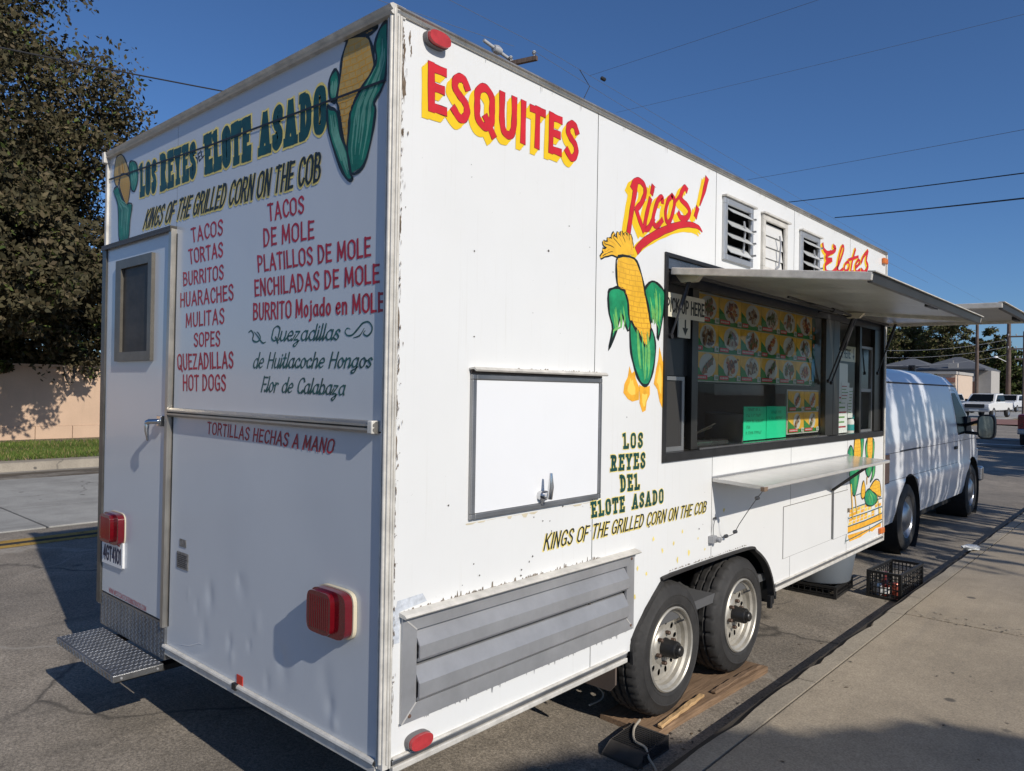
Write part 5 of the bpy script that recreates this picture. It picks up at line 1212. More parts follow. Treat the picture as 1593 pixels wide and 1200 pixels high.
# --- serving window
sw = MB()
for c, d, e, f in rects((1.726, 5.442, .892, 1.945), [(1.752, 5.418, .936, 1.925)]): sw.box(.0007, .012, c, d, e, f)
sw = sw.build('serving_window', DARKF, tr, bevel=.002)
mb = MB(); mb.box(-.030, -.002, 1.748, 5.42, 1.868, 1.923); mb.build('transom', STEEL, sw)
mb = MB(); mb.box(-.046, -.012, 1.748, 5.42, 1.80, 1.862); mb.build('window_head', DARKF, sw)
mb = MB()
for a, b in ((2.045, 2.112), (4.06, 4.215), (4.222, 4.352), (4.835, 4.878), (5.235, 5.415)): mb.box(-.046, -.010, a, b, .94, 1.798)
build_each(mb, 'mullion', mat('bronze_steel_post', (0.10, 0.095, 0.085), .3, .85, var=.2, vscale=5), sw)
mb = MB(); mb.box(-.046, -.004, 1.752, 5.416, .913, .936); mb.box(-.055, .006, 2.112, 4.06, .937, .947); mb.build('window_sill', STEEL, sw)
SASH = mat('sash_aluminium', (0.34, 0.34, 0.33), .4, .7, var=.1)
sa = MB()
for c, d, e, f in rects((1.76, 2.000, .938, 1.326), [(1.78, 1.975, .962, 1.306)]): sa.box(-.042, -.028, c, d, e, f)
sa = sa.build('sliding_sash', SASH, sw)
mb = MB(); mb.quad((-.036, 1.78, .962), (-.036, 1.975, .962), (-.036, 1.975, 1.306), (-.036, 1.78, 1.306)); mb.build('fly_screen', mat('fly_screen', (0.035, 0.033, 0.03), .6), sa)
sa = MB()
for c, d, e, f in rects((4.895, 5.228, .938, 1.648), [(4.925, 5.200, .958, 1.270), (4.925, 5.200, 1.296, 1.628)]): sa.box(-.044, -.026, c, d, e, f)
sa = sa.build('sliding_sash', SASH, sw)
mb = MB(); mb.quad((-.036, 4.925, 1.296), (-.036, 5.20, 1.296), (-.036, 5.20, 1.628), (-.036, 4.925, 1.628)); mb.build('pane', DGLASS, sa)
for a, b, zt in ((2.112, 4.06, 1.80), (4.352, 4.835, 1.80)):
    mb = MB(); mb.quad((-.030, a, .94), (-.030, b, .94), (-.030, b, zt), (-.030, a, zt)); mb.build('pane', GLASS, sw)
mb = MB(); mb.quad((-.038, 1.75, 1.33), (-.038, 2.045, 1.33), (-.038, 2.045, 1.80), (-.038, 1.75, 1.80)); mb.build('fixed_pane', mat('black_panel', (0.016, 0.016, 0.017), .3), sw)
# --- menu boards, one panel per dish
MY = mat('menu_yellow', (0.82, 0.46, 0.04), .45, var=.25, vscale=9); MG = mat('menu_green', (0.03, 0.22, 0.04), .5, var=.2); MW = mat('menu_white', (0.56, 0.55, 0.50), .5); MR = mat('menu_strip_red', (0.62, 0.02, 0.03), .5)
FOODS = [[(0.20, .10, .05), (.35, .12, .05), (.10, .13, .03)], [(.42, .09, .03), (.55, .3, .1), (.18, .06, .03)], [(.30, .17, .08), (.45, .38, .28), (.12, .05, .03)], [(.5, .42, .3), (.25, .10, .05), (.08, .12, .03)]]
FM = [[mat('food_tone_%s' % 'abcdefghijkl'[i * 3 + j], c, .6, var=.45, vscale=60) for j, c in enumerate(f)] for i, f in enumerate(FOODS)]
def menu_panel(parent, y0, y1, z0, z1, x, seed, oblong=None):
    rr = random.Random(seed); W2, H2 = y1 - y0, z1 - z0; mats = [MY, MG, MW, MR] + FM[seed % 4]
    mb = MB(); mb.box(x - .003, x, y0, y1, z0, z1, 0)
    d = x + .0004
    sw_ = [(y0, z0), (y1, z0), (y1, z0 + H2 * .14)] + [(y1 - W2 * t, z0 + H2 * (.14 + .50 * t ** 2.0)) for t in (.2, .4, .6, .8, 1)]
    mb.sheet([sw_], fx, d, 1); d += .0004
    cy, cz = y0 + W2 * .56, z0 + H2 * .56; pr = min(W2 * .40, H2 * .42) if oblong is None else H2 * .38; py = min(W2 * .36, H2 * .62) if oblong is None else H2 * .44
    mb.sheet([[(cy + py * math.cos(2 * math.pi * k / 28), cz + pr * math.sin(2 * math.pi * k / 28)) for k in range(28)]], fx, d, 2); d += .0004
    lay = rr.choice((0, 1, 2)) if oblong is None else 1
    for k in range(46):
        if lay == 1: t = rr.uniform(-.7, .7); u, v = t * py * .8, t * pr * .8 + rr.uniform(-.2, .2) * pr
        elif lay == 2: t = rr.uniform(0, 6.28); q = rr.uniform(.2, .75); u, v = py * q * math.cos(t), pr * q * math.sin(t)
        else: u, v = rr.gauss(0, .3) * py, rr.gauss(0, .3) * pr
        a = rr.uniform(0, 3.1); ra, rb = H2 * rr.uniform(.06, .17), H2 * rr.uniform(.03, .085)
        mb.sheet([[(cy + u + ra * math.cos(t) * math.cos(a) - rb * math.sin(t) * math.sin(a), cz + v + ra * math.cos(t) * math.sin(a) + rb * math.sin(t) * math.cos(a)) for t in [2 * math.pi * j / 8 for j in range(8)]]], fx, d, 4 + rr.randrange(3)); d += .0001
    lw = rr.uniform(.3, .62)
    mb.sheet([[(y0 + W2 * .02, z0 + H2 * .05), (y0 + W2 * lw, z0 + H2 * .05), (y0 + W2 * lw, z0 + H2 * .20), (y0 + W2 * .02, z0 + H2 * .20)]], fx, d, 3); d += .0003
    u = y0 + W2 * .05
    while u < y0 + W2 * (lw - .06): s_ = rr.uniform(.01, .02); mb.sheet([[(u, z0 + H2 * .09), (u + s_, z0 + H2 * .09), (u + s_, z0 + H2 * .155), (u, z0 + H2 * .155)]], fx, d, 2); u += s_ + .006
    mb.sheet([[(y1 - W2 * .20, z0 + H2 * .03), (y1 - W2 * .02, z0 + H2 * .03), (y1 - W2 * .02, z0 + H2 * .23), (y1 - W2 * .20, z0 + H2 * .23)]], fx, d, 2); d += .0003
    mb.sheet([[(y1 - W2 * .14, z0 + H2 * .08), (y1 - W2 * .11, z0 + H2 * .08), (y1 - W2 * .11, z0 + H2 * .18), (y1 - W2 * .14, z0 + H2 * .18)]], fx, d, 1)
    mb.sheet([[(y1 - W2 * .09, z0 + H2 * .08), (y1 - W2 * .05, z0 + H2 * .08), (y1 - W2 * .05, z0 + H2 * .18), (y1 - W2 * .09, z0 + H2 * .18)]], fx, d, 1)
    mb.build('menu_panel', mats, parent)
mbd = MB().box(-.098, -.086, 2.185, 3.972, 1.306, 1.812).build('menu_board', MW, tr)
for r in range(3):
    for c in range(6):
        y0 = 2.195 + c * .2955; z1_ = 1.803 - r * .1645
        menu_panel(mbd, y0 + .002, y0 + .2935, z1_ - .1625, z1_ - .002, -.082, 100 + r * 6 + c)
mbd = MB().box(-.072, -.060, 3.465, 4.055, .968, 1.274).build('menu_board', MW, tr, label='small menu board of four dishes low in the window')
for r in range(2):
    for c in range(2):
        y0 = 3.475 + c * .288; z1_ = 1.266 - r * .147; menu_panel(mbd, y0 + .003, y0 + .285, z1_ - .143, z1_ - .003, -.056, 300 + r * 2 + c, 1)
mb = MB(); mb.box(-.10, -.088, 3.978, 4.058, 1.30, 1.80); mb.build('corner_poster', mat('dark_green_poster', (0.02, 0.09, 0.05), .5), tr)
rr = random.Random(3); mb = MB(); br = Brush(mb, fx, -.0865)
br.fill([(4.018 + .034 * math.cos(t) * (1 + .1 * math.sin(5 * t)), 1.42 + .085 * math.sin(t)) for t in [2 * math.pi * k / 24 for k in range(24)]], 0)
for z in (1.60, 1.66, 1.72): br.fill([(4.02 + .02 * math.cos(2 * math.pi * k / 5 + z), z + .02 * math.sin(2 * math.pi * k / 5 + z)) for k in range(5)], 1)
mb.build('poster_shapes', [mat('sky_blue_paper', (0.12, 0.42, 0.68), .5), ORANGEL], tr)
SIGNW = mat('sign_ivory', (0.70, 0.66, 0.52), .5, var=.06)
sg = MB().box(-.010, -.004, 1.756, 2.165, 1.628, 1.750).build('pick_up_sign', SIGNW, tr)
mb = MB(); br = Brush(mb, fx, -.0035); write(br, 'PICK UP HERE', [(1.762, 1.655), (2.158, 1.655), (2.158, 1.722), (1.762, 1.722)], G, .17); mb.build('lettering', P_BLK, sg)
mb = MB(); mb.box(-.010, -.004, 1.885, 2.010, 1.528, 1.6275); ta = mb.build('arrow_tag', SIGNW, sg)
mb = MB(); br = Brush(mb, fx, -.0035); br.fill([(1.925, 1.580), (1.985, 1.580), (1.955, 1.540)]); br.ribbon([(1.955, 1.618), (1.955, 1.585)], .016); mb.build('arrow', P_BLK, ta)
sg = MB().box(-.048, -.042, 4.30, 4.832, 1.508, 1.63).build('order_sign', SIGNW, tr)
mb = MB(); br = Brush(mb, fx, -.0415); write(br, 'ORDER HERE', [(4.31, 1.535), (4.70, 1.535), (4.70, 1.604), (4.31, 1.604)], G, .16); br.ribbon([(4.775, 1.615), (4.775, 1.555)], .012); br.fill([(4.752, 1.560), (4.798, 1.560), (4.775, 1.522)]); mb.build('lettering', P_BLK, sg)
# hand-written green cards and price papers
GCARD = mat('neon_green_card', (0.02, 0.62, 0.30), .55)
for y0, y1, lines in ((2.775, 3.108, 5), (3.114, 3.432, 2)):
    cd = MB().prism([(y0, .955), (y1, .954), (y1 - .002, 1.160), (y0 + .002, 1.163)], fx, -.056, -.052).build('hand_written_card', GCARD, tr, label='bright green card with ' + ('five lines of ink' if lines == 5 else 'two lines of ink'))
    mb = MB(); br = Brush(mb, fx, -.0515); rr = random.Random(lines)
    for k in range(lines):
        z = 1.135 - k * .036 - (.0 if lines == 5 else .02); u = y0 + .03 + rr.uniform(0, .05)
        end = y1 - .04 - rr.uniform(0, .05) if k != 3 else u + .05
        while u < end:
            w2 = rr.uniform(.010, .016); q = [(u + w2 * rr.random(), z + .018 * rr.random()) for _ in range(3)]; q = [(u, z), (u + w2 * .2, z + .018)] + q[:1] + [(u + w2, z + rr.choice((0, .016)))]
            br.ribbon(q, .0028); u += w2 + .006 + (.014 if rr.random() < .18 else 0)
    mb.build('handwriting', mat('green_ink', (0.01, 0.10, 0.05), .6), cd)
PAPER = mat('white_paper', (0.78, 0.78, 0.74), .7)
for (y0, y1, z0, z1, seed) in ((4.455, 4.66, .945, 1.49, 1), (4.665, 4.78, 1.06, 1.30, 2), (4.50, 4.69, 1.18, 1.34, 3)):
    x0 = -.050 + .002 * seed
    pp = MB().box(x0, x0 + .0012, y0, y1, z0, z1).build('price_paper', PAPER, tr, label=['long white price list with green lines', 'small pinkish notice', 'white notice with a red heading'][seed - 1])
    mb = MB(); br = Brush(mb, fx, x0 + .0016); rr = random.Random(seed); z = z1 - .03; k = 0
    while z > z0 + .02:
        if seed == 1 and z > 1.22: z -= .06; continue
        u = y0 + .015; wl_ = (y1 - y0) * rr.uniform(.55, .85)
        while u < y0 + wl_: s_ = rr.uniform(.012, .03); br.ribbon([(u, z), (u + s_, z)], .012 if seed == 1 else .007, 0 if (k % 3 or seed == 2) else 1); u += s_ + .008
        z -= .038 if seed == 1 else .024; k += 1
    mb.build('print', [mat('leaf_green_ink', (0.12, 0.30, 0.06), .6), P_DRED], pp)
# --- interior
mb = MB(); mb.box(-.62, -.11, 2.0, 5.40, .86, .915); mb.build('counter', STEEL, tr)
mb = MB(); mb.box(-2.37, -1.75, 1.0, 5.40, .10, .92); mb.build('range', mat('black_range', (0.03, 0.03, 0.032), .4, .5), tr)
mb = MB(); mb.box(-2.399, -2.396, .03, 5.42, .1, 2.45); mb.box(-2.395, -.052, .03, 5.42, 2.440, 2.452); mb.build('inner_shade_sheet', INNER, tr)  # dark sheets added over back wall and ceiling to deepen the shade
mb = MB(); mb.prism([(-2.38, 1.36), (-1.28, 1.36), (-1.28, 1.44), (-1.55, 1.80), (-2.38, 1.80)], lambda u, v, d: (u, d, v), 4.7, 5.38); mb.build('extractor_hood', STEEL, tr)
mb = MB(); mb.box(-.95, -.86, 4.0, 4.95, 1.225, 1.315); mb.build('hood_lip', mat('bright_sheet', (0.60, 0.60, 0.58), .5, var=.1), tr)
mb = MB(); mb.box(-2.37, -2.0, 1.0, 2.4, .93, 1.5); mb.build('cupboard', INNER, tr)
# --- awnings
AWU = m_steel('awning_sheet', (0.50, 0.49, 0.46), .34, (30, 1.2, 30), .22); AWU.node_tree.nodes['Principled BSDF'].inputs['Metallic'].default_value = .6
GREYST = mat('gas_strut_black', (0.02, 0.02, 0.022), .35)
def awning(y0, y1, zh, zo, xo, label, struts, catches):
    nrm = Vector((-(zo - zh), 0, xo)).normalized()
    P = lambda t, y, d: (.012 + (xo - .012) * t + nrm.x * d, y, zh + (zo - zh) * t + nrm.z * d)
    def slab(mb, t0, t1, a, b, d0, d1):
        mb.add([P(t, y, d) for d in (d0, d1) for y in (a, b) for t in (t0, t1)], [(0, 2, 3, 1), (4, 5, 7, 6), (0, 1, 5, 4), (2, 6, 7, 3), (0, 4, 6, 2), (1, 3, 7, 5)])
    mb = MB(); slab(mb, .01, .975, y0 + .02, y1 - .02, -.004, .008); aw = mb.build('awning', AWU, tr, label=label)
    mb = MB(); slab(mb, 0, .999, y0, y0 + .018, -.026, .010); slab(mb, 0, .999, y1 - .018, y1, -.026, .010); slab(mb, .03, .97, y0 + .0185, y0 + .03, -.020, -.0045); build_each(mb, 'side_rail', TRIM, aw, bevel=.004)
    mb = MB(); slab(mb, .976, 1.0, y0 + .019, y1 - .019, -.034, .010); slab(mb, 0, .028, y0 + .019, y1 - .019, -.02, .010); build_each(mb, 'edge_rail', mat('dark_awning_rail', (0.075, 0.072, 0.07), .4, .6, var=.2), aw, bevel=.003)
    mb = MB(); slab(mb, .978, 1.012, y0, y1, .0105, .015); mb.build('edge_cap', TRIM, aw)
    for y, up, lo in struts:
        b = MB().prism([(up[0] - .05, up[2] + .012), (up[0] + .09, up[2] + .002), (up[0] + .06, up[2] - .030), (up[0] - .02, up[2] - .030)], lambda u, v, d: (u, d, v), y - .02, y + .02).build('strut_bracket', CREAM, aw)
        mb = MB(); u_, l_ = Vector(up) + Vector((.02, 0, -.015)), Vector(lo); mid = l_.lerp(u_, .48)
        mb.tube([u_, mid], .012, 10); mb.tube([mid, l_], .006, 8); mb.lathe([(0, -.012), (.014, -.008), (.014, .008), (0, .012)], tuple(l_), 'x', 10); mb.build('gas_strut', GREYST, aw, smooth=40)
    for y in catches:
        mb = MB(); slab(mb, .925, .955, y, y + .17, -.030, -.005); c = mb.build('latch', BLACK, aw)
    return aw
aw = awning(1.772, 4.085, 1.862, 1.752, .962, 'long serving awning propped over the menu window', [(1.86, (.05, 1.86, 1.832), (.016, 1.775, 1.526)), (4.03, (.17, 4.03, 1.82), (.016, 4.035, 1.342))], (2.95,))
mb = MB(); cab = [(.291, 2.573, 1.785), (.247, 2.722, 1.80), (.262, 2.90, 1.79), (.30, 3.0, 1.778), (.265, 3.423, 1.785), (.255, 3.544, 1.79), (.235, 3.817, 1.792), (.15, 3.95, 1.80), (.06, 3.70, 1.815)]
mb.tube([tuple(p) for p in catmull(cab, 5)], .0075, 6); mb.tube([(.268, 3.35, 1.784), (.255, 3.56, 1.785)], .016, 8); mb.build('hanging_cord', BLACK, aw)
mb = MB()
for i in range(4): mb.box(.34 + .0 * i, .36, 2.2 + i * .02, 2.2 + i * .02, 0, 0)
aw2 = awning(4.135, 5.455, 1.866, 1.848, 1.068, 'shorter awning raised higher over the order window', [(5.40, (.09, 5.40, 1.885), (.016, 5.22, 1.43)), (4.19, (.14, 4.19, 1.85), (.016, 4.10, 1.33))], (5.05,))
# --- counter shelf outside, latch, cable, access panels
SHELF = mat('painted_shelf_top', (0.62, 0.60, 0.56), .24, .25, var=.10, vscale=4, coat=.3)
sh = MB().add([(.004, 2.267, .753), (.302, 2.267, .737), (.302, 4.545, .737), (.004, 4.545, .753), (.004, 2.267, .773), (.302, 2.267, .757), (.302, 4.545, .757), (.004, 4.545, .773)], [(0, 1, 2, 3), (7, 6, 5, 4), (0, 4, 5, 1), (1, 5, 6, 2), (2, 6, 7, 3), (3, 7, 4, 0)]).build('shelf', SHELF, tr, bevel=.003)
mb = MB(); mb.box(.0008, .006, 2.267, 4.55, .774, .782); mb.build('shelf_hinge', VENTM, sh)
mb = MB(); mb.box(.285, .306, 2.255, 2.300, .730, .752); mb.build('shelf_hook', mat('rusty_hook', (0.22, 0.15, 0.10), .7), sh)
mb = MB(); mb.tube([(.014, 4.175, .537), (.285, 4.03, .735)], .011, 8); mb.build('shelf_strut', BLACK, sh)
mb = MB(); mb.box(.0008, .012, 4.182, 4.204, .170, .545); mb.build('strut_channel', ALUG, tr)
mb = MB(); mb.box(.0008, .030, 2.235, 2.285, .418, .458); mb.lathe([(.016, .0), (.016, .02), (0, .021)], (.030, 2.285, .436), 'x', 12); mb.build('latch_box', VENTM, tr, bevel=.003)
mb = MB(); cb = [(.035, 2.30, .44), (.06, 2.42, .452), (.12, 2.36, .52), (.21, 2.32, .64), (.285, 2.295, .735)]; mb.tube([tuple(p) for p in catmull(cb, 4)], .0022, 5)
for p in ((.045, 2.36, .446), (.075, 2.41, .468), (.245, 2.308, .685)): mb.lathe([(0, -.016), (.011, -.010), (.011, .010), (0, .016)], p, 'y', 8)
mb.tube([(.012, 2.29, .545), (.010, 2.275, .50), (.014, 2.268, .46)], .0022, 5); mb.lathe([(0, -.01), (.007, -.006), (.007, .006), (0, .01)], (.012, 2.292, .55), 'y', 8)
mb.build('safety_cable', mat('steel_cable', (0.12, 0.12, 0.12), .4, .6), tr)
for a, b, c, d in ((3.277, 4.172, .168, .503), (4.225, 4.545, .162, .502)):
    mb = MB(); mb.box(.0004, .0008, a - .004, b + .004, c - .004, d + .004); ap = mb.build('access_panel', mat('panel_gap', (0.13, 0.12, 0.105), .9), tr)
    mb = MB(); mb.box(.0009, .005, a, b, c, d); mb.build('panel_face', WHITE, ap)
mb = MB(); mb.box(.0055, .018, 4.530, 4.552, .33, .36); mb.build('panel_catch', GRIME_, tr)

# --- sign painting
def paint(br, p, mi, line=None, w=.008):
    br.fill(p, mi)
    if line is not None:
        q = catmull(list(p) + [p[0]], 3); br.ribbon(q, w, line, cap=0, jit=.3)
def hatch_lines(br, poly, n, mi, w, seed, bend=.0):
    """long brush strokes following a leaf from tip to base"""
    xs = [q[0] for q in poly]; zs = [q[1] for q in poly]; z0, z1 = min(zs), max(zs); rr = random.Random(seed)
    def span(z):
        c = []
        for (a, b), (c2, d) in zip(poly, poly[1:] + poly[:1]):
            if (b - z) * (d - z) < 0: c.append(a + (c2 - a) * (z - b) / (d - b))
        return (min(c), max(c)) if len(c) >= 2 else None
    for k in range(n):
        f = rr.uniform(.18, .82); a = rr.uniform(.1, .5); b = rr.uniform(.6, .95); pts = []
        for j in range(7):
            z = z1 + (z0 - z1) * (a + (b - a) * j / 6); s_ = span(z)
            if s_ and s_[1] - s_[0] > w * 3: pts.append((s_[0] + (s_[1] - s_[0]) * f, z))
        if len(pts) > 2: br.ribbon(pts, [w * (.4 + .8 * math.sin(math.pi * j / (len(pts) - 1))) for j in range(len(pts))], mi)
def kernels(br, poly, mi, w, dz, dx, z_lo, z_hi):
    def span(z):
        c = []
        for (a, b), (c2, d) in zip(poly, poly[1:] + poly[:1]):
            if (b - z) * (d - z) < 0: c.append(a + (c2 - a) * (z - b) / (d - b))
        return (min(c), max(c)) if len(c) >= 2 else None
    z = z_hi; k = 0
    while z > z_lo:
        s_ = span(z)
        if s_ and s_[1] - s_[0] > dx:
            br.ribbon([(s_[0] + w * 2, z), ((s_[0] + s_[1]) / 2, z - dz * .2), (s_[1] - w * 2, z)], w, mi)
            u = s_[0] + dx * (.5 + .5 * (k % 2))
            while u < s_[1] - dx * .4: br.ribbon([(u, z), (u + w * .5, z - dz * .9)], w, mi); u += dx
        z -= dz; k += 1
STY = dict(menu=(P_DRED, None, .165, {}), kings=(P_BLK, P_PYEL, .135, {}), west=(P_GRN, P_PYEL, .215, {}), tiny=(P_BLK, None, .16, {}), script=(P_TEAL, None, .155, {}), url=(mat('faded_red_print', (0.42, 0.12, 0.14), .6), None, .12, {}), esq=(P_RED, P_YEL, .20, {}))
for txt, pln, quad, sty in TEXTS:
    fn = fx if pln == 's' else fy; m, edge, wd_, kw = STY[sty]; base = .0009; slim = -.035 if pln == 'r' and txt in ('LOS', 'REYES') else 0.0
    if pln == 'r' and sty == 'url': base = .0128
    mb = MB(); br = Brush(mb, fn, base); font = WEST if sty == 'west' else G; gap = {'west': .20, 'esq': .26, 'script': .09}.get(sty, .17)
    Hq = (Vector(quad[3]) - Vector(quad[0])).length
    if sty == 'esq':
        for k in range(5): write(br, txt, quad, font, wd_ * .98, 1, gap, off=(-.0055 * (k + 1), -.0060 * (k + 1)))
        br.d += .0003; write(br, txt, quad, font, wd_ + .018, 2, gap); br.d += .0003
    elif edge:
        sx_ = -.05 * Hq if sty == 'kings' else 0
        write(br, txt, quad, font, wd_ + slim + (.11 if sty == 'west' else .07), 1, gap, off=(sx_, -.045 * Hq if sty == 'kings' else 0)); br.d += .0003
    if sty == 'menu' and ' ' in txt and any(c.islower() for c in txt): pass
    write(br, txt, quad, font, wd_ + slim, 0, gap, nib=.62 if sty == 'script' else (.25 if sty in ('kings', 'menu') else 0), rag=.012 if sty in ('menu', 'kings') else 0, join=sty == 'script')
    mb.build('lettering', [m, edge or m, mat('sign_red_outline', (0.10, 0.01, 0.015), .5)], tr, label={'menu': 'red painted menu line', 'kings': 'slanted black lettering edged in yellow', 'west': 'dark green western lettering edged in yellow', 'tiny': 'tiny slanted black word', 'script': 'dark green script lettering', 'url': 'small faded red web address on the door', 'esq': 'large red lettering with yellow shadow'}[sty])
mb = MB(); br = Brush(mb, fy, .0009)
for q, ws in ART['flour']: br.ribbon(catmull(q, 4), [w_ for w_ in np.interp(np.linspace(0, len(ws) - 1, (len(q) - 1) * 4 + 1), range(len(ws)), ws)], 0, cap=0)
mb.build('flourish', P_TEAL, tr)
def redscript(key, shadow, name, label, fat=1.3):
    mb = MB(); br = Brush(mb, fx, .0009)
    for lay, mi, off, mul in ((0, 1, shadow, 1.25), (0, 1, (shadow[0] * .5, shadow[1] * .5), 1.2), (0, 2, (0, 0), 1.12), (1, 0, (0, 0), 1.0)):
        for q, ws in ART[key]:
            n = 5; ww_ = np.interp(np.linspace(0, len(ws) - 1, (len(q) - 1) * n + 1), range(len(ws)), ws)
            br.ribbon(catmull(q, n), [float(w_) * mul * fat for w_ in ww_], mi, off=off, cap=.25, jit=.05)
        br.d += .0003
    mb.build(name, [P_RED, P_YEL, mat('sign_red_outline', (0.10, 0.01, 0.015), .5)], tr, label=label)
redscript('ricos', (-.040, -.028), 'lettering', 'red brush script with a swoosh under it, yellow shadow')
redscript('elotes', (-.030, -.014), 'lettering', 'red brush script half hidden by the awning')
def corn(key, fn, husk, huskl, cobm, name, label, wl):
    a = ART[key]; mb = MB(); br = Brush(mb, fn, .0010); mats = [husk, huskl, cobm, P_BLK, P_KERN, P_FLAME, mat('flame_core', (0.88, 0.62, 0.10), .5)]
    for f in a.get('flame', []):
        br.fill(f, 5); c_ = Vector((sum(q[0] for q in f) / len(f), sum(q[1] for q in f) / len(f) - .02)); br.fill([tuple(c_.lerp(Vector(q), .5)) for q in f], 6)
    for k in ('leafl', ):
        if k in a: paint(br, a[k], 0, 3, wl); hatch_lines(br, a[k], 7, 1, wl * .7, 3)
    if key == 'corn_side':
        root = [Vector(p) for p in SILK['root']]; tips = [[Vector(p) for p in t] for t in SILK['tips']]
        for lay in (0, 1):
            for i, t in enumerate(tips):
                r0 = root[0].lerp(root[1], i / (len(tips) - 1)); pts = catmull([tuple(r0)] + [tuple(p) for p in t], 5); n_ = len(pts)
                br.ribbon(pts, [(.038 * (1 - k / n_) + .006) + (.014 if lay == 0 else 0) for k in range(n_)], 3 if lay == 0 else 2, cap=.1)
                if lay: br.ribbon([(p.x + .004, p.y) for p in pts[2:-2]], .004, 4 if i % 2 else 3)
    else:
        paint(br, a['silk'], 2, 3, wl); hatch_lines(br, a['silk'], 10, 4, wl * .5, 6); hatch_lines(br, a['silk'], 6, 3, wl * .35, 16)
    paint(br, a['cob'], 2, 3, wl); zs = [q[1] for q in a['cob']]; kernels(br, a['cob'], 4, wl * .32, (max(zs) - min(zs)) / 17, (max(q[0] for q in a['cob']) - min(q[0] for q in a['cob'])) / 6, min(zs) + .02, max(zs) - .03)
    for k in ('leafr', 'husk'):
        if k in a: paint(br, a[k], 0, 3, wl); hatch_lines(br, a[k], 11, 1, wl * .7, 4 if k == 'husk' else 5)
    return mb.build(name, mats, tr, label=label)
corn('corn_side', fx, P_HUSK, P_HUSKL, P_COB, 'painted_corn', 'painted ear of yellow corn in green husk over orange flames', .013)
corn('corn_rear', fy, P_HUSKR, P_HUSKRL, P_COBR, 'painted_corn', 'large painted ear of corn at the top right of the rear wall', .012)
# the small one crosses onto the door, so it stays above it
corn('corn_rear_small', fy, P_HUSKR, P_HUSKRL, P_COBR, 'painted_corn', 'small painted ear of corn at the top left of the rear wall', .008)
a = ART['grill']; mb = MB(); br = Brush(mb, fx, .0010); rr = random.Random(4)
for f in a['flames']: br.fill(f, 5)
for row in a['rows']:
    (t0, b0), (t1, b1) = row; t0, b0, t1, b1 = map(Vector, (t0, b0, t1, b1)); n = 9
    for i in range(n):
        for j in range(2):
            f0, f1 = (i + .1) / n, (i + .88) / n; g0, g1 = (j + .08) / 2, (j + .9) / 2
            B = lambda f, g_: tuple(t0.lerp(t1, f).lerp(b0.lerp(b1, f), g_)); br.fill([B(f0, g0), B(f1, g0), B(f1, g1), B(f0, g1)], rr.choice((2, 5, 6, 2, 7)))
for q, ws in a['lines']: br.ribbon(q, [w_ * rr.uniform(.8, 1.2) for w_ in ws], 8)
for f in a['greens'][:3]: paint(br, f, 0, 3, .010); hatch_lines(br, f, 5, 1, .007, 9)
for f in a['cobs']: paint(br, f, 2, 3, .010); kernels(br, f, 4, .004, .03, .05, min(q[1] for q in f) + .01, max(q[1] for q in f) - .01)
for f in a['greens'][3:]: paint(br, f, 0, 3, .010); hatch_lines(br, f, 5, 1, .007, 10)
for q, ws in a['stems']:
    br.ribbon(q, [w_ * 1.35 for w_ in ws], 3, cap=.1); br.ribbon(q, ws, 2, cap=.1)
mb.build('grill_painting', [P_HUSK, P_HUSKL, P_COB, P_BLK, P_KERN, P_FLAME, mat('flame_core', (0.88, 0.62, 0.10), .5), mat('pale_patch', (0.78, 0.76, 0.72), .5), P_BLUE], tr, label='painting of corn ears roasting over a grill with flames')
mb = MB(); br = Brush(mb, fx, .0009); rr = random.Random(9)
for y, z in ((1.86, .47), (2.02, .40), (1.60, .36), (1.52, .40), (2.12, .46), (1.95, .52), (1.75, .45), (2.2, .39), (1.5, .27), (2.42, .58), (1.66, .52), (1.9, .38)):
    r_w = rr.uniform(.006, .014); br.fill([(y + r_w * math.cos(t) * rr.uniform(.5, 1.3), z + r_w * 1.2 * math.sin(t) * rr.uniform(.5, 1.3)) for t in [2 * math.pi * k / 9 for k in range(9)]])
mb.build('paint_splash', P_PYEL, tr)['kind'] = 'stuff'
mb = MB(); br = Brush(mb, fx, .0009)
for i in range(46):
    y, z, r_w = rr.uniform(.2, 2.2), rr.choice((rr.uniform(.5, .75), rr.uniform(.5, 2.3))), rr.uniform(.0015, .005); br.fill([(y + r_w * math.cos(t) * rr.uniform(.6, 1.8), z + r_w * math.sin(t)) for t in [2 * math.pi * k / 6 for k in range(6)]])
mb.build('paint_chip', mat('dark_chips', (0.10, 0.09, 0.08), .8), tr)['kind'] = 'stuff'
# ================================================================ loose things, vehicles, wires
# things standing on the counter inside
pot = thing('stock_pot', (-.36, 3.18, .915), 'tall dented steel pot on the counter beside the green cards', 'pot')
mb = MB(); mb.lathe([(0, .92), (.135, .92), (.14, .93), (.142, 1.10), (.150, 1.108), (.142, 1.11), (.134, 1.10), (.132, .94), (0, .935)], (-.36, 3.18, 0), 'z', 32); mb.build('body', mat('dull_pot_steel', (0.40, 0.39, 0.37), .4, .15, var=.2), pot, smooth=40)
mb = MB(); mb.tube([(-.22, 3.13, 1.05), (-.18, 3.13, 1.06), (-.18, 3.23, 1.06), (-.22, 3.23, 1.05)], .007, 8); mb.build('handle', STEEL, pot)
pan = thing('pan', (-.30, 2.62, .915), 'shallow steel pan of utensils behind the window sill', 'pan')
mb = MB(); mb.box(-.45, -.16, 2.35, 2.88, .918, .955); mb.build('tray', STEEL, pan, bevel=.008)
mb = MB(); mb.tube([(-.3, 2.45, .96), (-.24, 2.74, 1.03)], .006, 6); mb.tube([(-.35, 2.6, .96), (-.26, 2.82, 1.05)], .005, 6); mb.build('ladle', CHROME, pan)
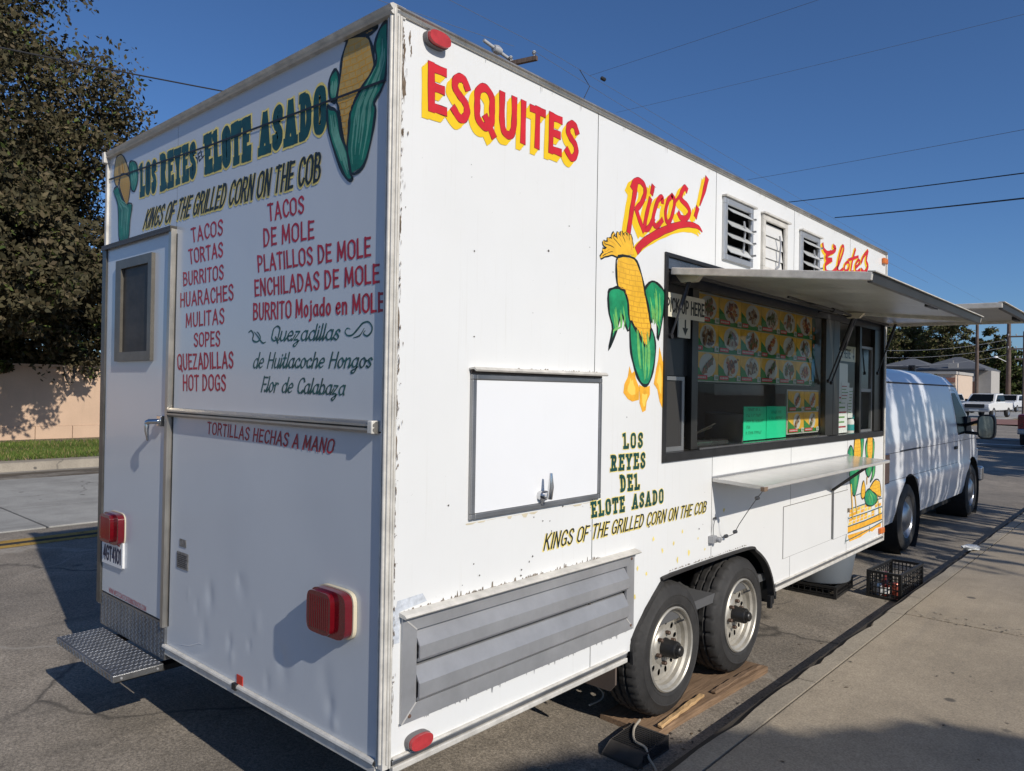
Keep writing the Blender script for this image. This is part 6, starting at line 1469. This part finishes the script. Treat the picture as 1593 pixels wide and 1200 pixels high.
bt = thing('squeeze_bottle', (-.15, 5.02, .916), 'white bottle with a teal label and cap on the sill of the order window', 'bottle')
mb = MB(); mb.lathe([(0, .917), (.040, .918), (.043, .93), (.043, 1.02), (.036, 1.045), (.020, 1.05)], (-.15, 5.02, 0), 'z', 20); mb.build('body', PAPER, bt, smooth=40)
mb = MB(); mb.lathe([(.0435, .945), (.0438, .946), (.0438, .995), (.0435, .996)], (-.15, 5.02, 0), 'z', 20); mb.build('label_band', mat('teal_label', (0.02, 0.35, 0.33), .5), bt)
mb = MB(); mb.lathe([(.044, 1.046), (.044, 1.075), (.038, 1.08), (0, 1.08)], (-.15, 5.02, 0), 'z', 20); mb.build('cap', mat('teal_cap', (0.02, 0.28, 0.24), .4), bt, smooth=40)

# boards under the wheels
WD1 = m_wood('weathered_timber', (0.17, 0.105, 0.06), (0.34, 0.22, 0.13), (30, 1.6, 30)); WD2 = m_wood('fresh_split_timber', (0.50, 0.30, 0.13), (0.66, 0.44, 0.22), (40, 2, 40))
def plank(x0, x1, y0, y1, z0, z1, m, label, skew=0.0, seed=0):
    rr = random.Random(seed); mb = MB(); n = 12
    for i in range(n + 1):
        y = y0 + (y1 - y0) * i / n; s_ = skew * i / n; j = lambda: rr.uniform(-.004, .004)
        mb.v += [(x0 + s_ + j(), y, z0), (x1 + s_ + j(), y, z0), (x1 + s_ + j(), y, z1 + j()), (x0 + s_ + j(), y, z1 + j())]
    for i in range(n):
        for k in range(4): q = i * 4; mb.f.append((q + k, q + (k + 1) % 4, q + 4 + (k + 1) % 4, q + 4 + k)); mb.m.append(0)
    mb.f += [(3, 2, 1, 0), (n * 4, n * 4 + 1, n * 4 + 2, n * 4 + 3)]; mb.m += [0, 0]
    o = mb.build('timber_plank', m, bevel=.003, seg=1); tag(o, label, 'plank', 'planks under the wheels'); return o
plank(-.30, .030, 1.66, 2.92, -.470, -.424, WD1, 'long weathered timber plank carrying both trailer wheels', .03, 1)
plank(.001, .031, 1.72, 2.22, -.4215, -.405, WD2, 'thin pale split strip lying beside the rear tyre', -.03, 2)
plank(-.005, .028, 2.30, 2.88, -.4215, -.407, WD1, 'thin brown strip lying beside the front tyre', .015, 3)
ch = thing('rubber_ramp', (0, 1.5, -.46), 'black ribbed rubber block at the end of the timber plank', 'wheel chock')
mb = MB(); mb.prism([(1.36, -.462), (1.63, -.462), (1.63, -.395), (1.42, -.410), (1.36, -.445)], lambda u, v, d: (d, u, v), -.075, .118); mb.build('block', mat('dusty_black_rubber', (0.060, 0.052, 0.044), .85, var=.3, vscale=12), ch, bevel=.004)
mb = MB()
for k in range(12): mb.box(-.070, .113, 1.435 + k * .0155, 1.442 + k * .0155, -.411 + k * .0011, -.404 + k * .0011)
for k in range(5): mb.box(.1185, .123, 1.40, 1.62, -.45 + k * .009, -.446 + k * .009)
mb.build('rib', RUBBER, ch)
mb = MB(); rp = [(-.06, 1.66, -.385), (-.03, 1.56, -.386), (.03, 1.47, -.393), (.10, 1.45, -.395), (.125, 1.44, -.43), (.16, 1.43, -.455), (.19, 1.40, -.458)]; mb.tube([tuple(p) for p in catmull(rp, 5)], .006, 7)
tag(mb.build('rope', mat('dirty_white_cord', (0.42, 0.37, 0.29), .9, bump=.4, bscale=150)), 'short dirty white rope lying over the black rubber block', 'rope')

# tub and crates near the front end
tub = thing('grey_tub', (-.40, 5.10, -.36), 'pale grey plastic tub standing under the front end of the trailer', 'tub')
mb = MB(); mb.lathe([(0, -.345), (.245, -.345), (.255, -.335), (.300, -.06), (.312, -.055), (.312, -.035), (.29, -.035), (.28, -.06), (.24, -.33), (0, -.333)], (-.405, 5.10, 0), 'z', 40); mb.build('body', mat('grey_plastic', (0.16, 0.18, 0.20), .5, var=.08), tub, smooth=40)
CRATE = mat('black_crate_plastic', (0.014, 0.0135, 0.013), .45, var=.3, vscale=10)
def crate(x, y, z, w2, l2, h_, rz, label, nv, rows):
    t = thing('milk_crate', (x, y, z), label, 'crate'); R_ = Matrix.Rotation(rz, 3, 'Z'); T_ = lambda q: tuple(R_ @ Vector(q) + Vector((x, y, z)))
    def bar(mb, a, b, r): 
        a, b = Vector(a), Vector(b); base = MB().box(min(a.x, b.x) - r, max(a.x, b.x) + r, min(a.y, b.y) - r, max(a.y, b.y) + r, min(a.z, b.z) - r, max(a.z, b.z) + r); mb.add([T_(q) for q in base.v], base.f)
    mb = MB()
    for sx in (-1, 1):
        for sy in (-1, 1): bar(mb, (sx * w2, sy * l2, .012), (sx * w2, sy * l2, h_ - .012), .0115)
    mb.build('corner', CRATE, t)
    mb = MB()
    for zz in [.012, h_ - .01]:
        for s_ in (-1, 1): bar(mb, (s_ * w2, -l2, zz), (s_ * w2, l2, zz), .0105); bar(mb, (-w2, s_ * l2, zz), (w2, s_ * l2, zz), .0104)
    mb.build('rim', CRATE, t)
    for s_ in (-1, 1):
        for ax in (0, 1):
            mb = MB(); n = nv if ax == 0 else nv - 3
            for i in range(1, n):
                f = -1 + 2 * i / n; p = (s_ * w2, f * l2) if ax == 0 else (f * w2, s_ * l2); bar(mb, (*p, .02), (*p, h_ - .02), .0035)
            for k in range(1, rows):
                zz = h_ * k / rows
                a, b = ((s_ * w2, -l2, zz), (s_ * w2, l2, zz)) if ax == 0 else ((-w2, s_ * l2, zz), (w2, s_ * l2, zz)); bar(mb, a, b, .0038)
            mb.build('side_lattice', CRATE, t)
    mb = MB()
    for i in range(10): f = -1 + 2 * (i + .5) / 10; bar(mb, (-w2, f * l2, .008), (w2, f * l2, .008), .004)
    for i in range(6): f = -1 + 2 * (i + .5) / 6; bar(mb, (f * w2, -l2, .0085), (f * w2, l2, .0085), .0038)
    mb.build('base_lattice', CRATE, t); return t
crate(.105, 5.50, -.463, .125, .30, .228, math.radians(-2), 'black lattice milk crate with bottles, standing against the kerb', 11, 5)
crate(-.40, 5.10, -.452, .20, .24, .10, .05, 'low black lattice crate under the grey tub', 11, 3)
gb = thing('glass_bottle', (.075, 5.28, -.45), 'reddish brown glass bottle standing in the milk crate', 'bottle')
mb = MB(); mb.lathe([(0, -.450), (.034, -.449), (.035, -.36), (.030, -.335), (.014, -.305), (.012, -.262), (.016, -.26), (.016, -.25), (0, -.249)], (.075, 5.30, 0), 'z', 20); mb.build('body', mat('brown_glass', (0.16, 0.025, 0.018), .08, spec=.7), gb, smooth=50)
mb = MB(); mb.lathe([(.0355, -.43), (.0358, -.429), (.0358, -.38), (.0355, -.379)], (.075, 5.30, 0), 'z', 20); mb.build('paper_label', PAPER, gb)
for k, (x, y, c, lab) in enumerate(((.03, 5.26, (0.75, 0.75, 0.75), 'crumpled white can lying low in the milk crate'), (.15, 5.33, (0.5, 0.12, 0.08), 'red and silver can in the milk crate'))):
    cn = thing('drink_can', (x, y, -.45), lab, 'can'); mb = MB(); mb.lathe([(0, -.449), (.026, -.449), (.032, -.44), (.032, -.35), (.026, -.34), (0, -.342)], (x, y, 0), 'z', 16); mb.build('body', mat('can_paint_' + 'ab'[k], c, .3, .5), cn, smooth=40)
mb = MB(); rr = random.Random(2)
for i in range(9):
    a = rr.uniform(0, 6.28); mb.add([(.335 + .09 * math.cos(2 * math.pi * k / 7 + a) * rr.uniform(.5, 1), 7.35 + .16 * math.sin(2 * math.pi * k / 7 + a) * rr.uniform(.5, 1), -.322 + .03 * rr.random()) for k in range(7)], [(0, 1, 2, 3), (0, 3, 4, 6), (4, 5, 6)])
tag(mb.build('plastic_bag', PAPER), 'crumpled white litter on the kerb edge past the crate', 'litter')
mb = MB(); mb.tube([tuple(p) for p in catmull([(-.36, 1.62, -.24), (-.35, 1.70, -.31), (-.35, 1.757, -.362), (-.35, 1.74, -.391), (-.35, 1.635, -.390)], 5)], .005, 6); tag(mb.build('hanging_hose', mat('pale_hose', (0.35, 0.35, 0.33), .6)), 'thin pale hose curling below the trailer floor', 'hose')

# ---------------------------------------------------------------- the white van
VW = mat('van_white_paint', (0.74, 0.75, 0.77), .28, coat=.4, var=.03, vscale=2)
VGLASS = mat('van_dark_glass', (0.006, 0.007, 0.008), .25, spec=.12)
VPL = mat('van_grey_plastic', (0.10, 0.10, 0.105), .55)
VX, VY, VZ = -1.255, 6.38, -.452
van = thing('white_van', (VX, VY, VZ), 'white panel van parked ahead of the trailer under dappled shade', 'van')
SEC = [(.86, .34), (.94, .36), (.972, .48), (.985, .62), (1.0, .70), (1.002, .78), (.988, .81), (.985, 1.0), (.978, 1.12), (.982, 1.15), (.968, 1.22), (.93, 1.50), (.885, 1.74), (.855, 1.83), (.862, 1.845), (.84, 1.86), (.76, 1.95), (.60, 2.01), (.30, 2.045), (0, 2.055)]
def sec(y):
    zr = np.interp(y, [0, .05, .25, 3.5, 3.75, 4.45, 4.62, 5.2, 5.42, 5.5], [1.92, 2.0, 2.06, 2.06, 1.98, 1.30, 1.22, 1.10, .95, .7])
    xin = np.interp(y, [0, .04, .12, 4.2, 4.9, 5.3, 5.5], [.07, .03, 0, 0, .04, .12, .30]); bot = np.interp(y, [0, .3, 5.1, 5.5], [.40, .34, .34, .42])
    return [(max(x - xin, 0), min(max(z, bot), zr)) for x, z in SEC]
ysn = [0, .04, .12, .3, .6, .95, 1.4, 2.0, 2.6, 3.1, 3.5, 3.62, 3.75, 3.92, 4.1, 4.3, 4.45, 4.62, 4.9, 5.2, 5.35, 5.5]
mb = MB(); m_ = len(SEC) * 2 - 1
for y in ysn:
    s_ = sec(y); ring = [(x, z) for x, z in s_] + [(-x, z) for x, z in reversed(s_[:-1])]
    mb.v += [(VX + x, VY + y, VZ + z) for x, z in ring]
for i in range(len(ysn) - 1):
    for k in range(m_): q = i * m_; mb.f.append((q + k, q + (k + 1) % m_, q + m_ + (k + 1) % m_, q + m_ + k)); mb.m.append(0)
mb.f += [tuple(range(m_ - 1, -1, -1)), tuple((len(ysn) - 1) * m_ + k for k in range(m_))]; mb.m += [0, 0]
body = mb.build('body', VW, van, smooth=32, fix=True)
WHY = (1.07, 4.42)
cut = MB()
for yy in WHY:
    for s_ in (-1, 1): cut.prism([(VY + yy + .47 * math.cos(t), VZ + .37 + .47 * math.sin(t)) for t in [2 * math.pi * k / 40 for k in range(40)]], fx, VX + s_ * .62, VX + s_ * 1.2)
co = cut.build('wheel_cut', VW, fix=True)
bo = body.modifiers.new('arches', 'BOOLEAN'); bo.object = co; bo.solver = 'EXACT'; bo.operation = 'DIFFERENCE'
co.location = (0, 0, 0); bpy.context.view_layer.update()
dg = bpy.context.evaluated_depsgraph_get(); nm = bpy.data.meshes.new_from_object(body.evaluated_get(dg)); body.modifiers.clear(); body.data = nm; bpy.data.objects.remove(co)
nm.name = 'body'
mb = MB()
for yy in WHY:
    for s_ in (-1, 1): mb.lathe([(.468, s_ * .60), (.468, s_ * .985)], (VX, VY + yy, VZ + .37), 'x', 40); mb.lathe([(0, s_ * .615), (.46, s_ * .615)], (VX, VY + yy, VZ + .37), 'x', 30)
build_each(mb, 'wheel_well', UNDER, van)
mb = MB(); mb.box(VX - .8, VX + .8, VY + .2, VY + 5.2, VZ + .22, VZ + .335); mb.build('underbody', UNDER, van)
vx = lambda z: float(np.interp(z, [q[1] for q in SEC[2:15]], [q[0] for q in SEC[2:15]]))
def skin(pts, name, m, d=.004, s_=1, parent=van):         # a patch that follows the side's curve
    mb = MB(); n = len(pts); fine = []
    for i in range(n):
        a, b = Vector(pts[i]), Vector(pts[(i + 1) % n]); fine += [a.lerp(b, k / 4) for k in range(4)]
    zs = sorted({round(p.y, 4) for p in fine})
    mb2 = []
    tri = tessellate_polygon([[Vector((p.x, p.y, 0)) for p in fine]])
    mb.add([(VX + s_ * (vx(p.y) + d), VY + p.x, VZ + p.y) for p in fine], [tuple(t) for t in tri]); return mb.build(name, m, parent)
for s_ in (1, -1):
    wn = skin([(3.50, 1.74), (3.72, 1.74), (4.28, 1.33), (4.36, 1.20), (3.50, 1.18)], 'door_window', VGLASS, .004, s_)
def seam(pts, w=.006, name='door_seam', m=None):
    for s_ in (1, -1):
        mb = MB()
        for a, b in zip(pts, pts[1:]):
            a, b = Vector(a), Vector(b); k = 8
            for i in range(k):
                p, q = a.lerp(b, i / k), a.lerp(b, (i + 1) / k); d = (q - p).normalized(); nn_ = Vector((-d.y, d.x)) * w * .5
                mb.add([(VX + s_ * (vx(v.y) + .0025), VY + v.x, VZ + v.y) for v in (p + nn_, q + nn_, q - nn_, p - nn_)], [(0, 1, 2, 3)])
        mb.build(name, m or mat('seam_dark', (0.05, 0.05, 0.055), .7), van)
seam([(3.44, .46), (3.44, 1.78), (3.73, 1.78), (4.32, 1.34), (4.50, 1.15)]); seam([(4.62, .48), (4.62, 1.12)]); seam([(2.02, .46), (2.02, 1.76)]); seam([(.12, .82), (3.44, .82)], .004); seam([(.10, 1.10), (5.1, 1.10)], .005); seam([(.72, 1.105), (1.55, 1.105)], .018, 'slide_track'); seam([(.02, 1.835), (3.9, 1.835)], .016, 'drip_rail')
for s_ in (1, -1):
    mb = MB(); mb.box(VX + s_ * .86, VX + s_ * .998, VY - .006, VY + .27, VZ + .80, VZ + 1.11); tl = mb.build('tail_light', REDLENS, van, bevel=.012)
    mb = MB(); mb.box(VX + s_ * .88, VX + s_ * .966, VY - .012, VY - .0065, VZ + .84, VZ + .90); mb.build('reverse_lens', PAPER, tl)
mb = MB(); mb.box(VX - .94, VX + .94, VY - .16, VY + .02, VZ + .44, VZ + .60); mb.build('rear_bumper', mat('bumper_chrome', (0.45, 0.45, 0.46), .25, .9), van, bevel=.03, seg=3)
mb = MB(); mb.box(VX - .90, VX + .90, VY - .150, VY - .01, VZ + .605, VZ + .63); mb.build('bumper_tread', BLACK, van, bevel=.006)
mb = MB(); mb.box(VX - .93, VX + .93, VY + 5.42, VY + 5.60, VZ + .40, VZ + .62); mb.build('front_bumper', mat('bumper_chrome', (0.45, 0.45, 0.46), .25, .9), van, bevel=.03, seg=3)
for x0, x1 in ((-.86, -.02), (.02, .86)): mb = MB(); mb.box(VX + x0, VX + x1, VY - .008, VY + .03, VZ + 1.16, VZ + 1.72); mb.build('rear_window', VGLASS, van, bevel=.005)
mb = MB(); mb.add([(VX + x, VY + y, VZ + z) for x, y, z in ((-.80, 4.42, 1.36), (.80, 4.42, 1.36), (.74, 3.80, 1.96), (-.74, 3.80, 1.96))], [(0, 1, 2, 3)]); mb.build('windscreen', VGLASS, van)
mb = MB(); mb.box(VX - .70, VX + .70, VY + 5.49, VY + 5.515, VZ + .68, VZ + .92); mb.build('grille', BLACK, van)
for s_ in (1, -1): mb = MB(); mb.box(VX + s_ * .62, VX + s_ * .86, VY + 5.40, VY + 5.50, VZ + .70, VZ + .90); mb.build('headlight', mat('clear_lamp', (0.7, 0.7, 0.7), .15), van, bevel=.01)
mb = MB()
for s_ in (1, -1):
    mb.tube([(VX + s_ * .97, VY + 3.98, VZ + 1.30), (VX + s_ * 1.14, VY + 3.92, VZ + 1.36)], .022, 8); mb.tube([(VX + s_ * .97, VY + 3.98, VZ + 1.20), (VX + s_ * 1.14, VY + 3.92, VZ + 1.19)], .022, 8); mb.prism([(3.95, 1.19), (4.34, 1.19), (4.24, 1.40), (4.05, 1.42)], lambda u, v, d: (VX + s_ * d, VY + u, VZ + v), .95, .985)
build_each(mb, 'mirror_arm', BLACK, van)
for s_ in (1, -1):
    mb = MB(); mb.prism(oval(VX + s_ * 1.235, VZ + 1.29, .105, .165, 0, 0, e=4), lambda u, v, d: (u, d, v), VY + 3.86, VY + 3.97); mr = mb.build('mirror', BLACK, van, bevel=.012)
    mb = MB(); mb.prism(oval(VX + s_ * 1.235, VZ + 1.29, .085, .145, 0, 0, e=4), lambda u, v, d: (u, d, v), VY + 3.8505, VY + 3.8585); mb.build('mirror_glass', mat('mirror_glass', (0.20, 0.22, 0.20), .06, 1.0), mr)
def car_wheel(parent, x, y, z, r, w2, s_, rimc, hubcap=True):
    wh = MB().lathe([(r * .62, -s_ * w2), (r * .86, -s_ * w2), (r * .97, -s_ * w2 * .8), (r, -s_ * w2 * .5), (r, s_ * w2 * .5), (r * .97, s_ * w2 * .8), (r * .86, s_ * w2), (r * .66, s_ * w2 * .98), (r * .62, s_ * w2 * .9)], (x, y, z), 'x', 40).build('wheel', RUBBER, parent, smooth=40)
    MB().lathe([(r * .63, s_ * w2 * .9), (r * .60, s_ * w2 * .75), (r * .5, s_ * w2 * .55), (r * .44, s_ * w2 * .70), (r * .30, s_ * w2 * 1.02), (r * .12, s_ * w2 * 1.06), (0, s_ * w2 * 1.07)], (x, y, z), 'x', 32).build('rim', rimc, wh, smooth=40)
for s_ in (1, -1):
    mb = MB(); mb.box(VX + s_ * .984, VX + s_ * 1.005, VY + 3.22, VY + 3.36, VZ + 1.00, VZ + 1.04); mb.build('door_handle', BLACK, van, bevel=.006)
HUBC = mat('steel_hubcap', (0.40, 0.41, 0.43), .3, .8)
for yy in WHY:
    for s_ in (-1, 1): car_wheel(van, VX + s_ * .865, VY + yy, VZ + .365, .368, .115, s_, HUBC)
mb = MB(); mb.tube([(VX + .6, VY + .35, VZ + .26), (VX + .85, VY + .12, VZ + .27)], .03, 10); mb.build('exhaust', VPL, van)

# ---------------------------------------------------------------- pickups down the street
def pickup(x, y, z, rz, colour, label, facing_front=True, w2=.95, bed=True):
    t = thing('pickup_truck', (x, y, z), label, 'pickup truck'); R_ = Matrix.Rotation(rz, 3, 'Z')
    def T_(mb): mb.v = [tuple(R_ @ Vector(q) + Vector((x, y, z))) for q in mb.v]; return mb
    m = mat(label.split()[0] + '_truck_paint', colour, .3, coat=.4)
    side = [(-2.7, .55), (2.6, .50), (2.75, .70), (2.68, 1.0), (1.45, 1.12), (.75, 1.72), (-.75, 1.76), (-.95, 1.12), (-2.7, 1.10)]
    T_(MB().prism(side, lambda u, v, d: (d * (1 - .10 * max(0, v - 1.1) / .6), u, v), -w2, w2)).build('body', m, t, bevel=.05, seg=2, fix=True)
    g1 = MB().add([(-.80, 1.44, 1.17), (.80, 1.44, 1.17), (.68, .80, 1.68), (-.68, .80, 1.68)], [(0, 1, 2, 3)]); g1.v = [(a, b + .02, c + .02) for a, b, c in g1.v]; T_(g1).build('windscreen', VGLASS, t)
    g2 = MB().add([(-.75, -.98, 1.18), (.75, -.98, 1.18), (.68, -.80, 1.68), (-.68, -.80, 1.68)], [(0, 1, 2, 3)]); g2.v = [(a, b - .02, c) for a, b, c in g2.v]; T_(g2).build('rear_window', VGLASS, t)
    for s_ in (-1, 1):
        T_(MB().prism([(1.25, 1.18), (.68, 1.64), (-.70, 1.66), (-.82, 1.18)], lambda u, v, d: (s_ * (w2 * (1 - .10 * max(0, v - 1.1) / .6) + d), u, v), .002, .012)).build('side_window', VGLASS, t)
        T_(MB().box(s_ * (w2 - .28), s_ * (w2 - .04), 2.66, 2.78, .78, .96)).build('headlight', mat('clear_lamp', (0.7, 0.7, 0.7), .15), t)
        T_(MB().box(s_ * (w2 - .16), s_ * (w2 - .01), -2.74, -2.68, .72, 1.02)).build('tail_light', REDLENS, t)
        T_(MB().box(s_ * (w2 + .02), s_ * (w2 + .2), 1.0, 1.08, 1.16, 1.34)).build('mirror', BLACK, t, bevel=.02)
    T_(MB().box(-.62, .62, 2.70, 2.79, .70, .98)).build('grille', BLACK, t); T_(MB().box(-w2, w2, 2.62, 2.86, .42, .62)).build('front_bumper', HUBC, t, bevel=.04); T_(MB().box(-w2, w2, -2.86, -2.66, .46, .64)).build('rear_bumper', HUBC, t, bevel=.04)
    T_(MB().box(-.3, .3, 2.87, 2.885, .48, .58)).build('number_plate', PAPER, t)
    for yy in (1.75, -1.65):
        for s_ in (-1, 1):
            o = T_(MB().lathe([(0, -s_ * .12), (.34, -s_ * .12), (.38, -s_ * .06), (.38, s_ * .06), (.34, s_ * .12), (.22, s_ * .12)], (s_ * (w2 - .10), yy, .38), 'x', 24)).build('wheel', RUBBER, t, smooth=40); T_(MB().lathe([(.22, s_ * .115), (.16, s_ * .08), (0, s_ * .10)], (s_ * (w2 - .10), yy, .38), 'x', 20)).build('rim', HUBC, o, smooth=40)
    return t
pickup(-8.75, 63.5, -.28, math.pi - .12, (0.74, 0.73, 0.70), 'white pickup facing the viewer nearest the house')
pickup(-11.1, 91, -.28, math.pi - .10, (0.68, 0.69, 0.70), 'silvery white pickup farther down beside the thick pole')
pickup(-1.08, 30.2, -.42, .02, (0.30, 0.02, 0.025), 'dark red pickup seen from behind, nearest beyond the van', w2=.96)
pickup(-9.3, 97, -.28, math.pi - .1, (0.05, 0.055, 0.06), 'dark car behind the farther white pickup')
pickup(-14.2, 78, -.28, 1.2, (0.55, 0.56, 0.55), 'pale parked truck standing side on behind the thick pole')

# traffic signal
ts = thing('traffic_signal', (-12.0, 56.0, -.28), 'dark traffic signal showing a green light above the van roof', 'traffic signal')
sgx, sgy = -12.0, 56.0
mb = MB(); mb.tube([(sgx, sgy, -.3), (sgx, sgy, 3.3)], .07, 10); mb.build('post', VPL, ts)
mb = MB(); mb.box(sgx - .22, sgx + .22, sgy - .25, sgy - .08, 2.35, 3.35); hd_ = mb.build('signal_head', BLACK, ts, bevel=.03)
for k, c in enumerate(((0.01, 0.02, 0.02), (0.03, 0.02, 0.01), (0.03, 0.008, 0.008))):
    mb = MB(); mb.lathe([(.11, 0), (.10, -.02), (0, -.03)], (sgx, sgy - .26, 2.52 + k * .31), 'y', 16); mb.build('signal_lens', mat('signal_green', (0.02, .5, .4), .3, emit=((0.05, 1.0, .75), 1.2)) if k == 0 else mat('signal_off_' + 'xab'[k], c, .3), hd_)
    mb = MB(); mb.lathe([(.13, -.02), (.13, -.16)], (sgx, sgy - .25, 2.52 + k * .31), 'y', 16); mb.build('visor', BLACK, hd_)

# ---------------------------------------------------------------- wires
wire((-12, -25, 10.7), (-12, 15.05, 11.22), .15, .0055, 'grey street wire running to the pole insulator over the trailer rear', wire_g)
wire((-12, 15.05, 11.22), (-12.3, 96, 10.4), .25, .0055, 'grey street wire running on from the pole insulator', wire_g)
wire((-12, -20, 7.4), (-12, 13.86, 10.82), .25, .0055, 'lower grey wire rising to the pole behind the trailer roof', wire_g)
wire((-11.6, 14.3, 10.7), (-12.0, 60, 9.6), .25, .0055, 'lower grey wire running on below the insulator', wire_g)
Cc = Vector((1.9204, -1.542, 1.2479))
far_ = lambda p, k: Cc + (Vector(p) - Cc) * k
def cross(a, b, k, f, r, label, m): a = Vector(a); b = far_(b, k); wire(a, a + (b - a) * f, .06, r, label, m)
cross((-12.0, 17.42, 11.15), (-3.84, 14, 9.42), 1.15, 2.6, .0045, 'thin wire with a splice crossing the street highest', wire_g)
cross((-12.0, 18.95, 10.43), (-.15, 14, 7.97), 1.3, 1.7, .004, 'thin wire crossing the street second from top', wire_g)
cross((-12.0, 28.98, 10.41), (-.13, 14, 5.94), 1.7, 1.7, .007, 'thin wire crossing above the two thick cables', wire_g)
cross((-12.0, 33.37, 10.31), (-.13, 14, 5.18), 1.7, 1.7, .019, 'upper of the two thick black cables crossing the street', wire_m)
cross((-12.0, 39.9, 10.77), (-.12, 14, 4.74), 1.7, 1.7, .027, 'lower of the two thick black cables crossing the street', wire_m)
wire((-12, -6, 5.75), (-12, 14.0, 8.2), .2, .013, 'short black drop wire between the dark tree and the trailer roof', wire_m)
mb = MB(); mb.tube([(-12.0, 16.9, 11.17), (-11.9, 17.3, 10.75), (-11.95, 17.0, 10.2), (-12.4, 15.6, 9.6)], .012, 6); mb.lathe([(0, -.12), (.06, -.08), (.06, .08), (0, .12)], (-11.6, 17.6, 11.0), 'y', 8); tag(mb.build('wire_splice', wire_m), 'black splice and loop hanging on the thin wire near the pole', 'wire splice')
for k, z in enumerate((5.4, 6.3, 7.1)): wire((-24, 88, z - .8), (-12.4, 98, z + .6), .5, .025, 'drooping service wire in front of the far trees, %s' % ('lowest', 'middle', 'highest')[k], wire_g)

for o in bpy.data.objects:
    if '_w' in o: del o['_w']
